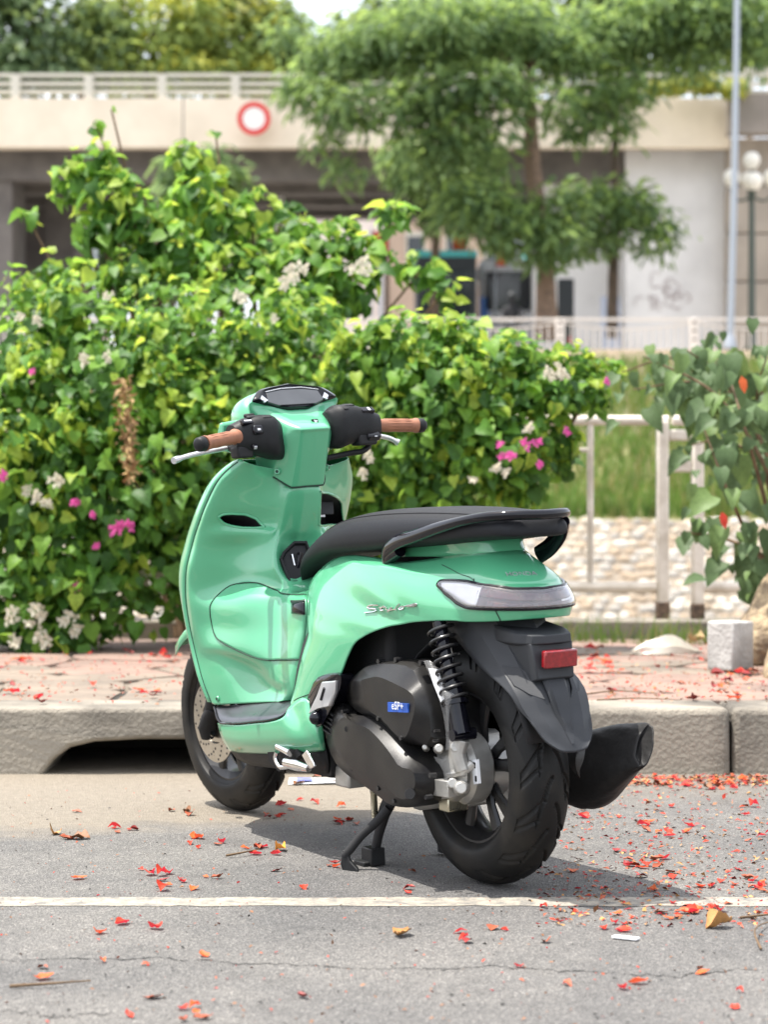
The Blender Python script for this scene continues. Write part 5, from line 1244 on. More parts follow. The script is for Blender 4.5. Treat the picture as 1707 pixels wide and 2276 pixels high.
def bush(name, label, cat, cl, n, size, base, seed, mats=BG, tpl=HEART, tplname='heart', single=70, newtop=.35, flowers=(), stem_m=TWIG, droop=1.0, parent_group=None, stem_r=.012, up=.55, blobs=1.0):
    rng = np.random.default_rng(seed); root = empty(name, base, label, cat, parent_group); inv = Matrix.Translation([-v for v in base])
    cl = list(cl)
    # sprigs poking out of the outline
    extra = []
    for c in cl:
        for _ in range(5):
            d = rng.normal(size=3); d[1] = -abs(d[1]) * .6; d[2] = abs(d[2]); d /= np.linalg.norm(d); extra.append((c[0] + d[0] * c[3] * 1.08, c[1] + d[1] * c[3], c[2] + d[2] * c[3] * 1.05, c[3] * rng.uniform(.14, .28) * blobs, 1.25))
    P, d, rr, idx = sample_clumps(cl + extra, n, rng)
    keep = P[:, 2] > base[2] + .02; P, d, rr, idx = P[keep], d[keep], rr[keep], idx[keep]; n = len(P)
    Nn = d * .7 + np.array((-.15, -.35, up)) + rng.normal(size=(n, 3)) * .42
    Tp = d * .5 + np.array((0, -.1, -.75 * droop)) + rng.normal(size=(n, 3)) * .5
    S = (size[0] + (size[1] - size[0]) * rng.random(n) ** 1.5) * np.where(idx >= len(cl), .8, 1)
    zs = (P[:, 2] - P[:, 2].min()) / (np.ptp(P[:, 2]) + 1e-6); t = rng.random(n)
    mi = np.where(t < .34, 0, np.where(t < .78, 1, 2)); mi = np.where((rr > .9) & (rng.random(n) < newtop * (.25 + zs)), np.where(rng.random(n) < .45, 3, 2), mi); mi = np.where((idx >= len(cl)) & (rng.random(n) < .45), np.minimum(3, len(mats) - 1), mi)
    mi = np.minimum(mi, len(mats) - 1)
    order = np.argsort(P[:, 1] - .25 * (rr > .85)); pick = order[:single]; rest = order[single:]
    X, Y, Z = leaf_frames(P, Nn, Tp, S)
    fo = leaf_mesh('foliage', P[rest], Nn[rest], Tp[rest], S[rest], tpl, mats, mi[rest], root); fo.matrix_parent_inverse = inv
    for i in pick:
        o = link_mesh('leaf', leaf_obj_mesh(tplname, tpl, mats[mi[i]]), root); s = S[i] * 1.1
        o.matrix_parent_inverse = inv
        o.matrix_basis = Matrix(((X[i][0] * s, Y[i][0] * s, Z[i][0] * s * 1.5, P[i][0]), (X[i][1] * s, Y[i][1] * s, Z[i][1] * s * 1.5, P[i][1]), (X[i][2] * s, Y[i][2] * s, Z[i][2] * s * 1.5, P[i][2]), (0, 0, 0, 1)))
    st = stems(cl, (base[0], base[1] + .15, base[2]), stem_r, stem_m, root, seed=seed); st.matrix_parent_inverse = inv
    for (fx, fy, fz, kind, sc) in flowers:
        me = (BRW if kind == 'w' else BRP)[rng.integers(3)]
        o = link_mesh('flower_cluster', me, root); o.matrix_parent_inverse = inv; o.location = (fx, fy, fz); o.scale = (sc, sc, sc); o.rotation_euler = (rng.uniform(-.4, .4), rng.uniform(0, 6.28), 0)
    return root
def fl(L, Z): return [((x - 829.4) / 4400 * Z, Z, .78 - (y - 1128.3) / 4400 * Z, k, s) for x, y, k, s in L]
def tp0(x, y, Z): return ((x - 829.4) / 4400 * Z, Z, .78 - (y - 1128.3) / 4400 * Z)
b1 = bush('bougainvillea_bush', 'tall leafy bougainvillea at the left edge with white and pink flowers low down', 'bush',
     [px(-60, 1000, 9.5, 200), px(60, 1180, 9.35, 165), px(50, 970, 9.45, 190), px(40, 770, 9.6, 150), px(170, 1270, 9.25, 130), px(210, 1070, 9.3, 170), px(215, 860, 9.5, 180), px(180, 720, 9.7, 120), px(20, 1320, 9.2, 100), px(110, 1340, 9.15, 75)],
     5600, (.034, .105), (-1.55, 9.45, .2), 41, single=75,
     flowers=fl([(75, 1075, 'w', 0.031), (125, 1040, 'w', 0.033), (60, 1060, 'w', 0.023), (100, 1090, 'w', 0.023), (165, 1085, 'p', 0.022), (200, 1110, 'p', 0.016), (5, 1030, 'p', 0.023), (255, 1138, 'p', 0.035), (280, 1135, 'p', 0.023), (165, 1268, 'p', 0.020), (20, 1330, 'w', 0.035), (80, 1325, 'w', 0.039), (95, 1375, 'w', 0.039), (150, 1340, 'w', 0.035), (165, 1362, 'w', 0.027), (30, 1390, 'w', 0.031), (60, 1345, 'w', 0.027), (205, 1180, 'p', 0.017)], 8.98) + fl([(80, 690, 'w', 0.023), (45, 685, 'w', 0.022), (180, 780, 'w', 0.031), (235, 770, 'w', 0.023), (70, 802, 'p', 0.016)], 9.1))
rgd = np.random.default_rng(3); Pd = np.array([tp0(266 + 16 * f + rgd.normal(0, 9), 815 + 225 * f, 8.75 + .03 * rgd.normal()) for f in rgd.random(230)])
dv = leaf_mesh('dried_spray', Pd, rgd.normal(size=Pd.shape) + np.array((0, -.8, .2)), rgd.normal(size=Pd.shape) * .6 + np.array((0, 0, -.6)), rgd.uniform(.018, .045, len(Pd)), OVAL, [mat('dried_flower_tan', (.34, .22, .09), .7, var=.3, scale=30), mat('dried_flower_brown', (.20, .11, .045), .7, var=.3, scale=30)], rgd.integers(0, 2, len(Pd)), b1); dv.matrix_parent_inverse = Matrix.Translation((1.55, -9.45, -.2))
bush('bougainvillea_bush', 'broad dense bougainvillea directly behind the scooter handlebars', 'bush',
     [px(330, 1220, 9.4, 140), px(380, 1030, 9.4, 185), px(400, 840, 9.6, 180), px(360, 700, 9.8, 110), px(520, 760, 9.8, 150), px(560, 960, 9.6, 190), px(520, 1160, 9.6, 180), px(650, 820, 9.8, 150), px(690, 1010, 9.7, 170), px(640, 690, 10.0, 90)],
     5600, (.034, .10), (-.72, 9.6, .2), 42, single=70,
     flowers=fl([(640, 590, 'w', 0.043), (620, 610, 'w', 0.031), (660, 580, 'w', 0.027), (520, 640, 'w', 0.031), (330, 1245, 'w', 0.047), (310, 1255, 'w', 0.031), (345, 1265, 'w', 0.039), (275, 1290, 'w', 0.023), (790, 575, 'w', 0.039), (760, 580, 'w', 0.023), (590, 690, 'w', 0.020), (230, 640, 'w', 0.023)], 9.25))
bush('bougainvillea_bush', 'bright green bougainvillea leaning over the railing right of the handlebars', 'bush',
     [px(800, 800, 9.4, 95), px(880, 780, 9.3, 105), px(870, 960, 9.3, 120), px(960, 870, 9.2, 120), px(985, 735, 9.4, 62), px(1050, 830, 9.2, 105), px(960, 1040, 9.2, 105), px(1070, 960, 9.1, 95), px(1125, 790, 9.3, 72), px(1185, 850, 9.2, 66), px(1240, 790, 9.35, 45), px(1275, 850, 9.3, 42), px(1130, 1030, 9.2, 58), px(1190, 940, 9.3, 52), px(820, 1090, 9.4, 95), px(1215, 990, 9.4, 36), px(1310, 800, 9.4, 26), px(850, 1200, 9.5, 100), px(1000, 1160, 9.4, 60)],
     6000, (.030, .090), (.12, 9.4, .2), 43, single=85, newtop=.5, blobs=.9,
     flowers=fl([(1190, 805, 'w', 0.027), (1215, 802, 'w', 0.035), (1205, 790, 'w', 0.016), (1140, 925, 'w', 0.027), (1105, 985, 'p', 0.023), (1085, 985, 'p', 0.017), (1135, 960, 'p', 0.022), (1160, 955, 'p', 0.020), (1165, 1005, 'p', 0.017), (1080, 960, 'p', 0.016), (1225, 932, 'p', 0.016), (1070, 1010, 'w', 0.027), (1095, 1020, 'w', 0.023), (1020, 1035, 'w', 0.020), (800, 985, 'w', 0.023), (785, 1020, 'w', 0.023), (1310, 825, 'p', 0.016)], 8.75))
bush('climbing_bush', 'tall sprawling climber with pale green tips rising in front of the bridge', 'bush',
     [px(200, 345, 10.7, 45), px(150, 395, 10.7, 44), px(235, 420, 10.6, 55), px(300, 470, 10.6, 59), px(215, 500, 10.6, 51), px(405, 345, 10.9, 37), px(430, 420, 10.8, 57), px(480, 490, 10.7, 62), px(545, 450, 10.8, 44), px(370, 540, 10.6, 70), px(480, 600, 10.5, 74), px(290, 600, 10.5, 66), px(130, 590, 10.5, 40), px(70, 640, 10.5, 51), px(590, 560, 10.6, 62), px(690, 600, 10.6, 55), px(730, 500, 10.7, 31), px(800, 560, 10.6, 45), px(850, 470, 10.8, 31), px(905, 590, 10.6, 38), px(960, 630, 10.5, 33), px(206, 268, 10.8, 11), px(650, 520, 10.6, 45), px(690, 545, 10.5, 55), px(640, 610, 10.4, 70), px(750, 620, 10.4, 60), px(770, 530, 10.6, 35), px(610, 470, 10.7, 30), px(240, 238, 10.8, 6), px(465, 288, 10.9, 10), px(60, 470, 10.7, 16)],
     2000, (.055, .12), (-.9, 10.2, .2), 44, single=70, newtop=.9, stem_r=.018)

# ---------------------------------------------------------------- right-hand shrub with large lobed leaves
LOBED = (np.array([(0, 0, 0), (0, .35, .0), (0, .70, -.03), (0, 1.0, -.14), (.34, -.10, .03), (.52, .18, .08), (.36, .34, .06), (.50, .55, .03), (.24, .66, .03), (.20, .86, -.06),
                   (-.34, -.10, .03), (-.52, .18, .08), (-.36, .34, .06), (-.50, .55, .03), (-.24, .66, .03), (-.20, .86, -.06)]),
         [(0, 4, 5, 1), (1, 5, 6), (1, 6, 7, 8), (1, 8, 2), (2, 8, 9, 3), (0, 1, 11, 10), (1, 12, 11), (1, 14, 13, 12), (1, 2, 14), (2, 3, 15, 14)])
sr = empty('lobed_leaf_shrub', (2.3, 8.6, .2), 'shrub with large grey-green lobed leaves at the right edge beside the railing', 'shrub'); s_inv = Matrix.Translation((-2.3, -8.6, -.2))
rr_ = random.Random(77)
branches = [[(1730, 1330), (1640, 1180), (1560, 1050), (1520, 930)], [(1730, 1330), (1660, 1100), (1600, 930), (1580, 800)], [(1720, 1200), (1640, 1000), (1540, 850), (1400, 765)], [(1730, 1250), (1640, 1200), (1560, 1160), (1480, 1150)], [(1730, 1200), (1640, 950), (1560, 800), (1480, 760)], [(1740, 1250), (1660, 1020), (1640, 860), (1650, 760)], [(1740, 1340), (1650, 1260), (1590, 1220)], [(1700, 1000), (1620, 880), (1500, 830), (1370, 840)], [(1710, 900), (1570, 800), (1450, 775), (1350, 800)], [(1740, 1150), (1650, 1010), (1560, 950), (1500, 960)], [(1740, 950), (1660, 850), (1600, 800), (1540, 780)]]
leaf_pts = []
for bi, b_ in enumerate(branches):
    Zb = 8.35 + .09 * bi
    P3 = smooth_path([((x - 829.4) / 4400 * Zb, Zb + .12 * math.sin(k * 2 + bi), .78 - (y - 1128.3) / 4400 * Zb) for k, (x, y) in enumerate(b_)], 30)
    q = MB(); q.tube(P3, list(np.linspace(.012, .003, 30)), 7); o = q.build('branch', TWIG, sr); o.matrix_parent_inverse = s_inv
    for k in range(4, 30): leaf_pts.append((P3[k], k / 30))
for k in range(300):
    p, f = leaf_pts[rr_.randrange(len(leaf_pts))]
    off = np.array((rr_.gauss(0, .06), rr_.gauss(0, .08), rr_.gauss(0, .055))); pos = np.array(p) + off
    m = SH[0] if rr_.random() < .72 else (SH[1] if rr_.random() < .96 else SH[2])
    s = .045 + .10 * rr_.random() ** 1.3; n = Vector((rr_.gauss(-.15, .35), -1.0 + rr_.gauss(0, .45), rr_.uniform(-.1, 1.0))).normalized(); t = Vector((off[0] * 5 + rr_.gauss(0, .3), -.2, -.9 + rr_.gauss(0, .35)))
    y = (t - n * t.dot(n)).normalized(); x = y.cross(n)
    o = link_mesh('leaf', leaf_obj_mesh('lobed' if rr_.random() < .6 else 'heartb', LOBED if rr_.random() < .6 else HEART, m), sr); o.matrix_parent_inverse = s_inv
    zc = s * rr_.uniform(.6, 3.0); xs_ = s * rr_.uniform(.7, 1.05)
    o.matrix_basis = Matrix(((x.x * xs_, y.x * s, n.x * zc, pos[0]), (x.y * xs_, y.y * s, n.y * zc, pos[1]), (x.z * xs_, y.z * s, n.z * zc, pos[2]), (0, 0, 0, 1)))
for fx, fy in ((1602, 842), (1560, 1135)):
    o = link_mesh('caught_petal', leaf_obj_mesh('oval', OVAL, OPET if fy < 900 else RPET), sr); o.matrix_parent_inverse = s_inv; o.location = ((fx - 829.4) / 4400 * 8.0, 8.0, .78 - (fy - 30 - 1128.3) / 4400 * 8.0); o.scale = (.07, .07, .07); o.rotation_euler = (-1.4, .2, 3.1)
# leaning tree at the right edge: trunk and roots
tr = empty('leaning_tree', (2.3, 8.5, .19), 'pale brown tree trunk with spreading roots at the lower right edge', 'tree'); t_inv = Matrix.Translation((-2.3, -8.5, -.19))
def tp(x, y, Z): return ((x - 829.4) / 4400 * Z, Z, .78 - (y - 1128.3) / 4400 * Z)
def rough_tube(P, rad, n, m, name, parent, inv, amp=.12, seed=0):
    q = MB(); P = smooth_path(P, 26); rd = np.interp(np.linspace(0, 1, 26), np.linspace(0, 1, len(rad)), rad); q.tube(P, list(rd), n)
    q.v = [tuple(np.array(v) + np.array(mnoise.noise_vector(Vector(v) * 5 + Vector((seed, 0, 0)))) * amp * rd.mean()) for v in q.v]
    o = q.build(name, m, parent, sharp=80); o.matrix_parent_inverse = inv; return o
rough_tube([tp(1745, 1430, 8.5), tp(1775, 1300, 8.5), tp(1815, 1100, 8.5), tp(1850, 800, 8.5), tp(1880, 300, 8.4)], [.20, .18, .16, .15, .14], 18, BARKY, 'trunk', tr, t_inv, .14)
rough_tube([tp(1805, 1180, 8.4), tp(1722, 1308, 8.35), tp(1648, 1388, 8.3), tp(1560, 1445, 8.25)], [.17, .155, .13, .05], 16, BARKY, 'root', tr, t_inv, .2, 4)
rough_tube([tp(1760, 1340, 8.0), tp(1715, 1410, 7.8), tp(1668, 1480, 7.6)], [.12, .10, .04], 14, BARKY, 'root', tr, t_inv, .2, 8)
q = MB(); q.v = []; b0 = tp(1588, 1456, 7.85); 
Rz = Matrix.Rotation(.72, 3, 'Z'); q.box((b0[0], 7.95, .30), (.13, .13, .19), Rz); blk = q.build('concrete_block', concrete('block_white', (.44, .43, .41), (.31, .30, .285), 12, .006, 60), bevel=.008, segs=2)
tag(blk, 'small whitish concrete block standing against the tree roots', 'block')

# ---------------------------------------------------------------- grass on the slope and tufts by the ledge
def grass(name, n, fx, mats, lo, hi, rng, wid=.06):
    P = np.array([fx(rng) for _ in range(n)]); S = rng.uniform(lo, hi, n)
    T = (np.array([(-.5, 0, 0), (.5, 0, 0), (.35, .5, .03), (-.35, .5, .03), (0, 1, .22)]) * np.array((wid, 1, 1)), [(0, 1, 2, 3), (3, 2, 4)])
    a = rng.uniform(0, 6.28, n); Nn = np.stack([np.cos(a), np.sin(a), .25 + 0 * a], 1); Tp = np.stack([rng.normal(0, .28, n), rng.normal(0, .28, n), np.ones(n)], 1)
    return leaf_mesh(name, P, Nn, Tp, S, T, mats, (rng.random(n) < .22).astype(int), None)
def gs(rng):
    y = 31.6 + 12.5 * rng.random() ** 1.5; x = rng.uniform(-13, 15) if rng.random() < .5 else rng.uniform(-4, 8.5); return (x, y, terrain_z(y) - .02)
grass('slope_grass', 40000, gs, [GRASSM, GRASSD], .16, .42, np.random.default_rng(5), .10)
def gt(rng):
    c = ((1290, 1382, 10.0), (1480, 1385, 9.9), (1440, 1400, 9.6), (1540, 1380, 9.7), (1340, 1390, 9.8), (1415, 1390, 9.9), (1245, 1380, 10.0))[rng.integers(7)]; p = tp(*c); return (p[0] + rng.normal(0, .07), p[1] + rng.normal(0, .05), .19)
grass('ledge_grass', 420, gt, [GRASSM, GRASSD], .05, .16, np.random.default_rng(6), .05)

# ---------------------------------------------------------------- far bank railing
fr = empty('promenade_railing', (0, 47.6, 4.8), 'long cream railing with hanging curves and thin bars along the far promenade', 'railing'); f_inv = Matrix.Translation((0, -47.6, -4.8))
def fpart(o, inv=f_inv, par=None): o.parent = par or fr; o.matrix_parent_inverse = inv; return o
FZ = 47.6; ft = (-8.972,47.600,5.521)[2]; fb = (-8.972,47.600,4.72)[2]; pitch_ = 290 / 4400 * FZ; x0 = (7.254,47.600,5.521)[0]
def bar(p0, p1, r, m, name, inv, par, n=8): q = MB(); q.tube([p0, p1], r, n); return fpart(q.build(name, m), inv, par)
def boxp(c, d, m, name, inv, par, bevel=.0): q = MB(); q.box(c, d); return fpart(q.build(name, m, bevel=bevel), inv, par)
nb = 0
for k in range(-7, 4):
    xa = x0 + k * pitch_; xb = xa + pitch_
    boxp((xa, FZ, (ft + 4.78) / 2), (.22, .12, ft - 4.78 + .06), FARW, 'post', f_inv, fr, .02)
    for zz in (.25, .45, .65): boxp((xa, FZ - .062, 4.8 + zz), (.08, .01, .06), BARKD, 'post_hole', f_inv, fr)
    boxp(((xa + xb) / 2, FZ, ft), (pitch_ - .22, .07, .07), FARW, 'top_rail', f_inv, fr); boxp(((xa + xb) / 2, FZ, fb), (pitch_ - .22, .07, .08), FARW, 'bottom_rail', f_inv, fr)
    arc = [(xa + .1 + (pitch_ - .2) * t, FZ, ft - .09 - .14 * math.sin(math.pi * t)) for t in np.linspace(0, 1, 14)]
    q = MB(); q.tube(arc, .022, 6); fpart(q.build('curved_bar', FARW))
    for j in range(1, 17):
        t = j / 17; zt_ = ft - .09 - .14 * math.sin(math.pi * t)
        bar((xa + .1 + (pitch_ - .2) * t, FZ, fb), (xa + .1 + (pitch_ - .2) * t, FZ, zt_), .020, FARW, 'baluster', f_inv, fr, 6)
# ---------------------------------------------------------------- bridge
BZ = 58.0
br = empty('bridge', (0, BZ, 5.0), 'long pale concrete road bridge crossing behind the trees', 'bridge'); b_inv = Matrix.Translation((0, -BZ, -5.0))
zf0 = (-10.933,58.000,11.460)[2]; zf1 = (-10.933,58.000,12.857)[2]; zr = (-10.933,58.000,13.582)[2]
xr = (9.866,58.000,15.651)[0]
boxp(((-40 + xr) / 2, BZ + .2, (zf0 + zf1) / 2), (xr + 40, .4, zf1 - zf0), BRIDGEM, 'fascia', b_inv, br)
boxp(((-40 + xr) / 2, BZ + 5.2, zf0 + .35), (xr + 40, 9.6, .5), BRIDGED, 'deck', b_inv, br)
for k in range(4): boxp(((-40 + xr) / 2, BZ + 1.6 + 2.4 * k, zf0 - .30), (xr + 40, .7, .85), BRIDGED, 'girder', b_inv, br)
xp0 = (-10.537,58.000,15.651)[0]; pp_ = 159 / 4400 * BZ
for k in range(-5, 12):
    x = xp0 + k * pp_
    if x > xr + 2: break
    boxp((x, BZ + .2, (zf1 + zr) / 2 - .02), (.24, .26, zr - zf1 + .02), BRAIL, 'railing_post', b_inv, br)
    for zz in (.96, .62, .30): boxp((x + pp_ / 2, BZ + .2, zf1 + (zr - zf1) * zz), (pp_ - .24, .10, .10), BRAIL, 'rail', b_inv, br)
for xx in (395, 745): boxp(((-5.726,58.000,15.651)[0] if xx == 395 else (-1.113,58.000,15.651)[0], BZ - .004, (zf0 + zf1) / 2), (.03, .01, zf1 - zf0), BRIDGED, 'fascia_joint', b_inv, br)
# right part of the bridge: darker side span, abutment and block wall
x1 = (9.703,57.500,15.523)[0]
boxp((x1 + 8, 57.4, ((-10.820,57.400,11.689)[2] + (-10.820,57.400,12.810)[2]) / 2), (16, .6, (-10.820,57.400,12.810)[2] - (-10.820,57.400,11.689)[2]), concrete('stained_fascia', (.27, .235, .205), (.20, .175, .15), .8, .01, 8), 'side_fascia', b_inv, br)
boxp((x1 + 8, 57.5, (-10.820,57.400,13.541)[2]), (15, .12, .12), BRAIL, 'rail', b_inv, br); boxp((x1 + 8, 57.5, (-10.820,57.400,13.124)[2]), (15, .10, .10), BRAIL, 'rail', b_inv, br)
boxp((x1 + 1.3, 57.5, (-10.820,57.400,13.176)[2]), (.2, .2, .75), BRAIL, 'railing_post', b_inv, br)
xa0 = (7.006,59.000,15.908)[0]; xa1 = (9.956,59.000,15.908)[0]; za = (-11.121,59.000,11.966)[2]
boxp(((xa0 + xa1) / 2, 59.6, (za + 4.9) / 2), (xa1 - xa0, 1.2, za - 4.9), ABUTM, 'abutment', b_inv, br)
boxp((xa0 - 1.3, 60.4, (za + 4.9) / 2), (2.6, 1.0, za - 4.9), ABUTM, 'abutment', b_inv, br)
zw = (-10.970,58.200,11.761)[2]; rows = 5
for j in range(rows):
    for i in range(4):
        h = (zw - 4.9) / rows; boxp((x1 + .1 + 1.05 + i * 2.1, 58.4, 4.9 + h * (j + .5)), (2.07, .6, h - .04), WALLB, 'wall_block', b_inv, br, .03)
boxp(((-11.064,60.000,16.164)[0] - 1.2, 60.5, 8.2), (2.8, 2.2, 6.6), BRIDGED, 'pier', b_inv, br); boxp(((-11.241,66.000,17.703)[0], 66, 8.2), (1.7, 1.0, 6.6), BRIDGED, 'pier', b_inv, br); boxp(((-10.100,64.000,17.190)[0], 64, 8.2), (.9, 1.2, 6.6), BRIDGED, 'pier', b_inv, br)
boxp(((-2.379,60.000,16.164)[0], 60, (-11.310,60.000,11.337)[2]), (.62, .3, .16), GLOBE, 'soffit_lamp', b_inv, br, .06)
# blurred scribble on the abutment
q = MB(); gr_ = random.Random(4)
for k in range(26):
    cx_, cz_ = (8.183,58.980,7.432)[0] + gr_.gauss(0, .35), (8.183,58.980,7.432)[2] + gr_.gauss(0, .28)
    a0 = gr_.uniform(0, 6.28); P = [(cx_ + .16 * t * math.cos(a0 + t * 2), 58.985, cz_ + .16 * t * math.sin(a0 + t * 2)) for t in np.linspace(.2, 1.6, 8)]; q.tube(P, .012, 5)
fpart(q.build('wall_scribble', mat('scribble_paint', (.42, .37, .37), .8)), b_inv, br)
# ---------------------------------------------------------------- signs, poles, lamps
sg = empty('road_sign', (-3.671,57.400,12.158), 'round white no entry sign with thick red ring fixed to the bridge', 'sign')
SRED = mat('sign_red', (.62, .03, .025), .4, var=.05); SWH = mat('sign_white', (.78, .77, .74), .4, var=.04); SGREY = mat('sign_grey', (.42, .41, .41), .5, var=.1)
q = MB(); q.lathe([(0, 0), (.36, 0), (.36, .03), (0, .03)], (0, 0, 0), 'y', 32); q.build('sign_face', SWH, sg, sharp=40)
q = MB(); q.lathe([(.325, -.012), (.47, -.012), (.47, .03), (.325, .03)], (0, 0, 0), 'y', 40, close=True); q.build('sign_ring', SRED, sg, sharp=40)
q = MB(); q.box((0, .3, 0), (.08, .5, .08)); q.build('bracket', POLEM, sg)
s2 = empty('road_sign', ((-7.805,55.000,8.745)[0], 55, 4.9), 'small grey round sign on a post under the bridge at left', 'sign')
hz = (-7.805,55.000,8.745)[2] - 4.9
q = MB(); q.tube([(0, .06, 0), (0, .06, hz)], .05, 10); q.build('post', POLEM, s2); q = MB(); q.lathe([(0, 0), (.29, 0), (.29, .03), (0, .03)], (0, 0, hz), 'y', 28); q.build('sign_face', SGREY, s2, sharp=40)
q = MB(); q.lathe([(0, -.01), (.10, -.01), (.10, .0), (0, .0)], (0, 0, hz), 'y', 20); q.build('sign_mark', mat('faded_red', (.42, .14, .12), .5), s2)
pl = empty('street_pole', ((7.91,46.500,5.306)[0], 46.5, 4.75), 'tall slim galvanised pole beside the promenade railing', 'pole')
q = MB(); q.tube([(0, 0, 0), (.10, 0, 4), (.22, 0, 12)], [.085, .075, .055], 14); q.build('shaft', POLEM, pl); q = MB(); q.lathe([(0, 0), (.16, 0), (.16, .05), (.10, .3), (0, .3)], (0, 0, 0), 'z', 16); q.build('foot', POLEM, pl)
p2 = empty('lamp_post', ((-3.264,64.000,10.209)[0], 64, 4.9), 'pale plain post seen under the bridge above the bushes', 'post')
q = MB(); q.tube([(0, 0, 0), (0, 0, (-12.064,64.000,11.721)[2] - 4.9)], .12, 12); q.build('shaft', SWH, p2)
lp = empty('globe_lamp_post', ((9.22,51.000,5.86)[0], 51, 4.8), 'ornate green lamp post with white globe lamps at the right edge', 'lamp post')
LPM = mat('lamp_post_green', (.06, .075, .06), .5, var=.1)
zl = (-9.613,51.000,8.989)[2] - 4.8
q = MB(); q.lathe([(0, 0), (.28, 0), (.26, .25), (.14, .4), (.10, .8), (.085, zl * .6), (.07, zl), (.05, zl + .35), (0, zl + .35)], (0, 0, 0), 'z', 20); q.build('column', LPM, lp, sharp=40)
for dx, dy, zz in ((-.50, 0, (-9.613,51.000,9.406)[2] - 4.8), (.50, 0, (-9.613,51.000,9.406)[2] - 4.8), (0, -.35, (-9.613,51.000,9.267)[2] - 4.8), (0, .4, (-9.613,51.000,9.406)[2] - 4.8), (0, 0, (-9.613,51.000,9.835)[2] - 4.8)):
    q = MB(); q.tube(smooth_path([(0, 0, zl - .05), (dx * .6, dy * .6, zl - .16), (dx, dy, zl - .02), (dx, dy, zz - .2)], 10), .035, 8); a_ = q.build('arm', LPM, lp)
    q = MB(); q.lathe([(0, -.22), (.10, -.22), (.13, -.18), (.20, -.06), (.21, .04), (.17, .14), (.09, .20), (0, .22)], (dx, dy, zz), 'z', 20); q.build('globe', GLOBE, lp, sharp=60)
# ---------------------------------------------------------------- street life beyond the railing
def simple_box(name, label, cat, x0_, y0_, x1_, y1_, Z, dep, parts):
    a = tp(x0_, y1_, Z); b = tp(x1_, y0_, Z); w = b[0] - a[0]; zb = min(a[2], 4.95); h = b[2] - zb
    o = empty(name, ((a[0] + b[0]) / 2, Z, zb), label, cat)
    parts(o, w, h, dep); return o
BUSW = mat('bus_white', (.66, .68, .72), .35, coat=.5, var=.05); BUSB = mat('bus_blue', (.08, .22, .60), .35, coat=.5); GLASSD = mat('dark_glass', (.02, .025, .03), .1, coat=.5); TRK = mat('truck_black', (.018, .022, .026), .45); TEAL = mat('teal_cloth', (.05, .30, .30), .6)
def bus_parts(o, w, h, d):
    q = MB(); q.box((0, d / 2, h * .55), (w, d, h * .88)); q.build('body', BUSW, o, bevel=.12)
    q = MB(); q.box((0, -.015, h * .74), (w * .82, .04, h * .30)); q.build('rear_window', GLASSD, o, bevel=.04)
    q = MB(); q.box((-w * .42, -.02, h * .42), (w * .14, .03, h * .55)); q.build('blue_panel', BUSB, o)
    for s in (-1, 1):
        q = MB(); q.box((s * w * .40, -.03, h * .30), (w * .10, .03, h * .09)); q.build('tail_light', SRED, o)
        q = MB(); q.lathe([(0, -.12), (.30, -.12), (.42, -.09), (.42, .09), (.30, .12), (0, .12)], (s * (w / 2 - .2), 1.3, .42), 'x', 20); q.build('wheel', TRK, o)
    q = MB(); q.box((0, .0, h * .14), (w * .98, .12, h * .10)); q.build('bumper', POLEM, o, bevel=.03)
simple_box('bus', 'white bus with a blue side panel parked beyond the railing left of the trunk', 'bus', 1036, 556, 1168, 720, 63, 6.5, bus_parts)
def truck_parts(o, w, h, d):
    q = MB(); q.box((0, d / 2, h * .60), (w, d, h * .78)); q.build('body', TRK, o, bevel=.06)
    q = MB(); q.box((0, d / 2, h * 1.0), (w * 1.02, d, h * .05)); q.build('roof_edge', TEAL, o)
    q = MB(); q.box((0, -.02, h * .70), (w * .8, .03, h * .35)); q.build('rear_window', GLASSD, o)
    q = MB(); q.box((0, 0, h * .18), (w, .15, h * .08)); q.build('bumper', POLEM, o)
    for s in (-1, 1):
        q = MB(); q.lathe([(0, -.12), (.30, -.12), (.42, -.09), (.42, .09), (.30, .12), (0, .12)], (s * (w / 2 - .2), 1.2, .42), 'x', 20); q.build('wheel', RUBBER, o)
simple_box('truck', 'black truck with a teal roof edge left of the white bus', 'truck', 900, 548, 1030, 720, 60, 5, truck_parts)
PEACH = concrete('peach_render', (.58, .44, .34), (.50, .38, .30), .5, .01, 5)
def bld_parts(o, w, h, d):
    q = MB(); q.box((0, d / 2, h / 2), (w, d, h)); q.build('wall', PEACH, o)
    for i in range(4):
        for j in range(2):
            q = MB(); q.box((-w / 2 + w * (i + .5) / 4, -.02, h * (.3 + .42 * j)), (w * .13, .06, h * .22)); f = q.build('window', BRAIL, o); q = MB(); q.box((-w / 2 + w * (i + .5) / 4, -.06, h * (.3 + .42 * j)), (w * .10, .03, h * .18)); q.build('pane', GLASSD, f)
    q = MB(); q.box((0, d / 2, h + .1), (w + .4, d + .4, .2)); q.build('roof', WALLB, o)
simple_box('shop_house', 'peach coloured street building seen under the bridge behind the truck', 'building', 770, 412, 1110, 690, 96, 8, bld_parts)
def ramp_parts(o, w, h, d):
    out = [(-w / 2, 0), (w / 2, 0), (w / 2, h), (-w * .02, h), (-w * .16, h * .90), (-w * .36, h * .70), (-w / 2, h * .68)]
    q = MB(); q.loft([[(x, 0, z) for x, z in out], [(x, d, z) for x, z in out]]); q.build('canopy', concrete('pale_canvas', (.66, .58, .53), (.60, .52, .48), .6, .01, 5), o)
    for s in (-1, 1): 
        q = MB(); q.box((s * w * .47, -.05, h * .3), (.12, .12, h * .6)); q.build('pole', POLEM, o)
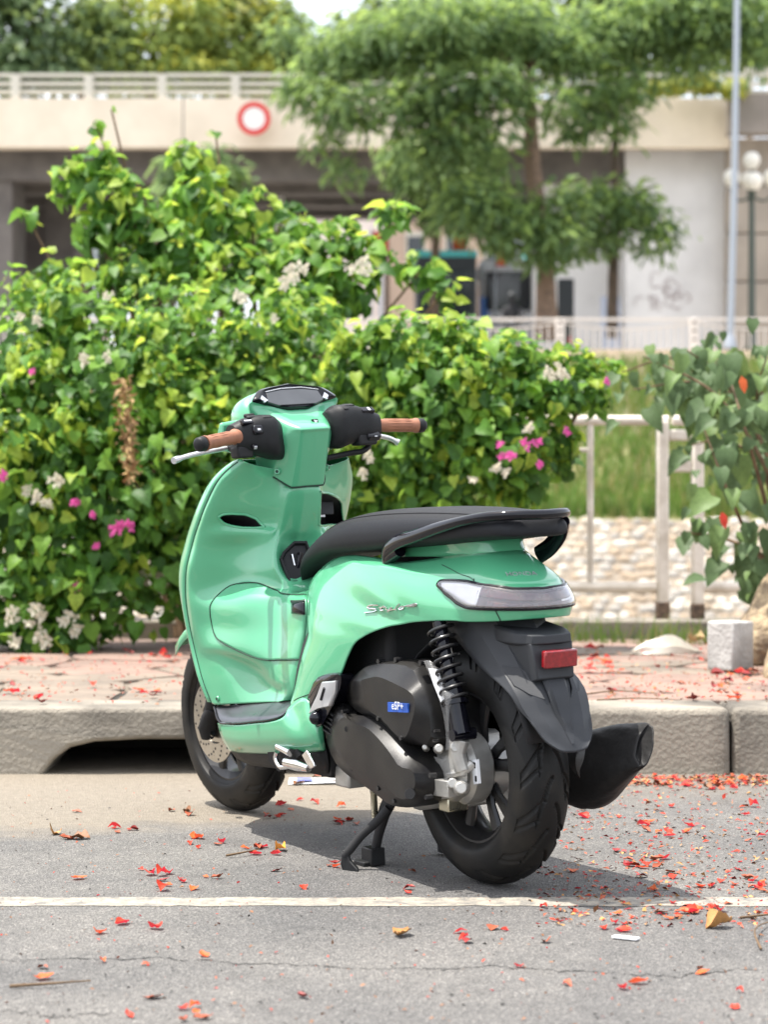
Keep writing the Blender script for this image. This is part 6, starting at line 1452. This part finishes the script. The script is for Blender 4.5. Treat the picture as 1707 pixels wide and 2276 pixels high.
simple_box('market_canopy', 'pale pinkish canvas canopy standing under the bridge above the bushes', 'canopy', 575, 384, 830, 690, 84, 7, ramp_parts)
def banner(name, label, x0_, y0_, x1_, y1_, Z, m):
    def pr(o, w, h, d):
        hh = abs(y1_ - y0_) / 4400 * Z
        q = MB(); q.box((0, 0, h - hh / 2), (w, .04, hh)); q.build('cloth', m, o); q = MB(); q.tube([(-w / 2 - .04, .0, 0), (-w / 2 - .04, .0, h + .1)], .04, 8); q.build('pole', POLEM, o)
    return simple_box(name, label, 'banner', x0_, y0_, x1_, 700, Z, .1, pr)
BRED = mat('banner_red', (.60, .06, .03), .6); BORG = mat('banner_orange', (.66, .12, .03), .6)
banner('banner', 'faded red banner hanging left of the truck', 805, 500, 838, 545, 70, BRED); banner('banner', 'bright orange banner hanging above the truck', 978, 498, 1006, 545, 66, BORG); banner('banner', 'small red and white banner above the white bus', 1072, 540, 1092, 575, 61.5, BRED)
def aw(o, w, h, d):
    q = MB(); q.loft([[(-w / 2, 0, h - .5), (w / 2, 0, h - .5), (w / 2, 0, h - .45), (-w / 2, 0, h - .45)], [(-w / 2, d, h), (w / 2, d, h), (w / 2, d, h + .05), (-w / 2, d, h + .05)]]); q.build('cloth', TEAL, o)
    for s in (-1, 1): 
        q = MB(); q.tube([(s * w * .48, .05, 0), (s * w * .48, .05, h - .45)], .04, 8); q.build('pole', POLEM, o)
simple_box('awning', 'teal awning on poles behind the white bus', 'awning', 1135, 535, 1262, 700, 72, 2, aw)
def bd_(o, w, h, d):
    q = MB(); q.box((0, 0, h * .62), (w, .08, h * .72)); q.build('panel', TRK, o); q = MB(); q.box((w * .3, -.05, h * .35), (w * .18, .03, h * .10)); q.build('red_mark', SRED, o)
    for s in (-1, 1): 
        q = MB(); q.box((s * w * .4, 0, h * .14), (.06, .06, h * .28)); q.build('leg', POLEM, o)
simple_box('notice_board', 'black notice board standing right of the thick trunk', 'board', 1205, 598, 1240, 715, 58.5, .1, bd_)
def pnl(o, w, h, d):
    q = MB(); q.box((0, 0, h * .6), (w, .06, h * .6)); q.build('panel', mat('blue_grey_panel', (.33, .37, .47), .5), o)
    q = MB(); q.box((0, 0, h * .15), (.08, .05, h * .3)); q.build('leg', POLEM, o)
simple_box('notice_board', 'pale blue-grey board standing at the foot of the abutment wall', 'board', 1298, 622, 1340, 700, 57.5, .1, pnl)
# rider waiting on a motorbike
pr_ = empty('person', ((3.299,52.500,5.89)[0], 52.5, 4.9), 'person in dark clothes sitting on a motorbike beyond the far railing', 'person')
CLOTH = mat('dark_clothes', (.03, .03, .035), .8); SKIN = mat('skin', (.35, .2, .13), .6)
def skin_body(chains, root_i, name, m, parent):
    V = []; E_ = []; Rr = []
    for c in chains:
        prev = None
        for p, r, key in c:
            if key in V_: i = V_[key]
            else:
                i = len(V); V.append(p); Rr.append(r); V_[key] = i
            if prev is not None: E_.append((prev, i))
            prev = i
    me = bpy.data.meshes.new(name); me.from_pydata(V, E_, []); o = link_mesh(name, me, parent); me.materials.append(m)
    md = o.modifiers.new('skin', 'SKIN'); 
    for i, r in enumerate(Rr): me.skin_vertices[0].data[i].radius = (r, r)
    me.skin_vertices[0].data[0].use_root = True
    s = o.modifiers.new('sub', 'SUBSURF'); s.levels = 1; s.render_levels = 2; return o
V_ = {}
skin_body([[((0, 0, .85), .15, 'pel'), ((0, -.02, 1.05), .15, 'w'), ((0, -.06, 1.30), .17, 'ch'), ((0, -.06, 1.46), .06, 'nk'), ((0, -.08, 1.56), .09, 'h1'), ((0, -.08, 1.70), .095, 'h2')],
           [((0, -.06, 1.30), .17, 'ch'), ((.20, -.06, 1.36), .07, 's1'), ((.27, -.22, 1.12), .05, 'e1'), ((.25, -.46, 1.06), .04, 'h_1'), ((.24, -.54, 1.05), .035, 'f1')], [((0, -.06, 1.30), .17, 'ch'), ((-.20, -.06, 1.36), .07, 's2'), ((-.27, -.22, 1.12), .05, 'e2'), ((-.25, -.46, 1.06), .04, 'h_2'), ((-.24, -.54, 1.05), .035, 'f2')],
           [((0, 0, .85), .15, 'pel'), ((.13, -.12, .82), .10, 'k0'), ((.18, -.45, .72), .075, 'k1'), ((.18, -.35, .28), .05, 'a1'), ((.18, -.48, .22), .04, 't1')], [((0, 0, .85), .15, 'pel'), ((-.13, -.12, .82), .10, 'k2'), ((-.18, -.45, .72), .075, 'k3'), ((-.18, -.35, .28), .05, 'a2'), ((-.18, -.48, .22), .04, 't2')]], 0, 'body', CLOTH, pr_)
q = MB(); q.lathe([(0, .14), (.07, .12), (.115, .06), (.125, 0), (.11, -.05), (0, -.05)], (0, -.07, 1.68), 'z', 18); q.build('helmet', TRK, pr_)
mb_ = empty('motorbike', ((3.299,52.500,5.89)[0], 52.5, 4.9), 'dark motorbike under the waiting rider beyond the far railing', 'motorbike')
for yy in (-.62, .58):
    q = MB(); q.lathe([(.20, -.04), (.29, -.05), (.30, 0), (.29, .05), (.20, .04)], (0, yy, .30), 'x', 24, close=True); q.build('wheel', RUBBER, mb_)
q = MB(); q.box((0, .1, .52), (.22, .9, .26)); q.tube([(0, -.62, .3), (0, -.45, .95)], .05, 8); q.build('body', TRK, mb_, bevel=.05)
q = MB(); q.box((0, .15, .72), (.24, .7, .10)); q.build('seat', SEATM, mb_, bevel=.04); q = MB(); q.tube([(-.32, -.40, 1.0), (.32, -.40, 1.0)], .02, 8); q.build('handlebar', CHROME, mb_)

# ---------------------------------------------------------------- trees
def tree(name, label, trunk, branches_, cl, n, size, mats, seed, tpl=FROND, light=.25, m=BARK, droop=.5, cat='tree', group=None, shell=.7):
    b = trunk[0][0]; root = empty(name, b, label, cat, group); inv = Matrix.Translation([-v for v in b]); rng = np.random.default_rng(seed)
    rough_tube([t[0] for t in trunk], [t[1] for t in trunk], 14, m, 'trunk', root, inv, .15, seed)
    for P, r in branches_: rough_tube(P, [r, r * .7, r * .4], 9, m, 'branch', root, inv, .1, seed)
    P, d, rr, idx = sample_clumps(cl, n, rng, shell); n = len(P); P = P + rng.normal(size=P.shape) * (.17 if tpl is FROND else .22)
    Nn = d * .5 + np.array((-.1, -.25, .7)) + rng.normal(size=(n, 3)) * .35; Tp = d * 1.0 + np.array((0, 0, -droop)) + rng.normal(size=(n, 3)) * .45
    S = rng.uniform(size[0], size[1], n); t = rng.random(n); hi = (d[:, 2] > .1)
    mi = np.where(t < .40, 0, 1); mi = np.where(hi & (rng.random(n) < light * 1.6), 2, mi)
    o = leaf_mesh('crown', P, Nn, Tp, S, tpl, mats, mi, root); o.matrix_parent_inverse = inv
    return root
Zt = 50.0
def T(x, y, Z=Zt): return tp(x, y, Z)
tree('flame_tree', 'large feathery flame tree with a thick brown trunk in front of the bridge', [(T(1182, 735), .30), (T(1180, 620), .24), (T(1176, 540), .22), (T(1160, 440), .20), (T(1150, 330), .20), (T(1146, 200), .15), (T(1160, 40), .10)],
     [([T(1147, 215), T(1070, 236), T(1000, 235)], .10), ([T(1150, 190), T(1115, 150), T(1080, 70)], .09), ([T(1160, 430), T(1200, 470), T(1260, 480)], .06), ([T(1170, 520), T(1120, 500), T(1060, 470)], .06), ([T(1150, 150), T(1000, 90), T(860, 100)], .09), ([T(1000, 235), T(880, 200), T(740, 210)], .06)],
     [px(1080, 60, 50, 120, 0.58), px(960, 60, 49, 115, 0.58), px(850, 90, 50, 105, 0.58), px(740, 120, 50, 95, 0.55), px(660, 200, 49.5, 62, 0.62), px(750, 225, 49, 72, 0.62), px(700, 300, 49.5, 34, 0.94), px(745, 370, 49.5, 36, 0.78), px(880, 230, 49, 78, 0.70), px(960, 200, 49, 82, 0.70), px(1000, 290, 49, 72, 0.70), px(930, 320, 49, 58, 0.78), px(1060, 180, 48.8, 74, 0.62), px(1090, 265, 48.8, 36, 0.70), px(1210, 110, 50, 80, 0.62), px(1215, 215, 49, 45, 0.70), px(1060, 420, 49, 55, 0.62), px(1010, 460, 49, 48, 0.62), px(1090, 500, 49, 55, 0.62), px(1120, 455, 49, 42, 0.62), px(1200, 490, 49, 55, 0.62), px(1170, 540, 49, 38, 0.55), px(1230, 430, 49, 52, 0.62), px(1085, 345, 49.3, 32, 0.70), px(620, 70, 51, 42, 0.70), px(920, 30, 50.5, 70, 0.62), px(1120, 200, 49.5, 42, 0.70), px(1040, 470, 48.8, 60, 0.62), px(1120, 500, 48.8, 60, 0.62), px(1200, 520, 48.8, 60, 0.62), px(980, 420, 49, 46, 0.62)],
     11000, (.20, .42), FT, 61, shell=.55, droop=.15)
tree('flame_tree', 'slimmer flame tree with a thin dark trunk in front of the pale abutment wall', [(T(1322, 730, 51.5), .16), (T(1325, 600, 51.5), .13), (T(1330, 430, 51.5), .11), (T(1330, 300, 51.5), .10), (T(1340, 120, 51.5), .07)],
     [([T(1330, 380, 51.5), T(1380, 420, 51.5), T(1440, 480, 51.5)], .05), ([T(1332, 260, 51.5), T(1290, 160, 51.5), T(1310, 60, 51.5)], .07), ([T(1335, 200, 51.5), T(1440, 110, 51.5), T(1540, 70, 51.5)], .06)],
     [px(1280, 80, 51, 95, 0.62), px(1390, 60, 51, 95, 0.58), px(1500, 60, 51, 90, 0.55), px(1600, 50, 51, 80, 0.55), px(1300, 210, 50.6, 72, 0.70), px(1360, 180, 51, 62, 0.70), px(1340, 265, 51, 42, 0.86), px(1250, 260, 50.6, 58, 0.70), px(1300, 420, 50.6, 52, 0.62), px(1350, 470, 50.4, 52, 0.62), px(1400, 500, 50.3, 40, 0.70), px(1440, 490, 50.3, 36, 0.62), px(1425, 535, 50.3, 28, 0.94), px(1300, 500, 50.5, 42, 0.70), px(1500, 130, 51, 55, 0.47), px(1640, 100, 51, 55, 0.55), px(1450, 20, 51, 90, 0.62), px(1560, 10, 51, 90, 0.62), px(1310, 450, 50.4, 56, 0.62), px(1380, 440, 50.4, 52, 0.62), px(1290, 520, 50.4, 46, 0.62)],
     6500, (.20, .42), FT, 62, droop=.15, m=BARKD)
tree('flame_tree', 'small dark tree standing left of the thick trunk behind the black truck', [(T(938, 730, 56), .15), (T(940, 560, 56), .12), (T(945, 440, 56), .10), (T(930, 360, 56), .05)], [([T(942, 520, 56), T(905, 490, 56), T(880, 470, 56)], .05)],
     [px(930, 380, 55.5, 66, .8), px(880, 340, 56, 50, .8), px(990, 400, 55.5, 50, .8), px(950, 450, 55.5, 40, .7), px(1000, 330, 56, 60, .9)], 2200, (.25, .5), FT, 63, m=BARKD, light=.15)
tree('conifer_tree', 'slender dark tree with a thin orange-brown stem behind the climbing bush', [(T(425, 735, 52), .10), (T(425, 540, 52), .08), (T(427, 400, 52), .05)], [], [px(430, 370, 52, 62, .7), px(425, 420, 52, 50, .8), px(470, 380, 52, 45, .6), px(390, 390, 52, 40, .7)], 1600, (.25, .5), FT, 64, light=.1, droop=.9)
bt = [('dark bluish green tree at the far left above the bridge', 40, 60, 120, 0), ('mid green rounded tree above the bridge next to the dark left one', 175, 85, 95, 1), ('bright yellow-green tree above the bridge left of centre', 330, 60, 130, 2), ('bushy yellow-green tree above the bridge just left of the round sign', 480, 75, 115, 2), ('olive green tree above the bridge where the sky shows through', 585, 100, 84, 1), ('leafy green tree behind the left side of the tall flame tree crown', 830, 90, 105, 1), ('dark green tree behind the tall flame tree crown', 1000, 40, 130, 0), ('lighter green tree behind the right side of the tall flame tree crown', 1210, 40, 140, 1), ('tall green tree behind the slim pole at upper right', 1420, 30, 150, 1), ('green tree at the far upper right corner behind the pole', 1620, 30, 120, 1)]
for k, (lab, x, y, r, kind) in enumerate(bt):
    Z = 84 + 2 * k; base = tp(x, 735, Z); base = (base[0], Z, 5.2); c0 = px(x, y, Z, r); cl = [c0]; rg_ = random.Random(k)
    for _ in range(8):
        a = rg_.uniform(0, 6.28); cl.append((c0[0] + c0[3] * .72 * math.cos(a), Z + rg_.uniform(-1.2, .3), c0[2] + c0[3] * .62 * math.sin(a), c0[3] * rg_.uniform(.36, .55), .9))
    cl.append((c0[0], Z - .6, c0[2] - c0[3] * .75, c0[3] * .7, .6)); cl.append((c0[0] + c0[3] * .7, Z - .6, c0[2] - c0[3] * .8, c0[3] * .55, .6))
    mats = [[BT[0], BT[0], BT[1]], [BT[0], BT[1], BT[1]], [BT[1], BT[1], BT[2]]][kind]
    tree('background_tree', lab, [(base, .35), ((base[0], Z, base[2] + 3), .28), ((c0[0], Z, c0[2]), .15)], [], cl, 2600, (.35, .7), mats, 70 + k, tpl=SIMPLE, light=.4 if kind == 2 else .22, m=BARKD, group=None)
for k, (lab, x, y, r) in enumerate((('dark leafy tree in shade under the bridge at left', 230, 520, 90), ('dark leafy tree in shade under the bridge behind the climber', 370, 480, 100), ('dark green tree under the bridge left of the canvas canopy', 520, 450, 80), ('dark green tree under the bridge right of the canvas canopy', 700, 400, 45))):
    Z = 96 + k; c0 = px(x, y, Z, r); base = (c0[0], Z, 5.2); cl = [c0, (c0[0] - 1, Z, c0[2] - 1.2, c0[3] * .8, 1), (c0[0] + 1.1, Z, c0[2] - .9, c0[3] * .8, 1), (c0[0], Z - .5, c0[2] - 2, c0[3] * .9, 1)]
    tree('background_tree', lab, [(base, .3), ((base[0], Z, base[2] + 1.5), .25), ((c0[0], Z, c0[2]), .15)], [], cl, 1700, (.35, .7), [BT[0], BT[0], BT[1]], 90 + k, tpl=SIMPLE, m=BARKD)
yb = [px(1460, 182, 57, 30, .6), px(1520, 178, 57, 34, .6), px(1585, 190, 57, 30, .6), px(1410, 190, 57, 22, .6)]
yr = empty('yellow_bush', (yb[1][0], 57.5, yb[1][2] - .3), 'yellow-green shrub trailing along the bridge rail behind the pole', 'bush'); 
rgy = np.random.default_rng(8); P, d, rr, idx = sample_clumps(yb, 900, rgy); yo = leaf_mesh('foliage', P, d + np.array((0, -.3, .5)), d + rgy.normal(size=P.shape) * .4, rgy.uniform(.14, .3, len(P)), SIMPLE, [BT[2], BT[1]], (rgy.random(len(P)) < .3).astype(int), yr); yo.matrix_parent_inverse = Matrix.Translation(-yr.location)
far = strip('far_ground', 9, 11, GRASSD) if False else None
# ---------------------------------------------------------------- fallen petals, leaves and litter
DRYB = [mat('dry_brown_leaf', (.20, .085, .035), .6, var=.3, scale=40), mat('dry_tan_leaf', (.42, .21, .07), .6, var=.3, scale=40), mat('yellow_orange_leaf', (.72, .26, .02), .5, var=.25, scale=30)]
PMATS = [RPET, OPET, RPET, mat('dark_red_petal', (.22, .02, .018), .55, var=.3, scale=40), mat('brown_red_petal', (.30, .07, .03), .6, var=.3, scale=40)]
def petal_mesh(seed, m):
    rr = random.Random(seed); n = 7; V = []; F = []
    c1_, c2_ = rr.uniform(.3, 1.1), rr.uniform(-.5, .9); w = rr.uniform(.22, .42); tw = rr.uniform(-.6, .6)
    for i in range(n + 1):
        t = i / n; hw_ = w * (math.sin(math.pi * min(1, t * 1.02 + .02)) ** .7) * (1.25 - .5 * t) if i < n else .03
        if t < .3: hw_ *= .25 + 2.4 * t
        for s in (-1, -.4, .4, 1):
            x = s * hw_; V.append((x + .10 * math.sin(3 * t + seed), t - .5, .03 + abs(s) ** 1.6 * c1_ * hw_ + c2_ * (t - .4) ** 2 + tw * x * (t - .5) + rr.uniform(0, .10)))
    for i in range(n):
        for k in range(3): F.append((i * 4 + k, i * 4 + k + 1, i * 4 + 5 + k, i * 4 + 4 + k))
    zm = min(v[2] for v in V); V = [(a, b, c - zm + .01) for a, b, c in V]
    me = bpy.data.meshes.new('petal'); me.from_pydata(V, [], F); me.materials.append(m); me.polygons.foreach_set('use_smooth', np.ones(len(me.polygons), bool)); return me
PM = [petal_mesh(k, PMATS[k % 5]) for k in range(30)]
pr = random.Random(123)
def petal(pos, s, label, group, me=None, name='fallen_petal', cat='petal', tilt=.25):
    o = link_mesh(name, me or PM[pr.randrange(30)]); o.location = pos; o.scale = (s, s, s * pr.uniform(.7, 1.3)); o.rotation_euler = (pr.uniform(-tilt, tilt), pr.uniform(-tilt, tilt), pr.uniform(0, 6.28)); 
    mn = o.data.materials[0].name; look = {'dark_red_petal': 'dark dried', 'brown_red_petal': 'brownish', 'orange_petal': 'orange tinted'}.get(mn, 'bright')
    if group: label = label.replace('fallen', look + ' fallen', 1); group = group.replace('red petals', look + ' red petals')
    return tag(o, label, cat, group)
def gp_(x, y, z): Z = (.78 - z) * 4400 / (y - 1128.3); return ((x - 829.4) / 4400 * Z, Z, z)
def cluster(n, xr_, yr_, z, label, group, s=(.016, .037), clump=.6, avoid=None):
    last = None
    for _ in range(n):
        for _t in range(20):
            if last and pr.random() < clump: x, y = last[0] + pr.gauss(0, 26), last[1] + pr.gauss(0, 7)
            else: x, y = pr.uniform(*xr_), pr.uniform(*yr_)
            if xr_[0] <= x <= xr_[1] and yr_[0] <= y <= yr_[1] and not (avoid and avoid(x, y)): break
        last = (x, y); petal(gp_(x, y, z + .002), pr.uniform(*s), label, group)
def under(x, y): return 860 < x < 1240 and y < 1915
cluster(72, (1230, 1659), (1700, 2010), 0, 'fallen red petal on the road right of the rear wheel', 'red petals on the road at right')
cluster(36, (1400, 1659), (1678, 1705), 0, 'fallen red petal heaped in the gutter below the kerb at right', 'red petals in the gutter', clump=.7)
cluster(34, (60, 1659), (1955, 2212), 0, 'fallen red petal on the near side of the white road line', 'red petals before the white line', clump=.25)
cluster(42, (0, 620), (1740, 1930), 0, 'fallen red petal on the sandy road left of the centre stand', 'red petals on the road at left')
cluster(16, (560, 860), (1670, 1780), 0, 'fallen red petal in the shade under the scooter', 'red petals under the scooter')
cluster(8, (560, 900), (1865, 1930), 0, 'fallen red petal on the road between stand and white line', 'red petals beside the stand')
cluster(54, (1255, 1659), (1392, 1512), .207, 'fallen red petal on the pink paving stones at right', 'red petals on the pavement at right', s=(.026, .055))
cluster(38, (0, 385), (1395, 1520), .207, 'fallen red petal on the paving stones left of the scooter', 'red petals on the pavement at left', s=(.024, .05))
# dry leaves and other single bits
def one(x, y, z, s, m, label, name, cat, seed, sz=1.0): 
    o = petal(gp_(x, y, z), s, label, None, petal_mesh(seed, m), name, cat, .2); o.scale = (s, s, s * sz); return o
one(605, 1838, .0, .055, DRYB[2], 'bright yellow-orange curled petal on the road left of the stand', 'orange_petal', 'petal', 300, 1.8)
one(873, 2022, .0, .055, DRYB[1], 'tan dry leaf on the road below the white line near the centre', 'dry_leaf', 'leaf', 301, 1.3)
one(1555, 2004, .0, .06, DRYB[1], 'yellowish tan dry leaf lying on red petals at lower right', 'dry_leaf', 'leaf', 302, 1.5)
one(116, 1803, .0, .05, DRYB[1], 'tan curled dry leaf on the sand at left', 'dry_leaf', 'leaf', 303, 1.9); one(172, 1812, .0, .055, DRYB[0], 'brown curled dry leaf on the sand next to the tan one', 'dry_leaf', 'leaf', 304, 1.6)
one(640, 1695, .0, .05, DRYB[0], 'brown curled leaf beside the front wheel', 'dry_leaf', 'leaf', 305, 1.5)
one(405, 1755, .0, .045, DRYB[0], 'small brown leaf on the sand left of the front wheel', 'dry_leaf', 'leaf', 306, 1.6); one(1530, 1705, .0, .04, DRYB[0], 'brown seed pod at the foot of the kerb', 'dry_leaf', 'leaf', 307, 1.5)
one(1500, 1388, .207, .13, mat('dry_bract_tan', (.50, .34, .18), .7, var=.2), 'large tan dry leaf by the tree roots', 'dry_leaf', 'leaf', 308, 1.6)
def twig(P, r, label):
    q = MB(); q.tube(smooth_path(P, 14), list(np.linspace(r, r * .4, 14)), 6); return tag(q.build('twig', TWIG), label, 'twig')
twig([gp_(488, 1848, .006), gp_(525, 1841, .010), gp_(560, 1834, .006)], .003, 'thin straight twig on the road left of the stand')
twig([gp_(20, 2130, .004), gp_(110, 2124, .008), gp_(195, 2118, .004)], .003, 'pale thin stalk on the road at lower left')
twig([gp_(1600, 1982, .006), gp_(1659, 1975, .01), gp_(1700, 1968, .006)], .003, 'thin dark twig at the right edge beside the dry leaf')
twig([gp_(1645, 2050, .004), gp_(1632, 2020, .02), gp_(1650, 1995, .01), gp_(1690, 1985, .006)], .0025, 'curled twig loop at the lower right edge')
twig([gp_(700, 1690, .006), gp_(760, 1682, .010), gp_(800, 1676, .006)], .003, 'thin twig under the scooter beside the leaflet')
twig([gp_(1260, 1500, .212), gp_(1340, 1492, .216), gp_(1420, 1498, .210)], .003, 'long thin twig on the pavement right of the rear fender')
twig([gp_(1290, 1512, .212), gp_(1380, 1508, .216), gp_(1470, 1512, .21)], .0025, 'thin twig along the edge of the pavement')
pc = gp_(1352, 2025, .004); q = MB(); q.box((pc[0], pc[1], .004), (.05, .018, .003), Matrix.Rotation(-.5, 3, 'Z')); tag(q.build('paper_scrap', WHITEP), 'small white paper scrap on the road at lower right', 'paper')
lc = gp_(672, 1688, .004); leaf_o = empty('leaflet', (lc[0], lc[1], .004), 'blue and white printed leaflet lying under the scooter', 'leaflet', rotz=.15)
q = MB(); q.add([(-.075, -.05, 0), (.09, -.06, .004), (.085, .06, .002), (-.06, .055, .006)], [(0, 1, 2, 3)]); q.build('sheet', WHITEP, leaf_o, solid=.001); q = MB(); q.add([(-.05, -.035, .008), (.0, -.04, .008), (.005, .03, .008), (-.04, .032, .009)], [(0, 1, 2, 3)]); q.build('printed_picture', mat('print_blue', (.16, .18, .42), .5, var=.4, scale=60), leaf_o)
pb = tp(1440, 1396, 9.0); q = MB()
bmq = []
for k in range(9):
    t = k / 8; bmq.append([(pb[0] - .14 + .28 * t + .02 * math.sin(5 * a), 9.0 + .05 * math.cos(a) * math.sin(math.pi * (t * .9 + .05)), .20 + .075 * max(0, math.sin(a)) * math.sin(math.pi * (t * .9 + .05)) * (1 + .3 * math.sin(9 * a + 4 * t))) for a in np.linspace(0, 6.28, 17)[:-1]])
q.loft(bmq); tag(q.build('plastic_bag', mat('dirty_white_plastic', (.62, .58, .50), .4, var=.12, scale=20)), 'crumpled whitish plastic bag on the pavement by the ledge', 'bag')
# fine crumbs of petals and dust nobody could count
def crumbs(name, n, xr_, yr_, z, mats, s, rng):
    P = []; 
    for _ in range(n): P.append(gp_(rng.uniform(*xr_), yr_[0] + (yr_[1] - yr_[0]) * rng.random() ** 1.0, z + .003))
    P = np.array(P); Nn = np.array((0, 0, 1.)) + rng.normal(size=P.shape) * .35; Tp = rng.normal(size=P.shape)
    return leaf_mesh(name, P, Nn, Tp, rng.uniform(s[0], s[1], n), SIMPLE, mats, rng.integers(0, len(mats), n), None)
rc2 = np.random.default_rng(9)
crumbs('petal_crumbs', 1200, (1150, 1700), (1676, 2000), 0, [RPET, PMATS[3], PMATS[4], DRYB[0], DRYB[1]], (.006, .022), rc2)
crumbs('gutter_litter', 520, (1300, 1700), (1674, 1696), 0, [RPET, PMATS[3], PMATS[4], DRYB[0], DRYB[1]], (.010, .030), rc2)
crumbs('road_litter', 900, (-20, 1680), (1700, 2212), 0, [RPET, PMATS[4], DRYB[0], DRYB[0], CRK], (.003, .012), rc2)
crumbs('pavement_litter', 600, (1240, 1700), (1388, 1515), .207, [RPET, PMATS[4], DRYB[0], DRYB[1]], (.008, .024), rc2)
crumbs('pavement_litter', 300, (0, 400), (1392, 1520), .207, [RPET, PMATS[4], DRYB[0]], (.008, .022), rc2)
